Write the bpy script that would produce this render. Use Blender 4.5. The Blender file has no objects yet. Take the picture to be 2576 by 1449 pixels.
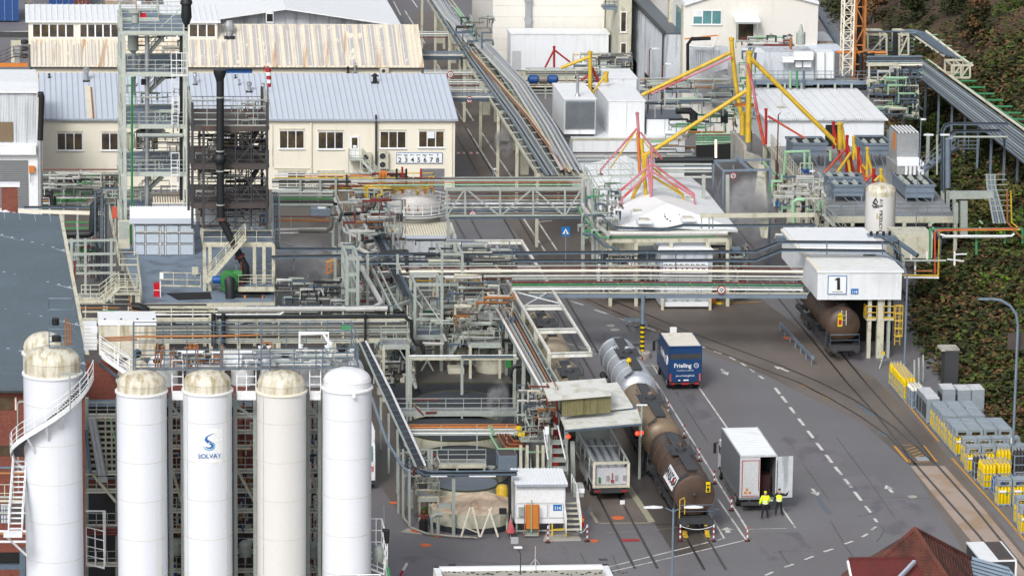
import bpy,math,random
from mathutils import Vector,Matrix
R=math.radians
sc=bpy.context.scene
COL=sc.collection
rnd=random.Random(7)
# ------------------------------------------------------------------ camera
CAMH,FOC,PX,PY=77.0,10304.0,1288.0,724.5 # metres, focal length and centre in pixels of a 2576 px wide frame
PITCH,ROLL=math.atan((724.5+1632)/10304),0.012
_f=Vector((0,math.cos(PITCH),-math.sin(PITCH)))
_r0,_u0=Vector((1,0,0)),Vector((0,math.sin(PITCH),math.cos(PITCH)))
_r=_r0*math.cos(ROLL)+_u0*math.sin(ROLL)
_u=_u0*math.cos(ROLL)-_r0*math.sin(ROLL)
cam=bpy.data.cameras.new("camera")
cam.lens,cam.sensor_width,cam.clip_start,cam.clip_end=36*FOC/2576,36,5,5000
co=bpy.data.objects.new("camera",cam);COL.objects.link(co)
co.matrix_world=Matrix(((_r.x,_u.x,-_f.x,0),(_r.y,_u.y,-_f.y,0),(_r.z,_u.z,-_f.z,CAMH),(0,0,0,1)))
sc.camera=co
# ------------------------------------------------------------------ light
SUN_EL,SUN_AZ=40,200 # azimuth clockwise from +Y
w=bpy.data.worlds.new("World");sc.world=w;w.use_nodes=True
nt=w.node_tree;bg=nt.nodes["Background"]
sky=nt.nodes.new("ShaderNodeTexSky");sky.sky_type='NISHITA';sky.sun_disc=False
sky.sun_elevation,sky.sun_rotation=R(SUN_EL),R(SUN_AZ)
sky.air_density,sky.dust_density,sky.ozone_density=1.0,3.0,0.6
hs=nt.nodes.new("ShaderNodeHueSaturation");hs.inputs['Saturation'].default_value=0.30
nt.links.new(sky.outputs[0],hs.inputs['Color']);nt.links.new(hs.outputs[0],bg.inputs[0])
bg.inputs[1].default_value=0.15
sl=bpy.data.lights.new("sun",'SUN');sl.energy=1.5;sl.angle=R(13);sl.color=(1.0,.97,.93)
so=bpy.data.objects.new("sun",sl);COL.objects.link(so);so.location=(0,200,150)
_d=Vector((math.sin(R(SUN_AZ))*math.cos(R(SUN_EL)),math.cos(R(SUN_AZ))*math.cos(R(SUN_EL)),math.sin(R(SUN_EL))))
so.rotation_euler=_d.to_track_quat('Z','Y').to_euler()
vs=sc.view_settings
vs.view_transform='Standard';vs.look='None';vs.exposure=0.3;vs.gamma=1.0
try:vs.use_curve_mapping=False
except Exception:pass
# ------------------------------------------------------------------ geometry of the view: points on the ground, at a height, or on an upright plane
def ray(x,y):return(_f*FOC+_r*(x-PX)-_u*(y-PY)).normalized()
def Z(x,y,z=0.0):
 d=ray(x,y);return Vector((0,0,CAMH))+d*((z-CAMH)/d.z)
def _hdir(x,y):
 d=ray(x,y);v=Vector((d.x,d.y,0));return v.normalized()
V=_hdir(17,-1632) # away from the camera along the roads
U=Vector((1,.058,0)).normalized() # along the fronts of the buildings
UP=Vector((0,0,1))
_N=Vector((-U.y,U.x,0))
def PLN(b):return Z(1288,b,0)
def W(x,y,b):
 """point on the upright plane along U whose foot is picture row b"""
 d=ray(x,y);o=Vector((0,0,CAMH));t=(PLN(b)-o).dot(_N)/d.dot(_N);return o+d*t
def S(b):return(b+1632)/77.0 # picture pixels in one metre at row b
# ------------------------------------------------------------------ materials
def lin(c):c/=255;return c/12.92 if c<=.04045 else((c+.055)/1.055)**2.4
def hexc(h,k=.88):
 h=h.lstrip('#');return tuple(min(.85,lin(int(h[i:i+2],16))**1.08*k)for i in(0,2,4))+(1,)
MATS={}
def mat(name,col,rough=.6,metal=0.0,var=.18,sc_=.6,col2=None,st=None,stc=(4,.25,.25),sth=(.5,.62),bump=0,bsc=20,emit=0,alpha=1,spec=.5,kind=None,fine=.08):
 m=bpy.data.materials.new(name);m.use_nodes=True;MATS[name]=m
 n=m.node_tree.nodes;l=m.node_tree.links;b=n['Principled BSDF']
 b.inputs['Roughness'].default_value=rough;b.inputs['Metallic'].default_value=metal
 b.inputs['Specular IOR Level'].default_value=spec
 g=n.new('ShaderNodeNewGeometry')
 c=hexc(col)if isinstance(col,str)else col
 nz=n.new('ShaderNodeTexNoise');nz.inputs['Scale'].default_value=sc_;nz.inputs['Detail'].default_value=6;nz.inputs['Roughness'].default_value=.65
 l.new(g.outputs['Position'],nz.inputs['Vector'])
 rp=n.new('ShaderNodeValToRGB');rp.color_ramp.elements[0].position=.32;rp.color_ramp.elements[1].position=.68
 k=1-var
 c2=hexc(col2)if col2 else(c[0]*k,c[1]*k,c[2]*k,1)
 rp.color_ramp.elements[0].color=c2;rp.color_ramp.elements[1].color=c
 l.new(nz.outputs[0],rp.inputs[0]);out=rp.outputs[0]
 if kind=='brick':
  sx=n.new('ShaderNodeSeparateXYZ');l.new(g.outputs['Position'],sx.inputs[0])
  ad=n.new('ShaderNodeMath');ad.operation='ADD';l.new(sx.outputs[0],ad.inputs[0]);l.new(sx.outputs[1],ad.inputs[1])
  cx=n.new('ShaderNodeCombineXYZ');l.new(ad.outputs[0],cx.inputs[0]);l.new(sx.outputs[2],cx.inputs[1])
  br=n.new('ShaderNodeTexBrick');br.inputs['Scale'].default_value=3.2;br.inputs['Mortar Size'].default_value=.018
  br.inputs['Color1'].default_value=c;br.inputs['Color2'].default_value=c2;br.inputs['Mortar'].default_value=hexc('9a8274')
  l.new(cx.outputs[0],br.inputs['Vector'])
  mx=n.new('ShaderNodeMixRGB');mx.blend_type='MULTIPLY';mx.inputs[0].default_value=.35
  l.new(br.outputs[0],mx.inputs[1]);l.new(nz.outputs[0],mx.inputs[2]);out=mx.outputs[0]
 if st: # stains with a shape of their own
  mp=n.new('ShaderNodeMapping');mp.inputs['Scale'].default_value=stc;l.new(g.outputs['Position'],mp.inputs[0])
  n2=n.new('ShaderNodeTexNoise');n2.inputs['Scale'].default_value=1;n2.inputs['Detail'].default_value=5;l.new(mp.outputs[0],n2.inputs['Vector'])
  r2=n.new('ShaderNodeValToRGB');r2.color_ramp.elements[0].position,r2.color_ramp.elements[1].position=sth
  l.new(n2.outputs[0],r2.inputs[0])
  mx=n.new('ShaderNodeMixRGB');l.new(r2.outputs[0],mx.inputs[0]);l.new(out,mx.inputs[1]);mx.inputs[2].default_value=hexc(st);out=mx.outputs[0]
 if fine:
  n3=n.new('ShaderNodeTexNoise');n3.inputs['Scale'].default_value=7;n3.inputs['Detail'].default_value=3;l.new(g.outputs['Position'],n3.inputs['Vector'])
  mr=n.new('ShaderNodeMapRange');mr.inputs[1].default_value=.3;mr.inputs[2].default_value=.7;mr.inputs[3].default_value=1-fine*1.5;mr.inputs[4].default_value=1+fine*.7
  l.new(n3.outputs[0],mr.inputs[0])
  mx=n.new('ShaderNodeMixRGB');mx.blend_type='MULTIPLY';mx.inputs[0].default_value=1;l.new(out,mx.inputs[1]);l.new(mr.outputs[0],mx.inputs[2]);out=mx.outputs[0]
 l.new(out,b.inputs['Base Color'])
 if bump:
  bn=n.new('ShaderNodeTexNoise');bn.inputs['Scale'].default_value=bsc;l.new(g.outputs['Position'],bn.inputs['Vector'])
  bp=n.new('ShaderNodeBump');bp.inputs['Strength'].default_value=bump;bp.inputs['Distance'].default_value=.05
  l.new(bn.outputs[0],bp.inputs['Height']);l.new(bp.outputs[0],b.inputs['Normal'])
 if emit:b.inputs['Emission Color'].default_value=c;b.inputs['Emission Strength'].default_value=emit
 if alpha<1:b.inputs['Alpha'].default_value=alpha
 return m
mat('white','eff2f5',.45,st='dcddd8',stc=(.9,.9,.12),sth=(.56,.85),var=.03,fine=.03)
mat('white_sheet','edf1f5',.5,st='d8dcdc',stc=(2.5,2.5,.2),sth=(.52,.8),var=.04,fine=.03)
mat('grey_sheet','cfd5dc',.5,st='a5abb0',stc=(2.5,2.5,.2),var=.1)
mat('seam_roof','ccd4e0',.4,var=.05,fine=.03)
mat('seam','aeb7c4',.4,var=.1)
mat('cream','eee9da',.8,var=.04,st='e2dccb',stc=(1.5,1.5,.25),sth=(.55,.85),fine=.02)
mat('canopy','e4e5e0',.7,var=.06,st='bfbda8',stc=(1.2,.8,1),sth=(.5,.75))
mat('mossy_clad','8f8a66',.8,var=.15,st='6f6c48',stc=(2.5,2.5,.5))
mat('crate_grey','a3aeb7',.5,.1,var=.15,sc_=1)
mat('annex_roof','a3b6c8',.4,var=.12,sc_=.4)
mat('cream_steel','d3d1bf',.6,st='a8a58c',stc=(2,2,1),sth=(.55,.7))
mat('tank_white','e5e9f0',.38,var=.025,sc_=.15,st='dcdcd4',stc=(1.6,1.6,.06),sth=(.57,.85),fine=.02)
mat('tank_cream','dedddb',.42,var=.04,sc_=.15,st='cfc9b5',stc=(1.6,1.6,.06),sth=(.55,.85),fine=.02)
mat('dome_dirty','e2decf',.5,var=.12,sc_=.8,st='9a8a5a',stc=(3.2,1.6,.5),sth=(.46,.75))
mat('dome_clean','f0f2f5',.38,var=.04)
mat('galv','b6beb8',.5,.15,var=.15,sc_=1.2)
mat('pale_green','c2c9c1',.55,var=.12,sc_=1)
mat('blue_steel','8796a6',.5,.15,var=.2,sc_=1)
mat('tray','6f8192',.45,.2,var=.3,sc_=2)
mat('deck_blue','8494a4',.6,var=.15,sc_=.5,st='6b7684',stc=(.6,.6,.6))
mat('deck_grey','9a9da0',.75,var=.15,st='83827e',stc=(.5,.5,.5))
mat('dark_steel','4a4c50',.6,.1,var=.3)
mat('rust_dark','5a5351',.7,var=.3,st='6d4d43',stc=(1,1,1),sth=(.55,.7))
mat('pale_wall','e9e7e1',.8,var=.04,st='dcd9cf',stc=(1.5,1.5,.25),sth=(.55,.85),fine=.02)
mat('rust_orange','b87a3e',.6,var=.25,st='8a4f2a',stc=(1,1,.5))
mat('black','23282c',.55,var=.3)
mat('rubber','1c1d1f',.8,var=.2)
mat('alu','c4c8cc',.38,.55,var=.15,sc_=1.5)
mat('silver','ccd2da',.32,.5,var=.12,sc_=.8)
mat('insul','d8d8d4',.45,.25,var=.15,sc_=1.5)
mat('dirty_pipe','8e8c85',.5,.2,var=.25)
mat('red_pipe','7d3a33',.5,var=.25)
mat('copper','b98152',.45,.3,var=.25,sc_=2)
mat('yellow','dfbd3e',.5,var=.12,st='bd9a3c',stc=(1.4,1.4,.8),sth=(.5,.72),fine=.12)
mat('yellow_cyl','e9cb12',.4,var=.12,sc_=2)
mat('pink','d28a94',.6,var=.18,sc_=.8,st='c45a62',stc=(.6,.6,.6))
mat('orange_red','cf654e',.45,var=.15,st='b8382e',stc=(.5,.5,.4))
mat('red','b5282c',.45,var=.15)
mat('bright_red','cc1830',.4,var=.08)
mat('orange','dd8a3c',.5,var=.15)
mat('orange_hatch','e0763f',.6,var=.15)
mat('green_pipe','4f9a6e',.45,var=.15)
mat('mint','a2c9a8',.5,var=.1)
mat('green','3b8a4a',.45,var=.15)
mat('brick','9c5040',.85,kind='brick',col2='7e3a2e',fine=.1)
mat('brick_red','8f4535',.85,kind='brick',col2='7b372a',fine=.1)
mat('slate','64727c',.8,var=.14,sc_=.25,st='5f6c75',stc=(.15,.4,.8),sth=(.45,.6),bump=.1)
mat('tile','77463a',.85,var=.3,sc_=1.4,st='4c302b',stc=(1,.6,.6),sth=(.45,.62),bump=.4,bsc=6)
mat('tile_red','6c2b29',.8,var=.25,sc_=1.4,st='5d2a28',stc=(1,.6,.6),sth=(.5,.65),bump=.4,bsc=6)
mat('asphalt','838285',.6,var=.13,sc_=.05,col2='717074',st='787477',stc=(.16,.05,.1),sth=(.5,.7),bump=.05,bsc=9,fine=.1)
mat('asphalt_patch','807d82',.6,var=.15,sc_=.4,st='6c6a6f',stc=(.7,.3,.1),sth=(.5,.62),fine=.1)
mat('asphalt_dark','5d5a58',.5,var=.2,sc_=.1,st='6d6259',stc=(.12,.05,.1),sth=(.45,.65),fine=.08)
mat('asphalt_brown','7f766f',.6,var=.15,sc_=.1,st='635b55',stc=(.12,.06,.1),sth=(.45,.65),fine=.08)
mat('patch','606a76',.4,var=.2,sc_=.5)
mat('concrete','b9b6ae',.85,var=.15,st='96938a',stc=(.5,.5,.5),bump=.05)
mat('slab_pink','b5a498',.85,var=.1,sc_=.2,st='a8927a',stc=(.3,.3,.3))
mat('rail','4b4549',.35,.5,var=.2)
mat('line','e0e0dc',.7,var=.1,sc_=2,st='9d9b9d',stc=(1.3,.6,1),sth=(.52,.66),fine=.15)
mat('panel_blue','c3cfdb',.5,var=.06)
mat('line_y','d9a445',.7,var=.15,sc_=2,fine=.15)
mat('line_dim','b7b39c',.7,var=.2,sc_=2,fine=.15)
mat('glass','2f3336',.12,0,var=.5,sc_=.9,col2='6b5a40')
mat('glass_blue','6fa3a6',.15,0,var=.3)
mat('frame','f2f4f6',.4,var=.03)
mat('foam','d6c3ad',.9,var=.2,sc_=.7,st='b79e88',stc=(.8,.5,.8),bump=.8,bsc=2)
mat('tar','3b4047',.8,var=.25,sc_=.8,st='424852',stc=(.5,.5,.5))
mat('moss','464c33',.9,var=.3)
mat('brown_tank','5d4a3d',.5,.05,var=.15,sc_=.5,st='493b33',stc=(.5,.5,.8))
mat('tan_tank','8f7d66',.4,.1,var=.12,sc_=.5,st='8a7964',stc=(.5,.5,.8))
mat('beige_tank','a89c88',.45,.05,var=.12,sc_=.5,st='9c8f76',stc=(.5,.5,.8))
mat('blue_truck','1b4778',.35,var=.06,sc_=.5)
mat('truck_grey','888b90',.45,var=.05)
mat('truck_roof','e3dfd6',.6,var=.06,st='b9a987',stc=(.6,.6,.6),sth=(.6,.75))
mat('blue_paint','1f5fa8',.45,var=.08)
mat('blue_box','24579a',.5,var=.12)
mat('sign_blue','1d7abf',.4,var=.04,fine=.02)
mat('letter_black','20242a',.5,var=.02,fine=0)
mat('letter_white','eef2f6',.5,var=.02,fine=0)
mat('letter_blue','2a6fb0',.4,var=.05,fine=0)
mat('logo_light','7fb6dc',.4,var=.1,fine=0)
mat('door_grey','c9ccd0',.5,var=.05)
mat('skin','c79a80',.6,var=.05)
mat('hivis','d8f02a',.6,var=.08,emit=.3)  # slight emission added so the cloth looks brighter than its lighting
mat('cloth','23262e',.8,var=.15)
mat('shutter','8d9094',.5,.2,var=.1)
mat('lamp_white','eef1f5',.3,var=.03)
mat('tube_lit','ffe6c8',.3,var=0,emit=2.2,fine=0)
mat('red_lamp','ff5030',.3,var=0,emit=1.0,fine=0)
mat('cargo','3a1518',.8,var=.3)
mat('rust_roof','e4ddcc',.6,var=.08,st='b88a5c',stc=(1.6,.1,.1),sth=(.56,.72))
mat('panel_grey','bdbbbd',.5,var=.1,st='e6e0d0',stc=(1.2,.6,.6),sth=(.60,.66))
mat('hill','504532',.95,var=.3,sc_=.25,col2='3c3a26',st='5f4a38',stc=(.12,.12,.12),sth=(.42,.58),bump=.8,bsc=1.2)
mat('grass','6d8a33',.95,var=.2,sc_=.1)
mat('dark','1a1b1d',.8,var=.2)
# ------------------------------------------------------------------ mesh builder
class M:
 def __init__(s,name,m,label=None):
  s.v,s.f,s.name,s.mat,s.kids,s.label,s.smooth,s.kind=[],[],name,m,[],label,False,None
 def sub(s,name,m):
  k=M(name,m);s.kids.append(k);return k
 def add(s,vs,fs):
  o=len(s.v);s.v+=[Vector(p)for p in vs];s.f+=[tuple(i+o for i in f)for f in fs];return s
 def box(s,p,a,b,c):
  p=Vector(p);a,b,c=Vector(a),Vector(b),Vector(c)
  if a.cross(b).dot(c)<0:a,b=b,a
  v=[p,p+a,p+a+b,p+b,p+c,p+a+c,p+a+b+c,p+b+c]
  return s.add(v,[(3,2,1,0),(4,5,6,7),(0,1,5,4),(1,2,6,5),(2,3,7,6),(3,0,4,7)])
 def ub(s,p,w,d,h): # corner, metres along U, V, up
  return s.box(p,U*w,V*d,UP*h)
 def bar(s,p,q,w,h=None):
  p,q=Vector(p),Vector(q);h=h or w;d=q-p
  if d.length<1e-5:return s
  x=d.cross(UP)if abs(d.normalized().z)<.95 else d.cross(U)
  x.normalize();y=x.cross(d).normalized()
  return s.box(p-x*w/2-y*h/2,x*w,y*h,d)
 def quad(s,*p):return s.add(p,[tuple(range(len(p)))])
 def slab(s,pts,t): # polygon thickened by vector t
  t=Vector(t);n=len(pts);v=[Vector(p)for p in pts]+[Vector(p)+t for p in pts]
  return s.add(v,[tuple(range(n))[::-1],tuple(range(n,2*n))]+[(i,(i+1)%n,n+(i+1)%n,n+i)for i in range(n)])
 def tube(s,pts,r,n=6,cap=True):
  pts=[Vector(p)for p in pts]
  pts=[pts[0]]+[b for a,b in zip(pts,pts[1:])if(b-a).length>1e-4]
  if len(pts)<2:return s
  rs=r if isinstance(r,(list,tuple))else[r]*len(pts)
  o=len(s.v);x=None
  for i,p in enumerate(pts):
   d=(pts[min(i+1,len(pts)-1)]-pts[max(i-1,0)])
   if d.length<1e-6:d=pts[i]-pts[i-1]
   d.normalize()
   if x is None:x=d.orthogonal().normalized()
   x=(x-d*x.dot(d))
   if x.length<1e-4:x=d.orthogonal()
   x.normalize();y=d.cross(x);k=1.0
   if 0<i<len(pts)-1:
    e=(pts[i]-pts[i-1]).normalized();k=1/max(.6,abs(e.dot(d)))
   for j in range(n):
    a=2*math.pi*(j+.5)/n;s.v.append(p+(x*math.cos(a)+y*math.sin(a))*rs[i]*k)
  for i in range(len(pts)-1):
   for j in range(n):
    a,b=o+i*n+j,o+i*n+(j+1)%n;s.f.append((a,b,b+n,a+n))
  if cap:s.f.append(tuple(o+j for j in range(n))[::-1]);s.f.append(tuple(o+(len(pts)-1)*n+j for j in range(n)))
  return s
 def lathe(s,c,prof,n=24,ax=None): # prof [(r,z)], axis default up
  c=Vector(c);ax=Vector(ax).normalized()if ax is not None else UP
  x=ax.orthogonal().normalized()if abs(ax.z)<.99 else Vector((1,0,0));y=ax.cross(x);o=len(s.v)
  for r,z in prof:
   for j in range(n):
    a=2*math.pi*j/n;s.v.append(c+ax*z+(x*math.cos(a)+y*math.sin(a))*r)
  for i in range(len(prof)-1):
   for j in range(n):
    a,b=o+i*n+j,o+i*n+(j+1)%n;s.f.append((a,b,b+n,a+n))
  s.f.append(tuple(o+j for j in range(n))[::-1]);s.f.append(tuple(o+(len(prof)-1)*n+j for j in range(n)))
  return s
 def rail(s,pts,h=1.05,sp=1.4,r=.03,k=2,toe=True):
  pts=[Vector(p)for p in pts]
  for i in range(1,k+1):s.tube([p+UP*h*i/k for p in pts],r,4)
  if toe:
   for a,b in zip(pts,pts[1:]):s.bar(a+UP*.06,b+UP*.06,.02,.12)
  for a,b in zip(pts,pts[1:]):
   m_=max(1,round((b-a).length/sp))
   for i in range(m_+1):q=a.lerp(b,i/m_);s.bar(q,q+UP*h,r*1.7)
  return s
 def ladder(s,p,q,w=.5,d=None,r=.03,st=.3):
  p,q=Vector(p),Vector(q);d=Vector(d if d is not None else U)*w/2
  s.bar(p-d,q-d,r*2);s.bar(p+d,q+d,r*2)
  n_=int((q-p).length/st)
  for i in range(1,n_):c=p.lerp(q,i/n_);s.bar(c-d,c+d,r*1.3)
  return s
 def stairs(s,p,q,w,wd,rails=True,st=.25):
  """p low, q high, wd width direction"""
  p,q,wd=Vector(p),Vector(q),Vector(wd).normalized()*w
  n_=max(3,int(abs(q.z-p.z)/st));run=Vector((q.x-p.x,q.y-p.y,0))/n_
  s.bar(p,q,.06,.26);s.bar(p+wd,q+wd,.06,.26)
  for i in range(n_):
   c=p.lerp(q,(i+.5)/n_);s.box(c-run*.5,run*.95,wd,UP*.04)
  if rails:
   for o in(Vector(),wd):s.rail([p+o,q+o],1.0,1.2,toe=False)
  return s
 def mesh(s,off):
  me=bpy.data.meshes.new(s.name);me.from_pydata([tuple(p-off)for p in s.v],[],s.f)
  me.materials.append(MATS[s.mat]);
  if s.smooth:
   for p in me.polygons:p.use_smooth=len(p.vertices)<=4
   try:me.set_sharp_from_angle(angle=R(40))
   except Exception:pass
  return me
THINGS=[]
class T:
 def __init__(s,name,label,cat,group=None,kind=None):
  s.name,s.label,s.cat,s.group,s.kind,s.parts,s.txt,s.root=name,label,cat,group,kind,[],[],None;THINGS.append(s)
 def p(s,name,m,label=None,smooth=False):
  k=M(name,m,label);k.smooth=smooth;s.parts.append(k);return k
 def text(s,body,p,size,m='letter_black',right=None,up=None,name='lettering',bold=.0,align='CENTER',font=None,extr=.004,sub=None,sx=1.0):
  s.txt.append((body,Vector(p),size,m,Vector(right if right is not None else U),Vector(up if up is not None else UP),name,bold,align,extr,sx));return s
 def allv(s):
  out=[]
  for k in s.parts:
   out+=k.v
   for q in k.kids:out+=q.v
  return out
 def done(s,solo=False):
  if s.root:return s.root
  vv=s.allv()
  lo=Vector((min(p.x for p in vv),min(p.y for p in vv),min(p.z for p in vv)));hi=Vector((max(p.x for p in vv),max(p.y for p in vv),0))
  off=Vector(((lo.x+hi.x)/2,(lo.y+hi.y)/2,lo.z))
  if len(s.parts)==1 and not s.parts[0].kids and not s.txt:
   o=bpy.data.objects.new(s.name,s.parts[0].mesh(off));s.parts=[]
  else:o=bpy.data.objects.new(s.name,None)
  COL.objects.link(o);o.location=off
  for key,val in(('label',s.label),('category',s.cat),('group',s.group),('kind',s.kind)):
   if val:o[key]=val
  def put(k,par):
   c=bpy.data.objects.new(k.name,k.mesh(off));COL.objects.link(c);c.parent=par
   if k.label:c['label']=k.label
   if k.kind:c['kind']=k.kind
   for q in k.kids:
    if q.f:put(q,c)
  for k in s.parts:
   if k.f:put(k,o)
  for body,p,size,m,r_,u_,name,bold,al,extr,sx in s.txt:
   cu=bpy.data.curves.new(name,'FONT');cu.body=body;cu.size=size;cu.align_x=al;cu.align_y='CENTER';cu.offset=bold*size;cu.extrude=extr
   cu.materials.append(MATS[m]);c=bpy.data.objects.new(name,cu);COL.objects.link(c);c.parent=o
   r_=r_.normalized();n_=r_.cross(u_).normalized();u2=n_.cross(r_)
   q=p-off+n_*.01
   c.matrix_local=Matrix(((r_.x*sx,u2.x,n_.x,q.x),(r_.y*sx,u2.y,n_.y,q.y),(r_.z*sx,u2.z,n_.z,q.z),(0,0,0,1)))
  s.root=o;return o
def dup(root,delta,label=None,rotz=None):
 r=root.copy();COL.objects.link(r);r.location=root.location+Vector(delta)
 if label:r['label']=label
 def rec(a,b):
  for ch in list(a.children):
   c=ch.copy();COL.objects.link(c);c.parent=b;rec(ch,c)
 rec(root,r);return r
def struct(name,m,kind='structure'):
 t=T(name,None,None,kind=kind);return t.p(name,m)
def solo(name,label,cat,m,group=None,smooth=False,kind=None):
 t=T(name,label,cat,group,kind);return t.p(name,m,smooth=smooth)
def front(m,x0,x1,y0,y1,b,d):
 """box whose front face fills picture x0..x1, y0..y1 on plane b, running d metres back; returns its bottom-left corner, width, height"""
 p=W(x0,y1,b);q=W(x1,y1,b);h=(W(x0,y0,b)-p).z;w_=(q-p).dot(U)
 m.ub(p,w_,d,h);return p,w_,h
 # box with its front face ribs (corrugated sheet)
def ribs(m,p,a,h,n,t=.05,up=UP,nrm=None):
 a=Vector(a);nrm=Vector(nrm if nrm is not None else a.cross(UP).normalized())
 w_=a.length/n
 for i in range(n):m.box(Vector(p)+a*((i+.25)/n),a.normalized()*w_*.45,nrm*t,up*h)
 # ================================================================== ground
g=struct('ground','asphalt')
for i in range(1):
 c=[Vector((-900,150,0)),Vector((900,150,0)),Vector((900,3000,0)),Vector((-900,3000,0))]
 g.quad(*c)
def patchm(m,pts,z=.004):
 p=[Z(x,y,0)+UP*z for x,y in pts]
 n=sum(((p[i+1 if i+1<len(p)else 0]-p[0]).cross(p[i]-p[0])).z for i in range(len(p)))
 m.quad(*(p if n<0 else p[::-1]))
yd=struct('plant_yard_ground','asphalt_dark')
patchm(yd,[(-60,1600),(-60,520),(1040,440),(1330,900),(1480,1230),(1100,1260),(1010,1300),(930,1180),(925,1600)])
rd=struct('plant_road','asphalt_brown')
patchm(rd,[(1120,330),(1330,330),(1420,440),(1500,560),(1700,700),(1430,745),(1380,700),(1200,450)],.008)
patchm(rd,[(1035,30),(1160,30),(1330,330),(1120,330)],.008)
rb=struct('siding_ground','asphalt_brown')
patchm(rb,[(1440,745),(1900,742),(2120,905),(2200,950),(2345,1100),(2600,1420),(2700,1600),(2560,1600),(2290,1172),(2170,1062),(2020,990),(1930,945),(1760,880),(1600,820)],.008)
patchm(rb,[(1700,700),(1900,742),(1440,745),(1430,735)],.012)
cp=struct('concrete_track_bed','slab_pink')
patchm(cp,[(2290,1172),(2376,1172),(2470,1275),(2600,1430),(2760,1640),(2650,1640),(2463,1385)],.012)
ap2=struct('asphalt_repair','asphalt_patch')
for j,pts in enumerate([[(1960,1100),(2070,1095),(2130,1170),(2010,1180)],[(2160,1255),(2300,1258),(2370,1340),(2230,1345)],[(1200,1370),(1420,1372),(1440,1420),(1190,1420)],[(1900,1340),(2010,1338),(2060,1400),(1920,1410)],[(2110,1200),(2200,1195),(2230,1235),(2140,1240)],[(1740,800),(1880,830),(1950,900),(1800,860)],[(1450,800),(1560,850),(1600,900),(1500,860)],[(1700,1000),(1750,990),(1810,1060),(1770,1070)],[(1010,1400),(1090,1395),(1100,1440),(1000,1445)]]):patchm(ap2,pts,.0055+j*.0001)
cp2=struct('new_asphalt_strip','patch')
patchm(cp2,[(2152,1015),(2170,1018),(2198,1040),(2200,1048),(2182,1045)],.016)
patchm(cp2,[(2204,1086),(2215,1083),(2240,1100),(2222,1099)],.016)
patchm(cp2,[(2053,1248),(2065,1250),(2078,1275),(2090,1283),(2095,1291),(2084,1293),(2070,1280)],.010)
patchm(cp2,[(1740,1240),(1788,1246),(1820,1300),(1760,1290)],.010)
# spill yard under the trailer
sp=struct('loading_bay_slab','asphalt_brown')
patchm(sp,[(1470,1230),(1583,1224),(1636,1315),(1503,1316)],.008)
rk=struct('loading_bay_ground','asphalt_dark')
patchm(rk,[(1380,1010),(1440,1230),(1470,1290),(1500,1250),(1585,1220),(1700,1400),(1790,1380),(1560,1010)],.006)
# ---- markings
ln=struct('road_marking','line');ly=struct('yellow_marking','line_y');ld=struct('pale_marking','line_dim')
def stripe(m,pts,w=.14,z=.02):
 P=[Z(x,y,0)+UP*z for x,y in pts]
 for a,b in zip(P,P[1:]):
  d=(b-a).normalized();n=Vector((-d.y,d.x,0))*w/2;m.quad(a-n,b-n,b+n,a+n)
stripe(ln,[(1613,919),(1650,962),(1880,1331)])
stripe(ln,[(1620,919),(1640,916),(1655,940)],.1)
stripe(ln,[(1805,1254),(1870,1348),(1878,1358)])
stripe(ln,[(1757,973),(1829,1076),(1969,1281),(2001,1328)])
stripe(ln,[(1822,1354),(1526,1427)]);stripe(ln,[(1878,1358),(1540,1437)]);stripe(ln,[(1784,1291),(1822,1354)])
stripe(ln,[(1883,1331),(1979,1329)],.09);stripe(ln,[(1490,878),(1580,893),(1612,905)],.1);stripe(ln,[(1490,890),(1535,895),(1552,925)],.1)
stripe(ln,[(1398,856),(1480,880)],.1);stripe(ln,[(1620,922),(1655,920)],.1)
stripe(ld,[(1486,1288),(1503,1316),(1636,1315),(1580,1224)],.22)
stripe(ld,[(1576,1218),(1640,1313)],.45,.026)
stripe(ld,[(1525,1340),(1620,1335)],.06);stripe(ld,[(1640,1333),(1790,1318)],.06)
for a,b in(((1162,259),(1191,305)),((1205,325),(1288,448)),((1142,269),(1162,302)),((1175,325),(1251,445)),((1018,27),(1069,110)),((1080,130),(1140,230)),((990,5),(1008,40)),
((1316,549),(1371,632)),((1354,559),(1401,630)),((1354,559),(1388,556)),((1036,0),(1050,20)),((1100,172),(1122,205))):stripe(ln,[a,b],.16)
for i,x in enumerate(range(1148,1212,8)):
 k=ln if i%2==0 else None
 if k:patchm(k,[(x,383),(x+8,383.5),(x+10,388.5),(x+2,388)],.02)
rz_=struct('red_marking','red')
for x in range(1156,1204,16):patchm(rz_,[(x,383.5),(x+8,384),(x+10,389),(x+2,388.5)],.02)
patchm(rz_,[(1563,1356),(1607,1355),(1610,1361),(1566,1362)],.02)
for zx,zy in[(70,65),(120,128),(184,212),(249,298),(318,390),(386,481),(457,573),(526,663),(599,755),(673,852)]:
 x,y=1932+zx*.336,961.7+zy*.336;s_=.42+zy*.00025
 stripe(ln,[(x-14*s_,y-18*s_),(x+14*s_,y+18*s_)],.24)
for(a,b),(c,d)in[((728,925),(770,975)),((796,1018),(817,1046)),((774,1106),(806,1080)),(((703,1158)),(748,1133)),((573,1210),(635,1188)),((418,1268),(488,1246)),((275,1327),(341,1301)),((123,1383),(192,1360)),((-20,1444),(38,1418))]:
 stripe(ln,[(1932+a*.336,961.7+b*.336),(1932+c*.336,961.7+d*.336)],.2)
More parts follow.
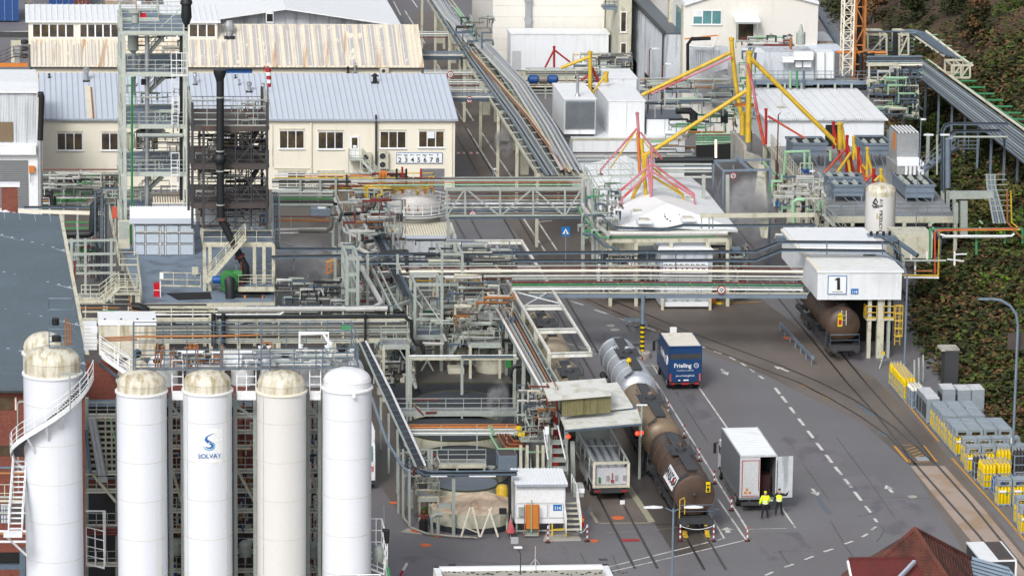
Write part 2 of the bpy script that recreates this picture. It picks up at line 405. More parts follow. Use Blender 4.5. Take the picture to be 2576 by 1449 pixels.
for(a,b),(c,d)in[((448,836),(542,865)),((625,900),(720,932)),((805,962),(900,994)),((1003,1030),(1084,1058)),((1400,1170),(1462,1188)),((1533,1215),(1586,1234)),((1650,1258),(1694,1282)),((1735,1302),(1772,1327)),((1804,1350),(1838,1374)),((1872,1400),(1908,1424))]:
 stripe(ln,[(1288+a*.3318,480.9+b*.3318),(1288+c*.3318,480.9+d*.3318)],.2)
stripe(ly,[(2268,1000),(2362,1111)],.16);stripe(ly,[(2394,1152),(2540,1314),(2576,1358),(2640,1440)],.16)
stripe(ly,[(2016,968),(2050,983),(2087,1004)],.14);stripe(ly,[(1790,764),(1915,760)],.16)
stripe(ly,[(2250,1122),(2285,1163),(2295,1162)],.2);stripe(ly,[(2322,1121),(2355,1162)],.24)
stripe(ly,[(2268,1120),(2303,1119),(2345,1161),(2293,1163),(2268,1120)],.12)
for k in range(4):stripe(ly,[(2281+k*7,1131+k*6.5),(2303+k*7,1124+k*6.5)],.12)
patchm(struct('steel_plate','alu'),[(2301,1150),(2334,1148),(2346,1158),(2310,1160)],.016)
def arrow(x0,y0,x1,y1,w=.34):
 a,b=Z(x0,y0,0)+UP*.02,Z(x1,y1,0)+UP*.02;d=(b-a);L=d.length;d.normalize();n=Vector((-d.y,d.x,0))
 ln.quad(*[a+n*w*.35,a-n*w*.35,a+d*L*.55-n*w*.35,a+d*L*.55+n*w*.35][::-1])
 ln.quad(*[a+d*L*.5-n*w,b,a+d*L*.5+n*w])
arrow(2043,1229,2058,1247.5);arrow(2245,1239,2228,1220);arrow(1815,929,1831,944.5);arrow(1984,935,1946,920.5);arrow(1832,1340,1828,1326,.5);arrow(1312,385*1.0,1309,374,.4)
# tracks: rails let into the ground
def track(L,Rr,name='railway_track',w=.09):
 t=T(name,None,None,kind='structure');gr=t.p('groove','asphalt_dark');rl=t.p('rail','rail');r2=t.p('rail','rail')
 for P,q in((L,rl),(Rr,r2)):
  p=[Z(x,y,0)+UP*.024 for x,y in P]
  for a,b in zip(p,p[1:]):
   d=(b-a).normalized();n=Vector((-d.y,d.x,0))
   q.box(a-n*w/2,d*(b-a).length,n*w,UP*.012)
   gr.quad(*[a-UP*.004-n*.1,b-UP*.004-n*.1,b-UP*.004+n*.1,a-UP*.004+n*.1])
def vline(x,y0,y1): # straight along the road direction through (x, y0)
 a=Z(x,y0,0);L=[]
 for y in(y0,y1):
  d=ray(17+(x-17)*(y+1632)/(y0+1632),y);L.append((17+(x-17)*(y+1632)/(y0+1632),y))
 return L
cr_=struct('asphalt_crack','asphalt_dark')
for pts in([(1975,1098),(2030,1180),(2085,1256),(2250,1250),(2390,1255)],[(2090,1310),(2125,1370),(2160,1420)],[(1960,1385),(1985,1420)],[(2155,1300),(2175,1295),(2200,1290),(2205,1280)],[(2225,1330),(2215,1350),(2205,1362)],[(2105,1100),(2180,1200),(2250,1300)],[(1460,1390),(1475,1420)],[(1540,1395),(1560,1440)],[(1600,1320),(1700,1318)],[(1070,1390),(1130,1410),(1250,1415)],[(1960,1200),(2060,1190)],[(1940,1390),(1990,1384),(2060,1388)],[(1700,985),(1780,1110)]):stripe(cr_,pts,.09,.006)
track(vline(1597,1429,500),vline(1654,1429,500))
track(vline(1772,1432,-10),vline(1826,1432,-10))
track([(1454,741),(1520,773),(1611,811),(1690,840),(1775,873),(1860,905),(1932,933),(2009,962),(2093,1005),(2167,1049),(2234,1096),(2268,1130),(2305,1170)],
[(1500,741),(1560,765),(1620,789),(1722,830),(1806,862),(1880,889),(1960,918),(2063,962),(2147,1005),(2201,1040),(2251,1076),(2302,1120),(2352,1166)])
track(vline(2130,962,480)+[],vline(2177,962,480))
track([(2130,962),(2201,1039),(2271,1126),(2305,1170),(2379,1254),(2463,1348),(2540,1449),(2600,1520)],[(2177,962),(2251,1046),(2302,1100),(2352,1164),(2439,1261),(2523,1365),(2600,1460),(2660,1530)])
# manholes and hatches
def hole(x,y,w,m,label,name='manhole_cover'):
 k=solo(name,label,'manhole cover',m);c=Z(x,y,0);k.lathe(c+UP*.006,[(w,0),(w*.98,.02),(w*.8,.024)],20)
hole(2295,1249,.34,'concrete','pale round manhole cover in the lane left of the concrete track bed')
hole(1604,868,.4,'dark_steel','dark manhole cover between the tracks near the striped post')
hole(1536,819,.38,'concrete','grey manhole cover beside the upper dashed lane line, farther one')
hole(1547,830,.38,'concrete','grey manhole cover beside the upper dashed lane line, nearer one')
hole(1555,1302,.45,'orange_hatch','orange manhole cover between the rails behind the tube trailer')
hole(1495,1360,.3,'orange_hatch','small orange manhole cover right of the striped posts')
hole(1071,1371,.38,'orange_hatch','orange manhole cover alone on the open yard')
hole(1803,1281,.2,'concrete','small round cover on the ground right of the brown tank wagon')
hole(1985,850,.5,'orange_hatch','faded round cover by the wagon under the number one building')
k=solo('hatch_cover','orange square hatch by the shed wall at the yard entrance','hatch','orange_hatch');k.slab([Z(979,1262)+UP*.01,Z(998,1262)+UP*.01,Z(1000,1267)+UP*.01,Z(981,1267)+UP*.01],UP*.02)
t=T('hatch_slab','orange hatch in a pale concrete slab near the round foam basin','hatch')
k=t.p('concrete_slab','concrete');k.slab([Z(1008,1338)+UP*.01,Z(1025,1329)+UP*.01,Z(1074,1334)+UP*.01,Z(1062,1344)+UP*.01],UP*.02)
k=t.p('cover','orange_hatch');k.slab([Z(1031,1336)+UP*.03,Z(1040,1332)+UP*.03,Z(1060,1335)+UP*.03,Z(1050,1341)+UP*.03],UP*.02)
k=solo('drain_grate','rusty drain grate on the yard left of the crossing lines','drain','rust_dark');k.slab([Z(1506,1405)+UP*.01,Z(1527,1405)+UP*.01,Z(1529,1409)+UP*.01,Z(1508,1409)+UP*.01],UP*.02)
k=solo('drain_grate','rusty drain grate near the roof edge at the bottom','drain','rust_dark');k.slab([Z(1128,1418)+UP*.01,Z(1146,1418)+UP*.01,Z(1147,1423)+UP*.01,Z(1129,1423)+UP*.01],UP*.02)
# ------------------------------------------------------------------ hillside
hl=struct('hillside','hill');hl.smooth=True
foot=[(2900,1640),(2640,1230),(2575,1135),(2480,1040),(2360,915),(2320,840),(2305,760),(2330,680),(2370,600),(2330,500),(2270,400),(2215,250),(2150,110),(2080,20),(1990,-60),(1850,-140),(1600,-220),(1200,-300),(700,-350)]
def hz_(t,i,j):return t*.62-.5+math.sin(i*1.7+t*.13)*min(1.5,t*.05)+math.sin(i*.9+j*1.3)*min(1.0,t*.04)
FP=[Z(x,y,0)for x,y in foot]
fine_=[]
for a,b in zip(FP,FP[1:]):
 n_=max(1,int((b-a).length/6))
 for q in range(n_):fine_.append(a.lerp(b,q/n_))
fine_.append(FP[-1])
dirs=[]
for i,p in enumerate(fine_):
 s_=fine_[max(0,i-8)];e_=fine_[min(len(fine_)-1,i+8)];d=(e_-s_).normalized();n=Vector((d.y,-d.x,0))
 dirs.append((n+Vector((.9,.1,0))).normalized())
HT=[0,1.2,2.5,4,6,8.5,11,14,18,23,29,36,45,56,70,90,120,160]
grid=[[p+dirs[i]*t+UP*hz_(t,i,j)for j,t in enumerate(HT)]for i,p in enumerate(fine_)]
vv=[q for row in grid for q in row];nn=len(HT)
hl.add(vv,[(i*nn+j,i*nn+j+1,(i+1)*nn+j+1,(i+1)*nn+j)for i in range(len(grid)-1)for j in range(nn-1)])
# ================================================================== rail wagons, trucks, people
NV=-V
RT=V.cross(UP).normalized() # to the right of the travel direction
def wagon(x,b,L,r,zc,m,label,end='dish',panels=True,dome2=True,seg=5,steps='dark_steel',flatend=False,bands=None):
 O=Z(x,b,0);t=T('tank_wagon',label,'rail wagon','tank wagons standing on the sidings')
 P=lambda u,v,z:O+RT*u+V*v+UP*z
 k=t.p('tank',m,smooth=True)
 e=.12 if flatend else .45
 prof=[(.02,-e),(r*.55,-e*.85),(r*.85,-e*.5),(r*.97,-e*.15),(r,0),(r,L),(r*.97,L+.1),(r*.8,L+.3),(r*.4,L+.45),(.02,L+.48)]
 k.lathe(P(0,0,zc),prof,40,V)
 for i in range(seg+1):
  bd=t.p('band',m,smooth=True);v_=.25+(L-.5)*i/seg
  bd.lathe(P(0,v_-.04,zc),[(r,0),(r+.035,.01),(r+.035,.08),(r,.09)],40,V)
 if panels:
  w_=t.p('walkway',steps)
  w_.box(P(-.38,.9,zc+r+.12),RT*.76,V*(L-1.8),UP*.05)
  w_.box(P(-.85,L*.42,zc+r+.10),RT*1.7,V*2.4,UP*.06)
  for q in range(int((L-2)/1.5)):w_.box(P(-.3,1+q*1.5,zc+r-.05),RT*.6,V*.06,UP*.18)
  h=t.p('hatch','dark_steel',smooth=True);h.lathe(P(0,L*.42+1.2,zc+r),[(.36,0),(.36,.28),(.3,.34),(.12,.36),(.05,.48)],20)
  h2=t.p('valve_cover',m);h2.lathe(P(.1,L*.42+2.0,zc+r),[(.2,0),(.2,.34),(.16,.4)],14)
  rr=t.p('handrail',steps);
  for s_ in(-.85,.85):rr.tube([P(s_,L*.42,zc+r+.1),P(s_,L*.42,zc+r+.55),P(s_,L*.42+2.4,zc+r+.55),P(s_,L*.42+2.4,zc+r+.1)],.02,4)
  ld_=t.p('ladder',steps);ld_.ladder(P(-r*.75,.35,zc+r*.72),P(-.4,.35,zc+r+.1),.4,V);ld_.ladder(P(-r-.08,.35,.9),P(-r*.8,.35,zc+r*.6),.4,V)
 c=t.p('chassis','dark_steel')
 for s_ in(-1.0,1.0):c.box(P(s_-.09,-.75,.98),RT*.18,V*(L+1.5),UP*.28)
 for v_ in[-.75,-.1]+[L*i/6 for i in range(1,6)]+[L+.1,L+.65]:c.box(P(-1.15,v_,1.0),RT*2.3,V*.18,UP*.25)
 for v_ in(1.2,L-1.5):
  for s_ in(-.75,.55):c.box(P(s_,v_,1.2),RT*.2,V*.9,UP*max(.15,zc-r*.93-1.2+.25))
 c.box(P(-1.2,-.85,.92),RT*2.4,V*.14,UP*.42)
 for s_ in(-.87,.87):
  for v_,s2 in((-.85,-1),(L+.8,1)):
   bf=t.p('buffer','dark_steel',smooth=True);bf.lathe(P(s_,v_,1.06),[(.09,0),(.09,.35),(.22,.37),(.22,.43),(.02,.45)],16,V*s2)
 for v_ in(1.9,L-1.9):
  bg_=t.p('bogie','rust_dark')
  for s_ in(-1.02,.92):bg_.box(P(s_,v_-1.25,.45),RT*.1,V*2.5,UP*.35)
  bg_.box(P(-1,v_-.2,.6),RT*2,V*.4,UP*.35)
  for a_ in(-.9,.9):
   for s_ in(-.8,.68):
    wh=bg_.sub('wheel','dark_steel');wh.lathe(P(s_,v_+a_,.50),[(.46,0),(.46,.12)],22,RT)
 er=t.p('end_rail','tray')
 er.tube([P(-1.15,-.7,1.3),P(-1.15,-.7,2.2),P(1.15,-.7,2.2),P(1.15,-.7,1.3)],.025,4);er.tube([P(-1.15,-.7,1.75),P(1.15,-.7,1.75)],.02,4)
 return t,P
 # ---- the row on the middle siding
t,P=wagon(1745,1342,11.4,1.36,2.68,'brown_tank','brown tank wagon with flat round end and white lettered side sign, nearest of its row',flatend=True)
k=t.p('side_sign','letter_white');a0=2.45
dirS=(RT*-math.cos(R(28))+UP*math.sin(R(28)));upS=(RT*math.sin(R(28))+UP*math.cos(R(28)))
c0=P(0,0,2.68)+dirS*1.42
k.slab([c0+V*.3-upS*.5,c0+V*3.9-upS*.5,c0+V*3.9+upS*.5,c0+V*.3+upS*.5],dirS*.02)
t.text('WASC SA',c0+dirS*.03+V*2.1,.86,'letter_black',right=NV,up=upS,name='side_lettering',bold=.02)
rg=t.p('sign_mark','bright_red');rg.lathe(c0+dirS*.02+V*1.3-upS*0,[(.24,0),(.24,.02)],16,dirS)
k=t.p('hazard_plate','yellow_cyl');k.box(P(.72,-.20,2.92),RT*.3,NV*.02,UP*.72)
k=t.p('hazard_mark','letter_black');k.slab([P(.76,-.23,3.1),P(.98,-.23,3.1),P(.87,-.23,3.3)],NV*.01);k.box(P(.76,-.23,3.36),RT*.22,NV*.01,UP*.08);k.lathe(P(.87,-.23,3.03),[(.07,0),(.07,.01)],12,NV)
k=t.p('end_valve','brown_tank');k.lathe(P(0,-.1,2.75),[(.13,0),(.13,.09),(.06,.12)],14,NV);k.bar(P(0,-.17,2.75),P(0,-.17,1.55),.02)
k=t.p('yellow_handle','yellow')
for s_ in(-1.12,):k.tube([P(s_,-.8,1.3),P(s_,-.8,2.6),P(s_+.28,-.8,2.75),P(s_+.34,-.8,2.5),P(s_+.34,-.8,1.6)],.035,6)
for s_ in(-1.0,.55):k.box(P(s_,-1.0,.82),RT*.5,V*.12,UP*.05)
for s_,nm in((-.82,'left'),(.68,'right')):
 k=solo('wheel_chock','yellow wheel chock on the %s rail before the brown wagon'%nm,'wheel chock','yellow','wheel chocks before the brown wagon')
 q=Z(1747,1347,0)+RT*s_;k.box(q+UP*.03,RT*.3,NV*.5,UP*.12);k.box(q+UP*.15,RT*.3,NV*.15,UP*.25)
wagon(1665,1206,11.0,1.36,2.86,'tan_tank','tan tank wagon with dark walkway, second in the row behind the brown one')
wagon(1606,1082,11.5,1.38,2.86,'silver','shiny silver tank wagon with dark walkway, farthest of the middle row')
k=solo('signal_lamp','small yellow lamp on top of the silver wagon','lamp','yellow_cyl',smooth=True);c=Z(1582,909,4.5);k.lathe(c,[(.05,-.6),(.05,-.1),(.2,0),(.2,.14),(.12,.24),(.02,.28)],14)
# ---- the left siding, under the white gantry
wagon(1455,1120,9.5,1.3,2.75,'beige_tank','beige tank wagon under the last gantry frames beside the canopy')
wagon(1392,985,9.5,1.3,2.75,'beige_tank','dull beige tank wagon under the gantry, farther of the pair')
# ---- wagon under the number one building
t,P=wagon(2119,905,13,1.32,2.8,'brown_tank','dark brown tank wagon rolling out below the building numbered one')
k=t.p('side_sign','letter_white');c0=P(0,9.6,2.8)+dirS*1.36
k.slab([c0-V*1.3-upS*.42,c0+V*1.3-upS*.42,c0+V*1.3+upS*.42,c0-V*1.3+upS*.42],dirS*.02)
t.text('ON RAIL',c0+dirS*.03,.6,'letter_black',right=NV,up=upS,name='side_lettering',bold=.02)
k=t.p('hazard_plate','yellow_cyl');k.box(P(-.55,-.42,2.8),RT*.38,NV*.03,UP*.9);k.lathe(P(-.36,-.43,3.7),[(.19,0),(.19,.02)],14,NV)
k=t.p('hazard_mark','red');k.box(P(-.48,-.46,2.95),RT*.24,NV*.01,UP*.4)
k=t.p('end_ladder','cream_steel');k.ladder(P(-.05,-.45,2.9),P(-.05,-.3,4.05),.35,RT)
# ---- tube trailer
def wheelset(t,P,v_,u0,u1,r=.5,w=.3,dual=True):
 for u_ in(u0,u1):
  k=t.p('wheel','rubber',smooth=True);k.lathe(P(u_,v_,r),[(r*.6,-.01),(r*.9,0),(r,.05),(r,w-.05),(r*.9,w),(r*.6,w+.01)],24,RT)
  k.sub('rim','alu').lathe(P(u_,v_,r),[(r*.5,-.03),(r*.5,w+.03)],14,RT)
t=T('tube_trailer','gas tube trailer with long silver cylinders in an open frame under the canopy','trailer')
O=Z(1493,1262,0);P=lambda u,v,z:O+RT*u+V*v+UP*z
WD,LT,ZT=2.4,(Z(1444,1088,2.75)-Z(1493,1173,2.75)).length,2.75
k=t.p('frame','galv')
for u_ in(0,WD):
 for z_ in(1.15,ZT):k.bar(P(u_,0,z_),P(u_,LT,z_),.11)
 for v_ in[LT*i/4 for i in range(1,5)]:k.bar(P(u_,v_,1.15),P(u_,v_,ZT),.09)
k.bar(P(0,LT*.5,ZT),P(WD,LT*.5,ZT),.06);t.p('floor','dark').box(P(.05,.3,1.08),RT*(WD-.1),V*(LT-.4),UP*.04);t.p('side_sheet','shutter').box(P(0,.2,1.15),RT*.04,V*(LT-.3),UP*.75)
k.box(P(0,LT,1.1),RT*WD,V*.1,UP*2.2)
rf=t.p('rear_frame','cream_steel')
for u_ in(0,WD):t.p('rear_post','rust_roof').bar(P(u_,0,1.0),P(u_,0,ZT),.16)
for z_ in(1.08,ZT):rf.bar(P(0,0,z_),P(WD,0,z_),.16)
k=t.p('rear_cabinet','door_grey');k.box(P(.08,.25,1.1),RT*(WD-.16),V*.05,UP*(ZT-1.5));t.p('cabinet_floor','dark_steel').box(P(.08,.02,1.1),RT*(WD-.16),V*.22,UP*.05);k.box(P(.08,0,1.1),RT*.04,V*.25,UP*1.5);k.box(P(WD-.12,0,1.1),RT*.04,V*.25,UP*1.5)
k=t.p('valve_panel','alu')
for u_ in(.9,1.5,2.05):k.box(P(u_,.18,1.45),RT*.2,V*.06,UP*.35)
k=t.p('red_valve','red');k.bar(P(1.3,.16,1.5),P(1.3,.16,2.0),.05);k.box(P(1.2,.1,1.35),RT*.2,V*.06,UP*.15)
k=t.p('green_label','green');k.box(P(.35,.15,1.3),RT*.14,V*.03,UP*.4)
for z_,us in((1.4,(.4,.95,1.5,2.05)),(1.95,(.4,.95,1.5,2.05))):
 for u_ in us:
  k=t.p('gas_tube','alu',smooth=True);k.lathe(P(u_,.5,z_),[(.08,-.15),(.16,0),(.27,.3),(.27,LT-1.1),(.16,LT-.7),(.08,LT-.6)],20,V)
k=t.p('chassis','dark_steel');k.box(P(.5,0,.75),RT*.2,V*(LT+1),UP*.3);k.box(P(1.7,0,.75),RT*.2,V*(LT+1),UP*.3);k.box(P(0,-.05,.62),RT*WD,V*.1,UP*.3)
k=t.p('side_guard','door_grey');k.box(P(-.03,3,.5),RT*.05,V*4,UP*.5)
k=t.p('tail_light','red');k.box(P(.1,-.1,.7),RT*.35,V*.05,UP*.12);k.box(P(WD-.45,-.1,.7),RT*.35,V*.05,UP*.12)
for v_ in(1.8,3.1,4.4):wheelset(t,P,v_,.0,WD-.3)
# ---- trucks
def truck(x0,x1,b,ytop,far,m,mroof,label,open_=False):
 O=Z(x0,b,0);zt=(W(x0,ytop,b)-W(x0,b,b)).z;Wd=(Z(x1,b,0)-O).length
 L=(Z(far[0],far[1],zt)-Z(x0,ytop,zt)).length
 t=T('box_truck',label,'truck');P=lambda u,v,z:O+RT*u+V*v+UP*z
 zb=1.0
 bd=t.p('cargo_box',m)
 bd.box(P(0,.08,zb),RT*.06,V*(L-.08),UP*(zt-zb));bd.box(P(Wd-.06,.08,zb),RT*.06,V*(L-.08),UP*(zt-zb))
 bd.box(P(.06,L-.08,zb),RT*(Wd-.12),V*.07,UP*(zt-zb))
 bd.box(P(0,.0,zb-.12),RT*Wd,V*L,UP*.12)
 rfm=t.p('roof',mroof);rfm.box(P(.05,.05,zt),RT*(Wd-.1),V*(L-.1),UP*.04)
 for i in range(int(L/.45)):rfm.box(P(.06,.2+i*.45,zt+.04),RT*(Wd-.12),V*.2,UP*.02)
 tr=t.p('edge_trim',m if not open_ else 'door_grey')
 for u_ in(0,Wd-.08):tr.box(P(u_,0,zt-.02),RT*.08,V*L,UP*.09)
 tr.box(P(.08,0,zt-.04),RT*(Wd-.16),V*.08,UP*.12);tr.box(P(0,0,zb),RT*.09,V*.08,UP*(zt-zb-.04));tr.box(P(Wd-.09,0,zb),RT*.09,V*.08,UP*(zt-zb-.04))
 cb=t.p('cab',m if not open_ else 'frame',smooth=False)
 cw=Wd*.92;c0=P(Wd*.04,L+.25,0)
 cb.box(c0+UP*.7,RT*cw,V*1.5,UP*1.1);cb.slab([c0+UP*1.8,c0+UP*1.8+V*1.5,c0+UP*2.75+V*1.15,c0+UP*2.8],RT*cw)
 ws=t.p('windscreen','glass');ws.box(c0+UP*1.85+V*1.5+RT*.1,RT*(cw-.2),V*-.3+UP*.75,V*.03)
 sw=t.p('side_window','glass');sw.box(c0+UP*1.8+V*.4-RT*.01,V*.8,UP*.55,RT*.02)
 fr=t.p('chassis','dark_steel');fr.box(P(.6,.1,.6),RT*.2,V*(L+1.3),UP*.28);fr.box(P(Wd-.8,.1,.6),RT*.2,V*(L+1.3),UP*.28)
 fr.box(P(.1,.0,.55),RT*(Wd-.2),V*.12,UP*.16);fr.box(P(-.01,L*.35,.45),RT*.04,V*(L*.4),UP*.35);fr.box(P(Wd-.03,L*.35,.45),RT*.04,V*(L*.4),UP*.35)
 for s_ in(-1,1):
  mi=t.p('mirror','black');u_=-.3 if s_<0 else Wd+.1
  mi.box(P(u_,L+1.3,1.75),RT*.2,V*.1,UP*.75);mi.bar(P(u_+.1,L+1.35,2.5),P(Wd*.04 if s_<0 else Wd*.96,L+1.3,2.55),.05)
 wheelset(t,P,L*.22,.05,Wd-.5,.48,.42);wheelset(t,P,L+.8,.08,Wd-.4,.48,.3)
 return t,P,L,Wd,zb,zt
t,P,L,Wd,zb,zt=truck(1680,1765,984,874,(1650,839),'blue_truck','truck_roof','dark blue box truck with white lettering on its tail lift')
k=t.p('tail_lift','blue_truck');k.box(P(.08,-.08,.75),RT*(Wd-.16),V*.07,UP*1.75)
k=t.p('rear_door','dark_steel');k.box(P(.1,-.02,2.5),RT*(Wd-.2),V*.02,UP*.42)
k=t.p('header_board','blue_truck');k.box(P(.1,-.03,2.93),RT*(Wd-.2),V*.03,UP*(zt-3.0))
t.text('Frieling',P(Wd*.42,-.09,2.0),.46,'letter_white',right=RT,bold=.015)
t.text('www.frieling24.de',P(Wd*.5,-.09,1.22),.2,'letter_white',right=RT,name='web_lettering')
t.text('TRANSPORTE  LAGERUNG',P(Wd*.5,-.09,1.62),.11,'letter_white',right=RT,name='small_lettering')
k=t.p('ring_logo','letter_white');c=P(Wd*.83,-.09,2.0)
for rr_ in(.17,):k.tube([c+(RT*math.cos(a)+UP*math.sin(a))*rr_ for a in[i*math.pi/8 for i in range(17)]],.02,4)
t.text('24',c+NV*.01,.16,'letter_white',right=RT,name='logo_lettering')
k=t.p('warning_stripe','orange_red');k.box(P(.1,-.1,.78),RT*.12,V*.02,UP*.6);k.box(P(Wd-.22,-.1,.78),RT*.12,V*.02,UP*.6)
k=t.p('number_plate','letter_white');k.box(P(Wd*.45,-.1,.82),RT*.4,V*.02,UP*.1);k.box(P(Wd*.3,-.1,.82),RT*.15,V*.02,UP*.08)
k=t.p('tail_light','red');k.box(P(.2,-.02,.5),RT*.35,V*.04,UP*.14);k.box(P(Wd-.55,-.02,.5),RT*.35,V*.04,UP*.14);k.box(P(Wd*.4,-.02,.5),RT*.6,V*.04,UP*.14)
dS=-RT;t.text('Frieling',P(-.01,L*.55,2.35),.75,'letter_white',right=NV,name='side_lettering',bold=.02)
k=t.p('side_ring_logo','letter_white');c=P(-.02,L*.12,2.3)
k.tube([c+(V*math.cos(a)+UP*math.sin(a))*.35 for a in[i*math.pi/8 for i in range(17)]],.035,4)
k=t.p('roof_lamp','frame');k.box(P(Wd*.38,L+.9,2.8),RT*.5,V*.25,UP*.85)
t,P,L,Wd,zb,zt=truck(1859,1953,1288,1149,(1819,1077),'truck_grey','white','white and grey box truck with one rear door swung open',open_=True)
k=t.p('rear_door','door_grey','closed rear door with red reflective border');k.box(P(.1,-.02,zb+.05),RT*(Wd*.5),V*.06,UP*(zt-zb-.12))
rs=k.sub('reflective_tape','red')
for a_,b_,c_,d_ in((.14,zb+.15,.05,zt-zb-.4),(.05+Wd*.48,zb+.5,.05,zt-zb-.75),(.14,zt-.3,Wd*.47,.05),(.14,zb+.12,Wd*.47,.05)):rs.box(P(a_,-.035,b_),RT*c_,V*.015,UP*d_)
k2=k.sub('door_labels','orange');k2.box(P(.3,-.04,zb+.3),RT*.2,V*.01,UP*.14);k2.box(P(.6,-.04,zb+.3),RT*.2,V*.01,UP*.14);k2.box(P(.42,-.04,zb+.5),RT*.15,V*.01,UP*.2)
k=t.p('rear_door','grey_sheet','open rear door swung out to the right');k.box(P(Wd,0,zb-.05),RT*1.12+V*.12,V*.05,UP*(zt-zb))
k.sub('hinge','dark_steel').bar(P(Wd+.02,-.02,zb+.1),P(Wd+.02,-.02,zt-.3),.04)
k=t.p('cargo_floor','dark');k.box(P(.1,.15,zb),RT*(Wd-.2),V*(L-.3),UP*.02)
k=t.p('load','cargo');k.box(P(Wd*.55,.9,zb+.02),RT*.9,V*1.6,UP*1.3)
k=t.p('number_plate','letter_white');k.box(P(Wd*.75,-.02,.75),RT*.4,V*.02,UP*.1)
k=t.p('bumper','dark_steel');k.box(P(.1,-.15,.5),RT*(Wd-.2),V*.1,UP*.25)
k=t.p('under_guard','shutter');
for z_ in(.5,.75,.95):k.box(P(-.04,L*.25,z_),RT*.05,V*(L*.6),UP*.1)
# white lorry behind the right-hand tank
t=T('lorry','white lorry with red letters half hidden by the plain white tank','truck')
O=Z(864,1232,0);P=lambda u,v,z:O+RT*u+V*v+UP*z
k=t.p('cab','frame');k.box(P(0,0,.55),RT*2.2,V*2.2,UP*1.4);k.slab([P(0,0,1.95),P(0,2.2,1.95),P(0,2.2,3.2),P(0,.25,3.2)],RT*2.2)
k=t.p('windscreen','glass_blue');k.box(P(.15,-.01,2.0),RT*1.9,NV*-.22+UP*1.05,NV*.03)
k=t.p('bumper','dark_steel');k.box(P(0,-.1,.35),RT*2.25,V*.3,UP*.3)
k=t.p('trailer','white_sheet');k.box(P(0,2.6,1.0),RT*2.4,V*6,UP*2.5)
t.text('AEI',P(1.75,-.02,1.45),.5,'bright_red',right=RT,bold=.03)
wheelset(t,P,.9,0,1.9);wheelset(t,P,6.5,0,1.9)
# ---- people
def skin(name,chains,m,par,loops=2):
 """chains: list of [(point, radius), ...]; the first point of the first chain is the root; chains share points by equality"""
 vs_,es,rs_=[],[],[];idx={}
 for ch in chains:
  prev=None
  for p,r in ch:
   key=tuple(round(c,4)for c in p)
   if key not in idx:idx[key]=len(vs_);vs_.append(Vector(p));rs_.append(r)
   i=idx[key]
   if prev is not None and prev!=i:es.append((prev,i))
   prev=i
 me=bpy.data.meshes.new(name);me.from_pydata([tuple(v)for v in vs_],es,[]);me.materials.append(MATS[m])
 o=bpy.data.objects.new(name,me);COL.objects.link(o)
 bpy.context.view_layer.objects.active=o
 md=o.modifiers.new('skin','SKIN');md.use_smooth_shade=True
 if not me.skin_vertices:bpy.ops.object.select_all(action='DESELECT');o.select_set(True);bpy.ops.mesh.customdata_skin_add()
 for i,r in enumerate(rs_):me.skin_vertices[0].data[i].radius=(r,r)
 me.skin_vertices[0].data[0].use_root=True
 s2=o.modifiers.new('sub','SUBSURF');s2.levels=s2.render_levels=loops
 if par:o.parent=par
 return o
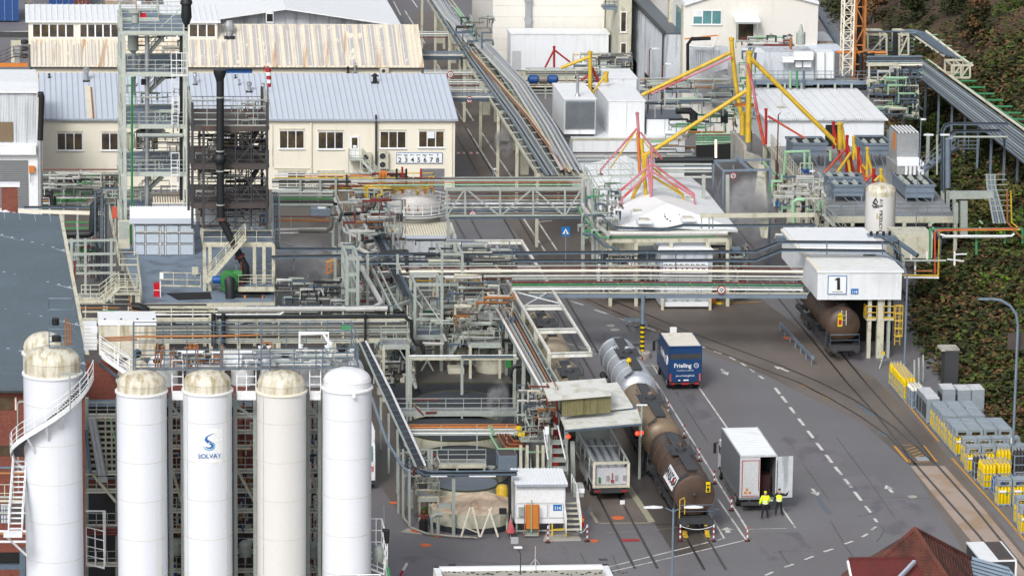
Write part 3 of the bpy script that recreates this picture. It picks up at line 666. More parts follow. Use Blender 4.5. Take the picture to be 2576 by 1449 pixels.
def person(x,b,label,face,arm_l,arm_r,vest,leg_sp=.1,step=.0,cap='cloth'):
 """face: direction the person looks; arm_*: elbow and hand offsets from the shoulder (side, forward, up)"""
 e=bpy.data.objects.new('person',None);e.scale=(1.1,)*3;COL.objects.link(e);e.location=Z(x,b,0);e['label']=label;e['category']='person';e['group']='workers in high-visibility clothing behind the truck'
 fw=face.normalized();sd=fw.cross(UP).normalized()
 Q=lambda s,f,u:sd*s+fw*f+UP*u
 pel,chest,neck,head=Q(0,0,.95),Q(0,.02,1.33),Q(0,.02,1.5),Q(0,.04,1.62)
 def arm(s,a):
  sh=Q(s*.19,.01,1.42);el=sh+Q(s*a[0][0],a[0][1],a[0][2]);ha=sh+Q(s*a[1][0],a[1][1],a[1][2]);return sh,el,ha
 def leg(s):return Q(s*.1,0,.9),Q(s*(.1+leg_sp*.5),step*s*.5+.03,.5),Q(s*(.1+leg_sp),step*s,.09),Q(s*(.11+leg_sp),step*s+.17,.04)
 bc=[[(pel,.14),(Q(0,0,1.12),.13),(chest,.155),(neck,.06),(head-UP*.05,.075),(head+UP*.06,.09),(head+UP*.13,.06)]]
 A={}
 for s,a in((-1,arm_l),(1,arm_r)):
  sh,el,ha=arm(s,a);A[s]=(sh,el,ha);wr=el.lerp(ha,.86)
  bc.append([(chest,.155),(sh,.065),(el,.045),(wr,.03),(ha,.032)])
  d=(ha-wr).normalized();c_=d.orthogonal().normalized()
  for q,ln_ in((-1.5,.07),(-.5,.085),(.5,.08),(1.5,.06)):
   o1=ha+c_*q*.016+d*.03;bc.append([(ha,.032),(o1,.009),(o1+d*ln_*.5+fw*.008,.008),(o1+d*ln_,.007)])
  bc.append([(ha,.032),(ha+c_*.04+d*.015,.01),(ha+c_*.055+d*.05,.009)])
  h,kn,an,toe=leg(s);bc.append([(pel,.14),(h,.09),(kn,.06),(an,.042),(toe,.04)])
 skin('body',bc,'skin',e)
 tc=[[(Q(0,0,.92),.155),(Q(0,0,1.02),.15)]]
 for s in(-1,1):h,kn,an,toe=leg(s);tc.append([(Q(0,0,.92),.155),(h-UP*.05,.105),(kn,.078),(an,.066)])
 skin('trousers',tc,'cloth',e)
 for s in(-1,1):h,kn,an,toe=leg(s);skin('shoe',[[(an-UP*.02,.055),(toe,.055),(toe+fw*.05,.045)]],'rubber',e)
 def coat(m,sleeves,g,nm):
  jc=[[(Q(0,0,.9),.175+g),(Q(0,0,1.12),.165+g),(chest,.185+g),(Q(0,.02,1.47),.085+g)]]
  for s in(-1,1):
   sh,el,ha=A[s]
   jc.append([(chest,.185+g),(sh,.095+g)]+([(el,.075+g),(el.lerp(ha,.85),.055+g)]if sleeves else[]))
  return skin(nm,jc,m,e)
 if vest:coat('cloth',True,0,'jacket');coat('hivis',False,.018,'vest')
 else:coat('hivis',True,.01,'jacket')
 skin('cap',[[(head+UP*.04,.1),(head+UP*.12,.098),(head+UP*.165,.05)]],cap,e,1)
 bd=M('reflective_band','letter_white');
 for z_ in(1.0,1.15):bd.lathe(Q(0,.01,z_),[(.19,0),(.192,.05)],18)
 o=bpy.data.objects.new('reflective_band',bd.mesh(Vector()));COL.objects.link(o);o.parent=e
 # face: brow, nose, eyes, ears
 fc=M('face','skin');fc.slab([head+fw*.09+sd*.012,head+fw*.09-sd*.012,head+fw*.115-UP*.03],UP*.02)
 for s in(-1,1):fc.box(head+sd*s*.088,fw*.03,sd*s*.015,UP*.05)
 o=bpy.data.objects.new('face',fc.mesh(Vector()));COL.objects.link(o);o.parent=e
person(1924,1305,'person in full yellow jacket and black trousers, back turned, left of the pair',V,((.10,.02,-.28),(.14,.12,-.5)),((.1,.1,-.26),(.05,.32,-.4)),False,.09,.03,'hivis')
person(1959,1298,'person in yellow vest over dark clothes reaching up to the open truck door',V*.8+RT*.2,((.08,.05,-.28),(.1,.22,-.42)),((.22,.12,-.1),(.34,.3,.08)),True,.1,.06)
# ================================================================== crates of gas cylinders along the foot of the hill
def zc(x,y):return 2189.6+x*.2134,893.2+y*.2134
CR={}
def crate_proto(kind):
 e=bpy.data.objects.new('cylinder_crate',None);COL.objects.link(e);e.location=(0,0,0);e['category']='gas cylinder crate';e['group']='crates of gas cylinders beside the hill'
 def put(k,par=None):
  o=bpy.data.objects.new(k.name,k.mesh(Vector()));COL.objects.link(o);o.parent=par or e
  for q in k.kids:put(q,o)
  return o
 w_,d_,h_=1.0,.78,1.85
 U_,V_=RT,V
 P=lambda u,v,z:U_*u+V_*v+UP*z
 f=M('frame','crate_grey');top={'lid':h_,'open':1.05,'cream':1.35,'cab':h_,'dark':1.3,'blue':1.1}[kind]
 for u_ in(.03,w_-.03):
  for v_ in(.03,d_-.03):f.bar(P(u_,v_,.1),P(u_,v_,top),.06)
 for z_ in([.12,.95,1.45,top]if kind=='lid' else[.12,top*.5,top]):
  for v_ in(.03,d_-.03):f.bar(P(0,v_,z_),P(w_,v_,z_),.055)
  for u_ in(.03,w_-.03):f.bar(P(u_,0,z_),P(u_,d_,z_),.055)
 f.box(P(0,0,.06),U_*w_,V_*d_,UP*.08)
 for u_ in(.05,.45,.85):f.box(P(u_,0,0),U_*.1,V_*d_,UP*.06)
 put(f)
 if kind in('lid','cab'):
  l=M('lid','crate_grey' if kind=='lid' else 'door_grey');l.box(P(-.01,-.01,h_),U_*(w_+.02),V_*(d_+.02),UP*.03)
  l.box(P(.05,.1,h_+.03),U_*.9,V_*.07,UP*.05);l.box(P(.05,.6,h_+.03),U_*.9,V_*.07,UP*.05)
  for u_ in(0,w_-.04):l.box(P(u_,0,h_+.03),U_*.04,V_*d_,UP*.03)
  put(l)
 if kind=='cab':
  b=M('side_panel','crate_grey');b.box(P(0,.0,.15),U_*.02,V_*d_,UP*1.7);b.box(P(0,0,.15),U_*w_,V_*.02,UP*1.7);put(b)
  b=M('vent','dark');
  for i in range(3):b.box(P(-.01,.1+i*.22,.35),U_*.01,V_*.14,UP*1.1)
  put(b);return e
 cylm={'lid':'yellow_cyl','open':'yellow_cyl','cream':'blue_steel','dark':'dark_steel','blue':'blue_paint'}[kind]
 ch={'lid':1.3,'open':1.62,'cream':1.5,'dark':1.55,'blue':1.05}[kind]
 c=M('gas_cylinder',cylm);c.smooth=True;c.lathe(P(0,0,.15),[(.115,0),(.125,.03),(.125,ch-.3),(.1,ch-.18),(.05,ch-.1),(.05,ch-.02)],12)
 vlv=M('valve','alu');vlv.lathe(P(0,0,.15+ch-.05),[(.035,0),(.05,.06),(.03,.15)],6)
 me,mv=c.mesh(Vector()),vlv.mesh(Vector())
 cap=None
 if kind in('cream',):
  cc=M('cap','cream');cc.smooth=True;cc.lathe(P(0,0,.15+ch-.3),[(.122,0),(.11,.12),(.06,.2),(.05,.3)],10);cap=cc.mesh(Vector())
 for i in range(4):
  for j in range(3):
   if kind=='lid' and j==1 and i in(1,2):continue
   o=bpy.data.objects.new('gas_cylinder',me);COL.objects.link(o);o.parent=e;o.location=P(.14+.24*i,.14+.25*j,0)
   if kind!='lid':
    v_=bpy.data.objects.new('valve',mv);COL.objects.link(v_);v_.parent=o
    if cap:k_=bpy.data.objects.new('cap',cap);COL.objects.link(k_);k_.parent=o
 if kind=='lid':
  lb=M('label_plate','letter_white');lb.box(P(.14,-.012,.98),U_*.5,V_*.01,UP*.14);put(lb)
  lg=M('green_tag','green');lg.box(P(.62,-.0,.75),U_*.1,V_*.02,UP*.22);put(lg)
  pn=M('upper_panel','crate_grey');pn.box(P(0,.02,1.45),U_*.2,V_*.02,UP*.4);pn.box(P(.8,.02,1.45),U_*.2,V_*.02,UP*.4);pn.box(P(.02,0,1.45),U_*.02,V_*.78,UP*.4);pn.box(P(.2,.02,1.72),U_*.6,V_*.02,UP*.13);put(pn)
 if kind=='blue':
  for i in range(10):
   cc=M('blue_cap','blue_box');cc.lathe(P(.1+rnd.random()*.8,.1+rnd.random()*.6,1.15),[(.09,0),(.1,.06),(.07,.13)],8);put(cc)
 return e
for k_ in('lid','open','cream','cab','dark','blue'):CR[k_]=[crate_proto(k_),False]
ORD=['first','second','third','fourth','fifth','sixth','seventh','eighth','ninth','tenth','eleventh','twelfth']
DESC={'lid':'lidded yellow cylinder crate','open':'open yellow cylinder pallet','cream':'cream capped cylinder pallet','cab':'grey white-lidded cabinet','dark':'dark cylinder pallet','blue':'blue capped cylinder pallet'}
def crate(kind,p,label):
 pr=CR[kind]
 if not pr[1]:pr[1]=True;o=pr[0]
 else:o=dup(pr[0],(0,0,0))
 o.location=p;o['label']=label;o.rotation_euler.z=rnd.uniform(-.035,.035)
def block(kind,fx,fy,rows,files,where,pitch=.88,fp=1.06,skip=(),start=0):
 """(fx, fy): zoomed pixel of the front-left foot of the nearest crate; rows run away from the camera"""
 O=Z(*zc(fx,fy),0)
 for i in range(rows):
  for j in range(files):
   if(i,j)in skip:continue
   nm='' if rows<2 else ', nearest' if i==0 else ', %s back'%ORD[i]
   fl='' if files==1 else ', %s from left'%ORD[j]
   crate(kind,O+V*(i*pitch)+RT*(j*fp+rnd.uniform(-.03,.03))+V*rnd.uniform(-.02,.02),'%s%s%s, %s'%(DESC[kind],nm,fl,where))
block('open',380,540,6,1,'at the far end of the line')
block('cream',480,635,2,1,'just before the cabinets')
block('cab',655,805,2,1,'nearer cabinet group');block('cab',590,735,2,1,'farther cabinet group')
block('cab',845,690,2,1,'hill side of the cabinets');block('cab',1020,700,2,2,'in the back corner')
block('lid',845,1015,5,3,'in the farther lidded group')
block('lid',990,1185,4,4,'in the middle lidded group',pitch=.84)
block('lid',1080,1290,1,4,'in the short row before the middle');block('lid',1135,1385,1,4,'behind the open yellow pallets')
block('open',1320,1575,2,2,'beside the blue capped pallets');block('dark',1215,1480,1,1,'left of the open yellow pallets')
block('open',1500,1410,2,1,'near the lamp post on the right');block('dark',1690,1400,1,1,'right of the lamp post');block('dark',1640,1330,1,1,'behind the lamp post')
block('blue',1440,1650,1,4,'behind the front lidded pair')
block('lid',1490,1780,1,2,'in the front pair by the yellow line');block('lid',1760,2110,1,1,'at the frame edge, nearer');block('lid',1710,2000,1,2,'at the frame edge, farther')
for k_,(o,used)in CR.items():
 if not used:
  for c in list(o.children_recursive):bpy.data.objects.remove(c)
  bpy.data.objects.remove(o)
  # ================================================================== posts, lamps, barriers
def bollard(x,b,h,label,m='red',base=True,name='bollard',n=5,m2='white'):
 c=Z(x,b,0);t=T(name,label,'marker post','red and white marker posts')
 for i in range(n):
  k=t.p('stripe',m if i%2==0 else m2);k.lathe(c+UP*(.05+h*i/n),[(.055,0),(.055,h/n)],8)
 if base:k=t.p('base','rubber');k.lathe(c,[(.2,0),(.18,.05)],12)
for i,(x,y)in enumerate([(1646,989),(1681,1042),(1721,1101),(1759,1160),(1797,1217),(1840,1284)]):
 bollard(x,y,.95,'%s red and white lane post along the siding, counted from the far end'%ORD[i])
bollard(1542,882,.95,'red lane post standing alone near the striped column',n=3);bollard(1581,897,.9,'red lane post, left of the close pair by the striped column',n=3);bollard(1588,903,.9,'red lane post, right of the close pair by the striped column',n=3);bollard(1615,927,.9,'red lane post right of the striped column base',n=3)
bollard(1880,1360,.95,'orange post at the corner of the crossing lines',m='orange_red',n=5)
bollard(1378,1364,1.1,'red and white post by the yellow gate on the slab',n=6);bollard(1477,1361,1.1,'red and white post left of the chained opening',n=6)
bollard(1711,1361,1.1,'red and white chain post left of the brown wagon',n=6);bollard(1795,1361,1.1,'red and white chain post right of the brown wagon',n=6)
def chain(a,b,label):
 k=solo('barrier_chain',label,'chain','letter_white');p,q=Z(*a,1.1),Z(*b,1.1)
 k.tube([p.lerp(q,i/10)-UP*(.25*4*(i/10)*(1-i/10))for i in range(11)],.02,4)
chain((1711,1322),(1795,1322),'sagging white chain before the brown wagon buffers')
chain((1477,1322),(1452,1336),'white chain between the post and the steps of shed 114')
# lamp posts
def lamp2(x,b,ytop,label,arm=1.6,m='blue_steel'):
 t=T('street_lamp',label,'street lamp');c=Z(x,b,0);h=(W(x,ytop,b)-c).z
 k=t.p('pole',m,smooth=True);k.tube([c,c+UP*h],[.1,.06],8)
 for s_ in(-1,1):
  a=t.p('arm',m);a.tube([c+UP*(h-.2),c+UP*(h+.05)+U*s_*.5],.035,5)
  k=t.p('lamp_head','lamp_white',smooth=True);q=c+UP*(h+.1)+U*s_*(arm*.65+.25)
  k.add([q+U*(math.cos(a_)*.62)+V*(math.sin(a_)*.17)+UP*z_ for z_ in(-.05,.04)for a_ in[i*math.pi/6 for i in range(12)]]+[q+UP*.12],[tuple(range(12))[::-1]]+[(i,(i+1)%12,12+(i+1)%12,12+i)for i in range(12)]+[(12+i,12+(i+1)%12,24)for i in range(12)])
 return t
lamp2(1690,1475,1277,'double armed lamp post rising in front of the brown wagon')
def lamp1(x,b,ytop,label,dx=-1.2,hm='lamp_white',m='blue_steel',r=.08,arch=False,dv=0,hl=.55):
 t=T('street_lamp',label,'street lamp');c=Z(x,b,0);h=(W(x,ytop,b)-c).z
 k=t.p('pole',m,smooth=True);e=c+UP*h+U*dx+V*dv
 if arch:k.tube([c,c+UP*(h-1.9),c+UP*(h-1.1)+U*dx*.08,c+UP*(h-.5)+U*dx*.3,c+UP*(h-.1)+U*dx*.65,e],r,7)
 else:k.tube([c,c+UP*(h-.15),e-(e-c-UP*h).normalized()*.1],r,6)
 k=t.p('lamp_head',hm,smooth=True);d=Vector((e.x-c.x,e.y-c.y,0)).normalized();s_=d.cross(UP)
 k.add([e+d*(math.cos(a_)*hl+hl*.7)+s_*(math.sin(a_)*.2)+UP*z_ for z_ in(-.06,.04)for a_ in[i*math.pi/6 for i in range(12)]],[tuple(range(12))[::-1],tuple(range(12,24))]+[(i,(i+1)%12,12+(i+1)%12,12+i)for i in range(12)])
 return t
lamp1(2275,925,640,'tall grey lamp post with long arched arm beside the number one building',dx=-2.6,hm='dark_steel',arch=True)
t=lamp1(2546,1185,748,'tall lamp post carrying a dark board before the hill',dx=-2.0,hm='blue_steel',arch=True,r=.1)
k=t.p('dark_board','rust_dark');k.box(W(2534,880,1183),U*1.6,V*.06,UP*1.2)
k=t.p('notice','letter_white');k.box(W(2541,1130,1183)-V*.1,U*.28,V*.03,UP*.85);k.box(W(2544,1120,1183)-V*.1,U*.02,V*.02,UP*.5)
lamp1(1241,470,425,'small white globe lamp at the end of the long pipe bridge',dx=.02,hl=.2,r=.06)
# striped column of the bridge
t=T('bridge_column','round blue-grey column with yellow and black bands on a concrete foot','column')
c=Z(1615,900,0);zt_=(W(1615,742,900)-c).z
k=t.p('foot','concrete',smooth=True);k.lathe(c,[(.68,0),(.68,.45),(.6,.52),(.3,.53)],24)
for i in range(12):
 k=t.p('band','yellow_cyl' if i%2==0 else 'black',smooth=True);k.lathe(c+UP*(.53+i*.185),[(.175,0),(.175,.185)],16)
k=t.p('shaft','blue_steel',smooth=True);k.lathe(c,[(.17,2.7),(.17,zt_)],16)
# guard rail on the right
t=T('guard_rail','steel crash barrier beside the track to the number one building','crash barrier')
a,b=Z(1962,833,0),Z(2041,918,0)
k=t.p('beam','blue_steel');
for z_ in(.55,.7):k.bar(a+UP*z_,b+UP*z_,.08,.12)
k.bar(a+UP*.62,b+UP*.62,.03,.2);k.box(b+UP*.5,U*.15,NV*.25,UP*.3)
for i in range(7):q=a.lerp(b,i/6);t.p('post','blue_steel').bar(q,q+UP*.75,.1)
t=T('guard_rail','short crash barrier behind the striped column','crash barrier');k=t.p('beam','blue_steel')
k.bar(Z(1571,803,.8),Z(1612,806,.8),.2,.25);k.bar(Z(1612,806,.8),Z(1626,816,.8),.2,.25)
for q in((1577,815),(1619,821),(1600,819)):t.p('post','blue_steel').bar(Z(*q),Z(*q,.9),.12)
# folding stand by the wagon
t=T('trestle','grey metal trestle by the posts under the number one building','trestle');k=t.p('leg','galv')
for a_,b_ in(((2212,928),(2223,893)),((2238,915),(2226,893))):k.bar(Z(*a_),W(*b_,922),.07)
k.bar(W(2214,905,922),W(2234,905,918),.07);k=t.p('load','yellow');k.box(W(2218,893,922),U*.25,V*.2,UP*.25)
# pedestrian sign etc: column at bottom left of yard
k=solo('marker_pole','thin white pole beside the yard road left of the foam basin','pole','galv');c=Z(966,1375);k.bar(c,W(966,1272,1375),.1)
t=T('traffic_post','tilted red and white post at the bottom of the yard','marker post');c=Z(1004,1452)
k=t.p('post','bright_red');k.bar(c,c+UP*.5+U*.25,.12);k=t.p('top','white');k.bar(c+UP*.5+U*.25,c+UP*.95+U*.5,.16)
# yellow frame on slab near shed
t=T('hoop_barrier','low yellow steel hoop on a concrete slab beside shed 114','barrier');k=t.p('frame','yellow')
for x in(1389,1424):k.bar(Z(x,1350),W(x,1317,1350),.1)
k.bar(W(1389,1332,1350),W(1424,1330,1350),.1);k=t.p('slab','concrete');k.slab([Z(1366,1362)+UP*.01,Z(1375,1340)+UP*.01,Z(1454,1340)+UP*.01,Z(1462,1360)+UP*.01],UP*.06)
t=T('standpipe','grey standpipe with round foot by the foam basin','standpipe');c=Z(1102,1346)
t.p('foot','orange_hatch').lathe(c,[(.36,0),(.34,.06)],18);t.p('pipe','galv',smooth=True).tube([c,c+UP*1.3],.13,10);k=t.p('hood','galv');k.tube([c+UP*1.25-U*.45,c+UP*1.5-U*.1,c+UP*1.45+U*.3],.14,6);k.tube([c+UP*1.25-U*.45,c+UP*.2-U*.4],.09,6)
t=T('hydrant','red fire hydrant with dark base near the foam basin','hydrant');c=Z(1065,1336)
t.p('base','dark').lathe(c,[(.3,0),(.28,.8)],12);k=t.p('body','red_pipe',smooth=True);k.lathe(c+UP*.6,[(.14,0),(.14,.3),(.2,.33),(.2,.4),(.1,.46),(.1,.7),(.15,.75),(.05,.85)],12);k.lathe(c+UP*1.1-U*.4,[(.08,0),(.08,.8)],8,U)
t=T('parasol','folded pink and white parasol hanging beside shed 114','parasol');c=Z(1284,1352)
t.p('pole','galv').bar(c,c+UP*1.6,.05);k=t.p('canopy','pink');k.lathe(c+UP*.35,[(.3,0),(.33,.08),(.12,.7),(.03,1.0)],8)
# ================================================================== buildings
def proj(P):
 d=Vector(P)-Vector((0,0,CAMH));k=FOC/d.dot(_f);return PX+d.dot(_r)*k,PY-d.dot(_u)*k
def run_to(p,dz,y):
 """metres along V from p so that, dz higher, the point falls on picture row y"""
 lo,hi=-5,200
 for _ in range(50):
  m_=(lo+hi)/2
  if proj(p+V*m_+UP*dz)[1]>y:lo=m_
  else:hi=m_
 return(lo+hi)/2
def window(t,x0,x1,y0,y1,b,n=3,shut=None,glass='glass',off=0.0,frame='frame',name='window'):
 p=W(x0,y1,b)-_N*off;w_=(W(x1,y1,b)-W(x0,y1,b)).dot(U);h=(W(x0,y0,b)-W(x0,y1,b)).z
 f=t.p(name,frame);fw_=.09
 f.box(p-_N*.05,U*w_,_N*.05,UP*fw_);f.box(p-_N*.05+UP*(h-fw_),U*w_,_N*.05,UP*fw_)
 for i in range(n+1):f.box(p-_N*.05+U*((w_-fw_)*i/n)+UP*fw_,U*fw_,_N*.05,UP*(h-2*fw_))
 g_=f.sub('pane',glass);g_.box(p-_N*.02+U*.03+UP*.03,U*(w_-.06),_N*.02,UP*(h-.06))
 s_=f.sub('sill','frame');s_.box(p-_N*.16-U*.05-UP*.05,U*(w_+.1),_N*.15,UP*.05)
 if rnd.random()<.45 and n>1:f.sub('blind','white_sheet').box(p-_N*.03+U*(.1 if rnd.random()<.5 else w_/3)+UP*(h*.55),U*(w_/3-.12),_N*.015,UP*(h*.42))
 if shut:k=f.sub('shutter_box','cream_steel');k.box(p-_N*.09+UP*h,U*w_,_N*.08,UP*shut)
 return f
def gable(t,x0,x1,ye,b,yr,rise,wall,roof,nseam=0,seam='seam',over=.25,zb=0,rib_t=.05,seam_w=.06,back=None,gutter='seam'):
 p=W(x0,ye,b);p.z=W((x0+x1)/2,ye,b).z;q=W(x1,ye,b);L=(q-p).dot(U);ze=p.z;p0=Vector((p.x,p.y,zb))
 run=run_to(p+U*(L/2),rise,yr);D_=back or run*2
 w_=t.p('wall',wall);w_.ub(p0,L,D_,ze-zb)
 for o in(0,L-.1):w_.slab([p+U*o,p+U*o+V*run*2,p+U*o+V*run+UP*rise],U*.1)
 r_=t.p('roof',roof);sl=V*run+UP*rise;n_=U.cross(sl).normalized()
 e0=p-U*over-sl*(over/run);e1=p+U*(L+over)-sl*(over/run)
 r_.slab([e0,e1,e1+sl*(1+over/run),e0+sl*(1+over/run)],n_*.12)
 s2=V*run-UP*rise;f0=p-U*over+sl;f1=f0+U*(L+2*over)
 r_.slab([f0,f1,f1+s2,f0+s2],UP*.12)
 if nseam:
  s_=r_.sub('standing_seam',seam);Lr=L+2*over
  for i in range(nseam+1):s_.box(e0+U*((Lr-seam_w)*i/nseam)+n_*.12,U*seam_w,sl*(1+over/run),n_*rib_t)
 if gutter:g_=t.p('gutter',gutter);g_.box(e0-V*.14-UP*.06,U*(L+2*over),V*.16,UP*.16)
 return dict(p=p,L=L,run=run,sl=sl,n=n_,e0=e0,over=over,ze=ze)
def on_roof(G,x,y):
 """point of the front slope seen at picture (x, y)"""
 d=ray(x,y);o=Vector((0,0,CAMH));q=G['e0']+G['n']*.12;return o+d*((q-o).dot(G['n'])/d.dot(G['n']))
def roof_vent(c,h,r,label,m='alu',m2='alu',name='roof_vent',style=0):
 t=T(name,label,'roof vent','vents on the roofs');k=t.p('stack',m,smooth=True);k.lathe(c-UP*.1,[(r*.7,0),(r*.7,h*.7)],14)
 k=t.p('flashing','black');k.box(c-U*r*1.3-V*r*1.3-UP*.25,U*r*2.6,V*r*2.6,UP*.3)
 k=t.p('cowl',m2,smooth=True)
 if style==0:k.lathe(c+UP*h*.55,[(r*.7,0),(r*1.1,h*.1),(r*1.1,h*.25),(r*.8,h*.3),(r*1.2,h*.36),(r*.2,h*.45)],14)
 elif style==1:k.lathe(c+UP*h*.6,[(r*.7,0),(r*1.6,.02),(r*.1,h*.35)],4)
 else:k.lathe(c+UP*h*.3,[(r*.7,0),(r*1.2,h*.2),(r*1.2,h*.4),(r*.8,h*.6),(r*.8,h*.62)],8)
def ac_unit(x0,x1,y0,y1,b,fans,label,off=0.0):
 t=T('air_conditioner',label,'air conditioner','air conditioners on the walls');p=W(x0,y1,b)-V*off;w_=(W(x1,y1,b)-W(x0,y1,b)).dot(U);h=(W(x0,y0,b)-W(x0,y1,b)).z
 k=t.p('casing','cream_steel');k.box(p-V*.4,U*w_,V*.38,UP*h)
 for i in range(fans):
  f=t.p('fan','dark_steel');c=p+U*w_*.42+UP*h*(i+.5)/fans-V*.41;r=min(w_*.36,h/fans*.4)
  f.lathe(c,[(r,0),(r,.02)],18,NV);f.sub('fan_ring','cream').tube([c+NV*.03+(U*math.cos(a)+UP*math.sin(a))*r for a in[j*math.pi/8 for j in range(17)]],.03,4)
  # ---- the office building with the numbered board
t=T('office_building','cream office building with grey seamed metal roof and a board of numbers','building')
G=gable(t,106,1145,300,477,188,2.3,'cream','seam_roof',74)
B3=G
for a in((702,766,328,375),(799,865,331,376),(955,1022,330,374),(1052,1118,329,372),(143,209,334,379),(254,320,334,379),(340,400,334,379),(560,620,334,379)):window(t,*a,477,3,shut=.16)
for a in((699,770,434,476),(797,866,434,476),(141,209,438,476),(254,320,438,476),(955,1022,432,474)):window(t,*a,477,3,shut=.2)
k=t.p('garage_door','shutter');p=W(1060,476,477);
for i in range(9):k.box(p-_N*.05+UP*i*.22,U*2.15,_N*.04,UP*.2)
k=t.p('door','frame');p=W(881,398,477);k.box(p-_N*.07,U*.85,_N*.06,UP*2.1)
k.sub('pane','glass').box(p-_N*.09+U*.15+UP*.95,U*.52,_N*.02,UP*1.0);k.sub('notice','letter_white').box(p-_N*.11+U*.25+UP*.98,U*.35,_N*.01,UP*.25)
k=t.p('downpipe','dark_steel',smooth=True);k.tube([W(946,288,477)-_N*.3,W(946,416,477)-_N*.3],.11,8)
k=t.p('downpipe','cream');k.tube([W(783,308,477)-_N*.12,W(783,440,477)-_N*.12],.08,6);k=t.p('downpipe','cream');k.tube([W(1137,305,477)-_N*.12,W(1137,470,477)-_N*.12],.05,6)
k=t.p('cable_duct','cream_steel');k.bar(W(690,424,477)-_N*.05,W(780,425,477)-_N*.05,.07);k.bar(W(686,313,477)-_N*.05,W(686,420,477)-_N*.05,.05)
k=t.p('roof_repair','rust_roof');q=[on_roof(G,x,y)for x,y in((213,219),(228,219),(240,299),(220,299))];k.slab(q,G['n']*.06)
k=t.p('rust_streak','copper');q=[on_roof(G,x,y)for x,y in((227,221),(231,221),(238,299),(233,299))];k.slab(q,G['n']*.08)
t=T('number_board','white board with arrows and the numbers 2 to 8 on the cream wall','sign')
k=t.p('border','letter_blue');p=W(997,411,477)-_N*.1;wB=(W(1113,411,477)-W(997,411,477)).dot(U);hB=(W(997,384,477)-W(997,411,477)).z;k.box(p,U*wB,_N*.05,UP*hB)
k=t.p('board','letter_white');k.box(p+U*.05+UP*.05-_N*.02,U*(wB-.1),_N*.04,UP*(hB-.1))
for i in range(7):
 c=p+U*(.33+i*.59)-_N*.03
 t.text(str(i+2),c+UP*.32,.62,'letter_black',bold=.015,name='number')
 k=t.p('arrow','letter_black')
 if i<6:k.box(c+UP*.78-U*.17,U*.34,_N*.01,UP*.05);k.slab([c+UP*.8-U*.26,c+UP*.74-U*.12,c+UP*.87-U*.12],-_N*.01)
 else:k.box(c+UP*.68,U*.05,_N*.01,UP*.2);k.slab([c+UP*.97,c+UP*.84-U*.07,c+UP*.84+U*.1],-_N*.01)
 if i in(1,4):k.box(c+UP*.67-U*.1,U*.2,_N*.01,UP*.07)
ac_unit(909,933,383,424,477,2,'left one of the air conditioners beside the dark downpipe',.1);ac_unit(951,976,380,423,477,2,'right one of the air conditioners beside the dark downpipe',.1)
t=T('entrance_steps','pale green steel landing and steps below the white office door','stairs')
k=t.p('landing','pale_green');p=W(877,398,477)-_N*1.3;k.box(p,U*1.2,_N*1.2,UP*.1)
for u_ in(.0,1.1):t.p('leg','pale_green').bar(p+U*u_+UP*.05,Vector((p.x+u_,p.y,0)),.1)
t.p('railing','pale_green').rail([p+U*1.2,p,p+_N*1.2],1.0,.8)
k=t.p('flight','pale_green');k.stairs(Vector((p.x+3.6,p.y,.4)),p+U*1.25,1.1,_N)
for x,y,h,r,l,s_ in((943,208,.95,.28,'dark pagoda vent high on the office roof',1),(217,204,1.3,.26,'grey vent with black foot above the rusty roof strip',0),(491,213,1.2,.17,'slim grey vent right of the pale green tower',0),(627,231,1.0,.24,'grey vent on the office roof near the black chimney',0),(662,240,1.2,.17,'vent beside the windsock pole',0),(602,214,.55,.1,'tiny vent on the office roof left of its larger neighbour',0),(124,196,.4,.12,'small dark vent at the left end of the office ridge',0),(592,197,.35,.1,'small dark vent near the ridge beside the chimney',0)):
 roof_vent(on_roof(G,x,y),h,r,l,'black' if 'dark' in l else 'alu','black' if 'dark' in l else 'alu',style=s_)
 # ---- the stained long building behind it
t=T('workshop_building','long cream workshop with a rust stained ribbed metal roof','building')
G=gable(t,84,1060,168,334,64,3.2,'cream','rust_roof',88,seam='rust_roof',rib_t=.07,seam_w=.1,gutter='dark_steel')
B2=G
k=t.p('roof_panel','panel_grey')
nP=21
for i in range(nP):
 a,b2=480+i*26.8,480+i*26.8+15
 if b2<1050:
  k_=k if i==0 else t.p('roof_panel','panel_grey')
  e_=on_roof(G,a,165);f_=on_roof(G,b2,165);k_.slab([e_,f_,f_+G['sl']*.97,e_+G['sl']*.97],G['n']*.03)
for i in range(24):
 a=84+i*9.3+rnd.uniform(-2,2);e_=on_roof(G,a,166);f_=on_roof(G,a+rnd.uniform(1.5,5),166);t.p('roof_panel','panel_grey').slab([e_,f_,f_+G['sl']*rnd.uniform(.45,.65),e_+G['sl']*rnd.uniform(.45,.65)],G['n']*.04)
k=t.p('blue_panel','blue_paint');p=W(559,186,334);k.box(p-_N*.05,U*3.0,_N*.05,UP*.6)
k=t.p('dormer_wall','cream');p=on_roof(G,72,100);p1=on_roof(G,547,100);hD=10.55-p.z
Ld=(p1-p).dot(U);k.box(p-UP*.5,U*Ld,V*5,UP*(hD+.5))
bD=PY
def onp(x,y,base): # point on the upright U plane through base
 d=ray(x,y);o=Vector((0,0,CAMH));return o+d*((base-o).dot(_N)/d.dot(_N))
yT=proj(p+UP*hD)[1]
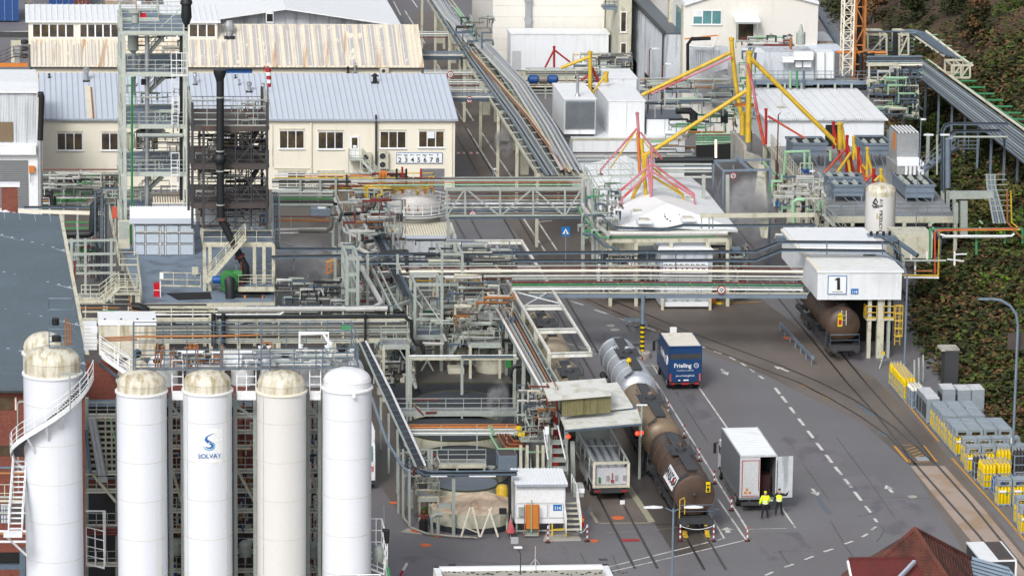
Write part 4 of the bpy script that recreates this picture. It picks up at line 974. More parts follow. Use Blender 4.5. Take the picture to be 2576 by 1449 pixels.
def dwin(x0,x1,y0,y1,n):
 q=onp(x0,y1,p);w_=(onp(x1,y1,p)-q).dot(U);h=(onp(x0,y0,p)-q).z;f=t.p('window','frame');f.box(q-_N*.05,U*w_,_N*.05,UP*.1);f.box(q-_N*.05+UP*(h-.1),U*w_,_N*.05,UP*.1)
 for i in range(n+1):f.box(q-_N*.05+U*(w_-.14)*i/n+UP*.1,U*.14,_N*.05,UP*(h-.2))
 f.sub('pane','glass').box(q-_N*.02,U*w_,_N*.02,UP*h)
dwin(80,189,60,96,5);dwin(199,300,60,96,5);dwin(390,465,60,96,4);dwin(474,544,60,95,3)
k=t.p('dormer_roof','white_sheet');q=p+UP*hD;rr_=run_to(q+U*Ld/2,.55,16);s_=V*rr_+UP*.55
k.slab([q-U*.3-V*.35,q+U*(Ld+.3)-V*.35,q+U*(Ld+.3)+s_,q-U*.3+s_],UP*.15)
k2=k.sub('roof_rib','white_sheet')
for i in range(34):k2.box(q+U*(Ld*i/33)-V*.35+UP*.15,U*.07,s_+V*.35,UP*.07)
roof_vent(on_roof(G,577,92),1.7,.42,'tall octagonal vent on the stained roof',style=2)
roof_vent(W(874,183,334)-V*.5,.7,.14,'dark little vent below the stained roof eave','black','black');roof_vent(W(857+35,183,334)-V*.5,1.1,.13,'slim grey flue below the stained roof eave')
ac_unit(954,977,170,184,334,1,'air conditioner under the eave of the stained roof',.1)
# ---- the great white hall behind
t=T('assembly_hall','great white hall with a low gable, farthest behind the stained roof','building')
p=W(549,120,236);bH=236;zz=lambda x,y:W(x,y,bH)
k=t.p('gable_wall','grey_sheet');k.slab([W(500,130,bH),W(1003,130,bH),W(1003,66,bH),W(717,24,bH),W(430,66,bH)],V*.3)
k=t.p('wall','grey_sheet');k.slab([W(1003,66,bH),W(1003,150,bH),W(1003,150,bH)+V*60,W(1003,66,bH)+V*60],-U*.3)
k=t.p('roof','white')
A,B,C_=W(717,20,bH),W(1007,63,bH),W(425,63,bH)
k.slab([A-V*1.5,B-V*1.5,B+V*70,A+V*70],UP*.15);k.slab([C_-V*1.5,A-V*1.5,A+V*70,C_+V*70],UP*.15)
k=t.p('ridge_vent','alu');k.box(W(676,6,bH)+V*8,U*2.6,V*3,UP*.5)
t=T('roof_hatch','small dark framed hatch standing by the grey gable','roof hatch');k=t.p('box','white');p=W(671,62,300)+V*1;k.box(p,U*.75,V*.6,UP*1.0);t.p('pane','dark').box(p-V*.03+U*.06+UP*.12,U*.62,V*.03,UP*.78)
# ---- corrugated building at the left edge
t=T('corrugated_shed','white corrugated shed with grey roller shutter at the left edge','building');b=545
k=t.p('wall','white_sheet');p=W(-40,500,b);k.box(p-UP*2.5,U*(W(96,500,b)-p).dot(U),V*12,UP*((W(96,233,b)-W(96,500,b)).z+2.5))
ribs(t.p('ribbing','grey_sheet'),W(-40,360,b),(W(96,360,b)-W(-40,360,b)),(W(0,236,b)-W(0,360,b)).z,34,.05)
k=t.p('roof','white');q=W(-40,233,b);k.slab([q-V*.3,q-V*.3+U*(W(97,233,b)-q).dot(U),W(97,233,b)+V*3.0+UP*.2,q+V*3.0+UP*.35],UP*.18)
k=t.p('canopy','white');q=W(-40,387,b);k.box(q-V*.6,U*(W(91,387,b)-q).dot(U),V*.6,UP*.85)
k=t.p('roller_shutter','shutter');q=W(-40,520,b);w_=(W(72,520,b)-q).dot(U)
for i in range(26):k.box(q-V*.08+UP*(i*.17-.1),U*w_,V*.07,UP*.13)
k=t.p('window','tan_tank');k.box(W(-40,357,b)-V*.09,U*(W(34,357,b)-W(-40,357,b)).dot(U),V*.05,UP*(W(0,307,b)-W(0,357,b)).z)
k=t.p('side_panel','grey_sheet');k.box(W(97,560,b),U*.35,V*.3,UP*5.6)
k=t.p('downpipe','black',smooth=True);k.tube([W(95,237,b)-V*.2,W(103,237,b)-V*.2,W(105,245,b)-V*.2,W(101,352,b)-V*.2],.26,10)
k=t.p('pipe_cladding','alu',smooth=True);k.tube([W(100,352,b)-V*.2,W(101,520,b)-V*.2],.2,8)
t=T('hoist_motor','orange hoist motor hanging by the grey roller shutter','hoist');k=t.p('motor','orange');q=W(73,433,b)-V*.4;k.box(q,U*.5,V*.3,UP*.6);t.p('chain','black').bar(q+U*.15,q+U*.15-UP*.9,.06)
# ---- brick building with slate roof, left
t=T('brick_building','red brick building with a huge blue-grey sheet roof at the left','building');b=1450
ze=W(100,978,b).z
eL,eR=W(-60,978,b),W(234,978,b);eL.z=eR.z=ze
k=t.p('wall','brick');k.box(Vector((eL.x,eL.y,0))+V*.4,eR-eL-U*.3,V*22,UP*(ze-.1))
tr=Z(153,552,18);tl=Z(-60,538,18)
nr=(tr-eR);
k=t.p('roof','slate');k.slab([eL-nr*.01,eR-nr*.01,tr,tl],UP*.25)
k2=t.p('back_roof','slate');k2.slab([tl,tr,tr+V*3-UP*3,tl+V*3-UP*3],UP*.2)
nn_=(eR-eL).cross(tr-eR).normalized();nn_=nn_ if nn_.z>0 else-nn_
for s_,nm in((.14,0),(.36,1),(.575,2),(.8,3)):
 k=t.p('lap_seam','seam');a,c=eL.lerp(tl,s_+.08),eR.lerp(tr,s_-.03);k.bar(a+nn_*.26,c+nn_*.26,.06)
 for q_ in range(9):k.box(a.lerp(c,q_/9+.05)+nn_*.28,U*.18,V*.15,UP*.06)
for i in range(26):s_=.05+i*.035;a,c=eL.lerp(tl,s_),eR.lerp(tr,s_-.02);t.p('sheet_lap','slate').bar(a+nn_*.255,c+nn_*.255,.05)
for i in range(4):k=t.p('sheet_joint','seam');a=tl.lerp(tr,.33+i*.18);k.bar(a+nn_*.25,a+(eR-tr).normalized()*4.5+nn_*.25,.03)
k=t.p('verge','cream_steel');k.bar(eR+nn_*.28,tr+nn_*.28,.22)
k=t.p('gable_wall','brick_red');a=Vector((eR.x,eR.y,0))-U*.3
k.slab([a+V*.4,a+V*22,Vector((tr.x-.3,tr.y,17.8)),Vector((eR.x-.3,eR.y+.3,ze-.1))],-U*.2)
k=t.p('gutter','dark_steel');k.box(eL-V*.25-UP*.2,eR-eL,V*.25,UP*.28)
for y0,y1 in((1003,1035),(1125,1150)):
 for x0,x1 in((-30,33),):f=t.p('window','glass');q=W(x0,y1,b);f.box(q+V*.36,U*(W(x1,y1,b)-q).dot(U),V*.06,UP*(W(x0,y0,b)-q).z);f.sub('frame','cream').box(q+V*.33+U*1.7,U*.1,V*.04,UP*(W(x0,y0,b)-q).z)
for x,y,m_,h,nm in((22,560,'brick_red',1.9,'brick chimney with white cap at the top of the slate roof'),):
 t=T('chimney',nm,'chimney');c=Z(5,575,16.2);k=t.p('stack','brick');k.box(c,U*1.15,V*.9,UP*3);k=t.p('cap','white');k.box(c-U*.1-V*.1+UP*3,U*1.4,V*1.1,UP*.15)
for x,y,nm in((35,568,'white capped vent right of the brick chimney'),(14,562,'white capped vent in front of the brick chimney')):
 t=T('roof_vent',nm,'roof vent','vents on the roofs');c=Z(x,y,16.6);k=t.p('base','white');k.box(c-U*.45-V*.3-UP*.2,U*.9,V*.6,UP*.3);k=t.p('cowl','white',smooth=True);k.lathe(c+UP*.1,[(.25,0),(.25,.5),(.36,.55),(.36,.7),(.1,.85)],12)
k=solo('street_lamp','slim lamp with bent head before the brick wall at the far left','street lamp','galv');p=W(45,1120,1500);k.tube([p-UP*3,W(44,1020,1500),W(46,1012,1500),W(52,1012,1500)],.05,5);k.box(W(48,1012,1500),U*.5,V*.15,UP*.08)
# ---- tall cream building top centre, alley buildings, cream building top right
t=T('tall_building','tall pale windowless building behind the white container','building');k=t.p('wall','pale_wall');b=215
p=W(1238,210,b);k.box(p,U*(W(1518,210,b)-p).dot(U),V*20,UP*12)
k=t.p('flue_duct','alu');q=W(1320,86,b)-V*.5;k.box(q,U*.6,V*.45,UP*6);
for z_ in(1.5,3.5):k.box(q-U*.1-V*.05+UP*z_,U*.8,V*.5,UP*.25)
for i in range(9):t.p('panel_joint','cream_steel').box(p-V*.02+UP*(1.2+i*1.2),U*(W(1518,210,b)-p).dot(U),V*.02,UP*.03)
t=T('cabin','long white corrugated cabin in front of the tall pale building','cabin');b=235;k=t.p('wall','white_sheet');p=W(1284,178,b);w_=(W(1530,178,b)-p).dot(U);h_=(W(1284,87,b)-p).z;k.ub(p,w_,3.2,h_)
ribs(t.p('ribbing','white_sheet'),p,U*w_,h_,46,.04);k=t.p('roof','white');k.box(p+UP*h_-U*.08-V*.1,U*(w_+.2),V*3.4,UP*.12)
k=t.p('door','door_grey');k.box(W(1288,178,b)-V*.06,U*.95,V*.05,UP*2.1);t.p('frame','cream_steel').box(p-V*.05-UP*1.5,U*w_,V*3,UP*1.4)
for x in(1330,1327+0,1486,1501):
 pass
t=T('alley_building','narrow grey fronted building beside the dark alley','building');b=255;k=t.p('wall','cream_steel');p=W(1553,250,b);k.ub(p,1.35,18,12);window(t,1560,1576,30,82,b,1);window(t,1560,1576,108,140,b,1,off=.02)
t=T('alley_wall','dark recess wall with steel walkway between the tall building and alley','building');k=t.p('wall','dark_steel');p=W(1518,240,240)+V*14;k.ub(p,3,.5,14);k=t.p('walkway','blue_steel');q=W(1519,26,250);k.box(q,U*1.6,V*2,UP*.3);t.p('railing','tray').rail([q+UP*.3,q+U*1.6+UP*.3],1.1,.6)
t=T('grey_shed','grey sheet clad shed with dark flat roof running up the alley','building');b=330;k=t.p('wall','grey_sheet');p=W(1671,300,b);zt_=W(1671,88,b).z;p.z=0;k.ub(p,14,42,zt_)
rs=t.p('ribbing','grey_sheet');ribs(rs,p+V*42,-V*42,zt_,60,.05,nrm=-U)
k=t.p('roof','patch');k.box(p+UP*zt_-U*.2,U*14.2,V*42,UP*.2);t.p('verge','dark_steel').box(p+UP*zt_-U*.3-V*.1,U*.25,V*42,UP*.35)
k=t.p('skylight','cream_steel');q=Z(1710,15,zt_+.2);k.box(q,U*2.2,V*3,UP*.8)
k=t.p('drainpipe','dark_steel');q=p+UP*zt_-U*.25;k.tube([q+V*.3,q+V*.3-UP*(zt_-1)],.09,6)
for i in range(3):f=t.p('window','dark');q=p+V*(8+i*11)-U*.08+UP*2.2;f.box(q,V*5,U*.06,UP*1.6)
t=T('laboratory_building','cream gabled building with a three pane window at the top right','building');b=335
k=t.p('wall','pale_wall');A,B=W(1716,250,b),W(2052,250,b);A.z=B.z=0;zl,zm=W(1716,15,b).z,W(1870,-36,b).z
Wl=(B-A).dot(U);k.slab([A,A+U*Wl,A+U*Wl+UP*(zl+.2),A+U*Wl*.46+UP*zm,A+UP*zl],V*30)
k=t.p('roof','white_sheet');
for a_,c_ in((A+UP*zl,A+U*Wl*.46+UP*zm),(A+U*Wl*.46+UP*zm,A+U*Wl+UP*(zl+.2))):k.slab([a_-V*.3,c_-V*.3,c_+V*31,a_+V*31],UP*.3)
window(t,1742,1815,26,63,b,3,glass='glass_blue')
sd_=t.p('side_glazing','glass_blue');
for z_ in(1.5,4.3,7.1,9.9):sd_.box(A-U*.05+V*1.5+UP*z_,V*3.2,U*.04,UP*2.5)
k=t.p('side_column','cream_steel');k.box(A-U*.12,V*.9,U*.12,UP*(zl));k.box(A-U*.3+V*7.5,V*1,U*.3,UP*zl)
k=t.p('porch','galv');q=W(1848,103,b)-V*1.6
for u_ in(0,2.0):k.bar(q+U*u_,q+U*u_+UP*2.0,.12)
k.box(q+UP*1.95-U*.1,U*2.3,V*.1,UP*.12)
k=t.p('porch_roof','white_sheet');k.slab([q-U*.2+UP*2.1,q+U*2.3+UP*2.1,q+U*2.3+V*1.6+UP*2.5,q-U*.2+V*1.6+UP*2.5],UP*.08)
k=t.p('porch_door','glass');k.box(q+U*.15+V*1.5,U*1.7,V*.05,UP*1.9);ribs(k.sub('porch_roof_rib','white'),q,U*.01,.01,1)
t=T('outside_stair','blue-grey steel stair running down behind the cream gabled building','stairs');k=t.p('flight','blue_steel');a,c=W(2054,30,300),W(2130,150,330);k.stairs(c,a,1.0,V)
# ---- rooftop boxes
t=T('plant_hall','low white plant building carrying the big ventilation boxes','building');b=470;k=t.p('wall','white_sheet');p=W(1440,400,b);p.z=0;w_=(W(1722,400,b)-W(1440,400,b)).dot(U);zr=W(1500,352,b).z;k.ub(p,w_,15,zr);t.p('parapet','cream_steel').box(p+UP*zr-U*.1-V*.1,U*(w_+.2),V*.25,UP*.15)
for i in range(3):t.p('wall_pipe',('rust_dark','insul','alu')[i]).tube([p+UP*(zr-1.2-i*.35)-V*.25,p+UP*(zr-1.2-i*.35)+U*w_-V*.25],.07,6)
def vbox(x0,x1,y0,y1,b,back,label,louvre=False,roofm='white',wallm='white_sheet',base=True):
 t=T('ventilation_box',label,'plant box','big white boxes on the plant roof');k=t.p('casing',wallm);p=W(x0,y1,b);w_=(W(x1,y1,b)-p).dot(U);h=(W(x0,y0,b)-p).z
 d=run_to(p+UP*h,0,back);k.ub(p,w_,d,h);k=t.p('roof',roofm);k.box(p+UP*h-U*.06-V*.06,U*(w_+.12),V*(d+.12),UP*.1)
 if louvre:
  l=t.p('louvre','blue_steel');n_=26
  l.box(p+U*.12+UP*.5-V*.02,U*(w_-.24),V*.02,UP*(h-.6));l2=l.sub('blade','alu')
  for i in range(n_):l2.slab([p+U*.12+UP*(.52+i*(h-.65)/n_)-V*.03,p+U*(w_-.12)+UP*(.52+i*(h-.65)/n_)-V*.03,p+U*(w_-.12)+UP*(.52+i*(h-.65)/n_)-V*.12,p+U*.12+UP*(.52+i*(h-.65)/n_)-V*.12],UP*.03)
 for u_ in(.02,w_/2,w_-.05):t.p('corner_trim','galv').box(p+U*u_-V*.03,U*.03,V*.03,UP*h)
 if base:k=t.p('base_frame','dark_steel');k.box(p+U*.1+V*.1-UP*.35,U*(w_-.2),V*(d-.2),UP*.35)
 return t,p,w_,h,d
t,p,w_,h,d=vbox(1418,1498,251,338,462,212,'white ventilation box with a blue-grey louvred front',True)
k=t.p('flue','alu',smooth=True);c=W(1457,248,462)+V*1.2;k.tube([c,c+UP*2.1],.14,10);k.lathe(c,[(.26,0),(.15,.3)],10)
vbox(1529,1621,256,345,458,211,'plain white ventilation box right of the louvred one')
vbox(1625,1716,300,372,455,279,'lower white box with a dark flat roof',roofm='patch',base=False)
vbox(1530,1602,199,226,380,176,'small cream box behind the plain white one',base=False)
# ---- white roofed reactor hall
t=T('reactor_hall','hall with a bright white many-sided roof beneath the pink and yellow masts','building')
ze=6.0;ev=[(1503,530),(1556,574),(1712,568),(1856,578),(1776,478),(1739,447),(1640,425),(1575,392),(1470,414),(1490,470)]
E=[Z(x,y,ze)for x,y in ev];ap=[Z(1590,470,7.3),Z(1680,512,7.3)]
k=t.p('roof','white')
m_=M('x','white');idx=[1,0,0,1]
vs_=E+ap;n=len(E)
fs=[]
near=[0,1,1,1,1,1,0,0,0,0]
for i in range(n):
 j=(i+1)%n;a_,b_=near[i],near[j]
 fs.append((i,j,n+a_))if a_==b_ else fs.append((i,j,n+b_,n+a_))
k.add(vs_,fs)
k.add([q-UP*.25 for q in E]+E,[(i,(i+1)%n,n+(i+1)%n,n+i)for i in range(n)])
k=t.p('wall','cream_steel');ctr=sum(E,Vector())/n;I=[ctr.lerp(q,.94)for q in E]
k.add([Vector((q.x,q.y,0))for q in I]+[q-UP*.02 for q in I],[(i,(i+1)%n,n+(i+1)%n,n+i)for i in range(n)])
def roofz(x,y,z=6.55):return Z(x,y,z)
for x,y,s_ in((1620,557,1.0),(1604,535,.9),(1713,535,.9),(1730,552,.95),(1734,503,.8),(1700,478,.7)):
 k=t.p('skylight','white');c=roofz(x,y);k.ub(c-UP*.1-U*.6*s_-V*.6*s_,1.2*s_,1.2*s_,.25);k.sub('pane','cream_steel').ub(c+UP*.15-U*.4*s_-V*.4*s_,.8*s_,.8*s_,.08)
for x,y in((1653,513),(1659,525),(1663,531),(1670,536),(1661,539),(1672,542),(1673,547),(1679,553),(1686,558),(1692,540),(1709,542)):
 k=t.p('roof_fixing','dark_steel');k.lathe(Z(x,y,6.6),[(.07,0),(.07,.1)],6)
 # ---- white roofed compressor building on the raised deck
DZ=5.0
t=T('compressor_building','white ribbed building with a brilliant white roof on the raised deck','building');b=500
k=t.p('wall','white_sheet');p=W(1930,370,b);w_=(W(2222,370,b)-p).dot(U);h=(W(1930,302,b)-p).z;rn=run_to(p+UP*h,.35,225);k.ub(p,w_,rn,h);rbm=t.p('ribbing','white_sheet');ribs(rbm,p,U*w_,h,60,.04)
k=t.p('roof','white');q=p+UP*h;k.slab([q-U*.3-V*.4,q+U*(w_+.3)-V*.4,q+U*(w_+.3)+V*rn+UP*.35,q-U*.3+V*rn+UP*.35],UP*.14)
ek=k.sub('roof_edge','grey_sheet')
for i in range(60):ek.box(q-V*.42+U*(w_*i/60)+UP*.02,U*.12,V*.05,UP*.16)
k=t.p('door','dark');k.box(W(2075,370,b)-V*.05,U*1.2,V*.04,UP*2.1);t.p('lamp_strip','frame').box(W(2078,307,b)-V*.2,U*2,V*.1,UP*.1)
for i in range(1,12):t.p('sheet_joint','door_grey').bar(q+U*(w_*i/12)+UP*.15-V*.3,q+U*(w_*i/12)+UP*.5+V*rn,.04)
k=t.p('roof_post','cream_steel');c=Z(1966,270,q.z+.3);k.tube([c,c+UP*1.6],.06,6);k.lathe(c,[(.5,0),(.1,.05)],8)
# ---- number one building
t=T('loading_tower','white corrugated box building numbered 1 standing on posts over the track','building');b=905
k=t.p('casing','white_sheet');p=W(2056,754,b);w_=(W(2267,754,b)-p).dot(U);h=(W(2056,686,b)-p).z;d=run_to(p+UP*h,0,583);k.ub(p,w_,d,h);ribs(t.p('ribbing','white_sheet'),p,U*w_,h,44,.05)
k=t.p('roof','white');k.box(p+UP*h-U*.12-V*.12,U*(w_+.24),V*(d+.24),UP*.18);k=t.p('verge','cream');k.box(p+UP*(h+.18)-U*.12-V*.12,U*.35,V*(d+.24),UP*.05)
for i in range(1,9):t.p('sheet_joint','cream_steel').bar(p+UP*(h+.19)+V*(d*.48*i/9),p+UP*(h+.19)+U*w_+V*(d*.48*i/9),.03)
k=t.p('roof_step','white');k.box(p+UP*(h+.18)+V*d*.48,U*w_,V*d*.5,UP*.25)
LT_=p
k=t.p('number_board','letter_blue');q=W(2081,740,b)-V*.1;k.box(q,U*1.5,V*.04,UP*1.5);k.sub('board_face','letter_white').box(q+U*.06+UP*.06-V*.02,U*1.38,V*.02,UP*1.38)
k=t.p('number','letter_black');o_=q+U*.55+UP*.38-V*.05;k.slab([o_+U*.18,o_+U*.42,o_+U*.38+UP*.98,o_+U*.2+UP*.98,o_+U*-.02+UP*.84,o_+UP*.76,o_+U*.17+UP*.8],-V*.01);k=t.p('underline','galv');k.box(q+U*.35+UP*.17-V*.04,U*.85,V*.01,UP*.08)
k=t.p('blue_plate','sign_blue');q=W(2140,739,b)-V*.1;k.box(q,U*.58,V*.04,UP*.42);t.text('116',q+U*.29+UP*.17-V*.01,.3,'letter_white',bold=.02,name='number')
k=t.p('blue_plate','sign_blue');q=p+V*(d-1)-U*.04+UP*1.6;k.box(q,V*.4,U*.03,UP*.5)
for x0,x1,m_ in((2182,2191,'cream_steel'),(2206,2223,'cream_steel'),(2232,2239,'galv')):
 k=t.p('post',m_);q=W(x0,907,b);k.box(q+V*.3,U*(W(x1,907,b)-q).dot(U),V*.4,UP*(p.z-q.z))
for x,b_ in((2262,800),(2075,790)):k=t.p('post','galv');q=Z(x-50,b_);k.box(q,U*.4,V*.4,UP*(p.z))
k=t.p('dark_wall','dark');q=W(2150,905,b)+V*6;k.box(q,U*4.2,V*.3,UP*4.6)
def cage(t,x0,x1,y0,y1,b,off=0):
 k=t.p('cage_ladder','yellow');p=W(x0,y1,b)-V*off;w_=(W(x1,y1,b)-W(x0,y1,b)).dot(U);h=(W(x0,y0,b)-W(x0,y1,b)).z
 for u_ in(0,w_*.5,w_):k.bar(p+U*u_,p+U*u_+UP*h,.05)
 for i in range(5):z_=UP*h*i/4;k.tube([p+z_+V*.4,p+z_,p+z_+U*w_,p+z_+U*w_+V*.4,p+z_+V*.4],.03,4)
 k.ladder(p+V*.4+U*w_/2-UP*.8,p+V*.4+U*w_/2+UP*h,.4)
cage(t,2251,2269,770,846,b)
for x0,x1,z_ in((2181,2206,0),(2224,2250,0)):
 k=t.p('platform','cream_steel');q=W(x0,808,b)+V*.2;w_=(W(x1,808,b)-W(x0,808,b)).dot(U);k.box(q,U*w_,V*1.2,UP*.15);t.p('yellow_railing','yellow').rail([q+V*1+UP*.15,q+UP*.15,q+U*w_+UP*.15],1.0,.6,.035)
 # ---- small white store with ribbed roof
t=T('store_shed','small white shed with a striped ribbed roof below the round tank','shed');b=690
k=t.p('wall','grey_sheet');p=W(983,690,b);p.z=0;w_=(W(1142,690,b)-W(983,690,b)).dot(U);h=W(983,595,b).z;k.ub(p,w_,3.8,h)
k=t.p('roof','cream');q=p+UP*h;rn=run_to(q,.35,563);sl=V*rn+UP*.35;k.slab([q-U*.15-V*.2,q+U*(w_+.15)-V*.2,q+U*(w_+.15)+sl,q-U*.15+sl],UP*.12)
k2=k.sub('roof_rib','cream_steel')
for i in range(24):k2.box(q+U*(w_*(i+.2)/24)-V*.2+UP*.12,U*.1,sl+V*.2,UP*.05)
t.p('fascia','seam_roof').box(q-U*.15-V*.26-UP*.15,U*(w_+.3),V*.06,UP*.28)
k=t.p('door','door_grey');k.box(W(1005,672,b)-V*.05,U*1.1,V*.04,UP*2.2);k.sub('notice','yellow_cyl').box(W(1020,652,b)-V*.08,U*.2,V*.02,UP*.25)
# ---- shed 114
t=T('site_cabin','white cabin marked 114 with translucent front panels and a ribbed roof','cabin');b=1345
p,w_,h=front(t.p('casing','white_sheet'),1296,1421,1216,1316,b,3.0)
k=t.p('roof','white');q=p+UP*h;rn=2.6;k.slab([q-U*.08-V*.3,q+U*(w_+.12)-V*.3,q+U*(w_+.12)+V*rn+UP*.25,q-U*.08+V*rn+UP*.25],UP*.08);ribs_=k.sub('roof_rib','white_sheet')
for i in range(15):ribs_.box(q+U*(w_*i/15)-V*.3+UP*.08,U*.1,V*(rn+.3)+UP*.25,UP*.05)
t.p('gutter','seam').box(q-V*.4-U*.08-UP*.1,U*(w_+.2),V*.1,UP*.14)
k=t.p('translucent_panel','frame');k.box(W(1300,1264,b)-V*.06,U*(w_-.18),V*.04,UP*1.22)
for i,(x0,x1)in enumerate(((1297,1326),(1345,1377),(1380,1417))):
 k=t.p('front_panel','door_grey');q=W(x0,1302,b)-V*.05;ww=(W(x1,1302,b)-W(x0,1302,b)).dot(U);k.box(q,U*ww,V*.03,UP*.95);k.sub('panel_face','white').box(q-V*.02+U*.04+UP*.04,U*(ww-.08),V*.02,UP*.87)
k=t.p('number_plate','sign_blue');q=W(1391,1283,b)-V*.1;k.box(q,U*.58,V*.03,UP*.42);t.text('114',q+U*.29+UP*.17-V*.01,.3,'letter_white',bold=.02,name='number')
for x in(1298,1340,1380,1418):t.p('leg','galv').box(W(x,1343,b)+V*.1,U*.1,V*.1,UP*.75)
k=t.p('base_pipe','galv');k.tube([W(1292,1335,b),W(1422,1333,b)],.05,5)
k=t.p('electric_box','galv');k.box(W(1304,1295,b)-V*.25,U*.35,V*.2,UP*.6)
t=T('yellow_chute','yellow shower booth with a steel frame in front of cabin 114','booth');q=W(1319,1348,1352);k=t.p('back_panel','orange');k.box(W(1322,1330,1350),U*.85,V*.05,UP*1.7)
k=t.p('frame','copper')
for u_ in(0,.95):k.bar(q+U*u_,q+U*u_+UP*2.15,.07)
t.p('tray_base','galv').box(q,U*.98,V*.7,UP*.1);t.p('shower_pipe','mint').tube([W(1336,1338,1350)-V*.1,W(1337,1256,1350)-V*.1],.05,5)
# ---- canopies over the siding
t=T('loading_canopy','pale weathered loading canopy in three steps beside the tank wagons','canopy')
def roofq(pts,z,name='roof',m='white',th=.15):k=t.p(name,m);k.slab([Z(x,y,z)for x,y in pts],UP*th);return k
roofq([(1379,1009),(1537,996),(1523,956),(1362,968)],6.6,'upper_roof','canopy');roofq([(1537,1032),(1592,1026),(1553,966),(1525,969)],5.2,'side_roof','canopy')
roofq([(1422,1083),(1614,1066),(1601,1027),(1407,1047)],4.9,'lower_roof','canopy')
rb2=t.p('roof_edge','tray');rb2.bar(Z(1406,1046,5.1),Z(1600,1026,5.1),.2);rb2.bar(Z(1422,1084,4.95),Z(1614,1067,4.95),.12)
k=t.p('cladding','mossy_clad');a,c=Z(1414,1007,6.5),Z(1537,997,6.5);k.slab([a,c,c-UP*1.15,a-UP*1.15],V*.08)
cr=k.sub('cladding_rib','mossy_clad')
for i in range(22):cr.box(a.lerp(c,i/22)-V*.04-UP*1.1,U*.05,V*.04,UP*1.1)
for x,y in((1424,1225),(1608,1204),(1425,1160),(1395,1130)):q=Z(x,y);t.p('post','galv').bar(q,q+UP*4.8,.18)
for x,y in((1430,1098),(1603,1090),(1614,1088)):
 k=solo('warning_lamp','round orange-red warning lamp at the canopy front, %s'%{1430:'over the trailer',1603:'left of the right pair',1614:'right of the right pair'}[x],'lamp','red_lamp',smooth=True);c=Z(x,y,4.2);k.lathe(c,[(.03,-.17),(.13,-.1),(.17,0),(.13,.1),(.03,.17)],14)
t=T('canopy_lamp','flat white lamp on a short post at the right tip of the canopy','street lamp');c=Z(1613,1098,4.0);t.p('pole','galv').bar(c,c+UP*2.2,.09);k=t.p('lamp_head','lamp_white');k.box(c+UP*2.2-U*.35,U*.75,V*.2,UP*.07)
# ---- flat roof at the bottom, red tiled house, van, blue roof
t=T('flat_roof_building','flat mossy roof with a white rim at the bottom centre','building');z_=5
k=t.p('wall','cream');a,c=Z(1090,1434,z_),Z(1528,1428,z_);U2=(c-a);k.slab([a,c,c-V*30,a-V*30],-UP*5);k=t.p('roof_surface','concrete');k.slab([a+U*.3-V*.3-UP*.1,c-U*.3-V*.3-UP*.1,c-V*29-UP*.1,a-V*29-UP*.1],UP*.12)
k=t.p('rim','white');k.box(a,U2,NV*.3,UP*.25);k.box(c,NV*30,-U*.35,UP*.25);k.box(a,NV*30,U*.35,UP*.25)
for i in range(40):k=t.p('moss_patch','moss');q=a+U*(.6+i*.28+rnd.random()*.2)-V*(.42+rnd.random()**2*.8)+UP*.03;k.lathe(q,[(.05+rnd.random()*.12,0),(.04,.04)],7)
t=T('antenna','thin tripod antenna on the flat roof at the bottom','antenna');c=Z(1346,1432,5.0);t.p('mast','galv').bar(c,c+UP*1.5,.05);k=t.p('tripod','galv')
for s_ in(-.5,.5):k.bar(c+U*s_,c+UP*.7,.035)
k.bar(c+NV*.5,c+UP*.7,.035)
t=T('roof_lamp','small flood lamp with box on a bent pole over the flat roof','street lamp');c=Z(1309,1445,5.0);t.p('pole','dark_steel').tube([c,c+UP*1.3,c+UP*1.6-U*.15],.04,5);t.p('lamp_head','lamp_white').box(c+UP*1.65-U*.4,U*.5,V*.25,UP*.08);k=t.p('camera_box','alu');k.box(c+UP*1.95-U*.6,U*.45,V*.1,UP*.4)
t=T('tiled_house','house with a dark red tiled pyramid roof in the bottom right corner','house')
ap_=Z(2301,1332,11);zE=6.5
El,Er,Ebr=Z(2040,1560,zE),Z(2480,1600,zE),Z(2440,1405,zE);Ebl=Z(2120,1440,zE)
k=t.p('roof','tile');k.add([ap_,El,Er,Ebr,Ebl],[(0,1,2),(0,2,3),(0,3,4),(0,4,1)]);
k=t.p('wall','cream');k.add([Vector((q.x,q.y,0))for q in(El,Er,Ebr,Ebl)]+[q-UP*.1 for q in(El,Er,Ebr,Ebl)],[(i,(i+1)%4,4+(i+1)%4,4+i)for i in range(4)])
def tiles(t,a,b2,c,m,n=18,name='tile_course'): # courses on triangle a (apex), b, c
 k=t.p(name,m);nn=(b2-a).cross(c-a).normalized();nn=nn if nn.z>0 else-nn
 for i in range(1,n):
  f=i/n;k.bar(a.lerp(b2,f)+nn*.03,a.lerp(c,f)+nn*.03,.08)
tiles(t,ap_,El,Er,'tile',34);tiles(t,ap_,Er,Ebr,'tile',20)
hp=t.p('hip_tile','tile')
for a_,c_ in((ap_,Er),(ap_,El),(ap_,Ebr)):
 for i in range(34):q=a_.lerp(c_,i/34);q2=a_.lerp(c_,(i+.9)/34);hp.tube([q+UP*.07,q2+UP*.03],[.13,.16],6)
k=t.p('lower_roof','tile_red');a_,c_=Z(2135,1411,9.6),Z(2301,1409,9.6);k.slab([a_,c_,c_+NV*6-UP*3.6+U*1,a_+NV*6-UP*3.6],UP*.12);k.bar(a_+UP*.12,c_+UP*.12,.2)
k=t.p('valley','seam');k.bar(Z(2301,1411,9.8),Z(2262,1452,9.2),.18);k=t.p('verge_board','white');k.bar(a_-U*.05,a_-U*.05+NV*6-UP*3.6,.14)
t=T('seamed_annex_roof','light blue-grey seamed roof annex right of the tiled house','building');z_=6.2
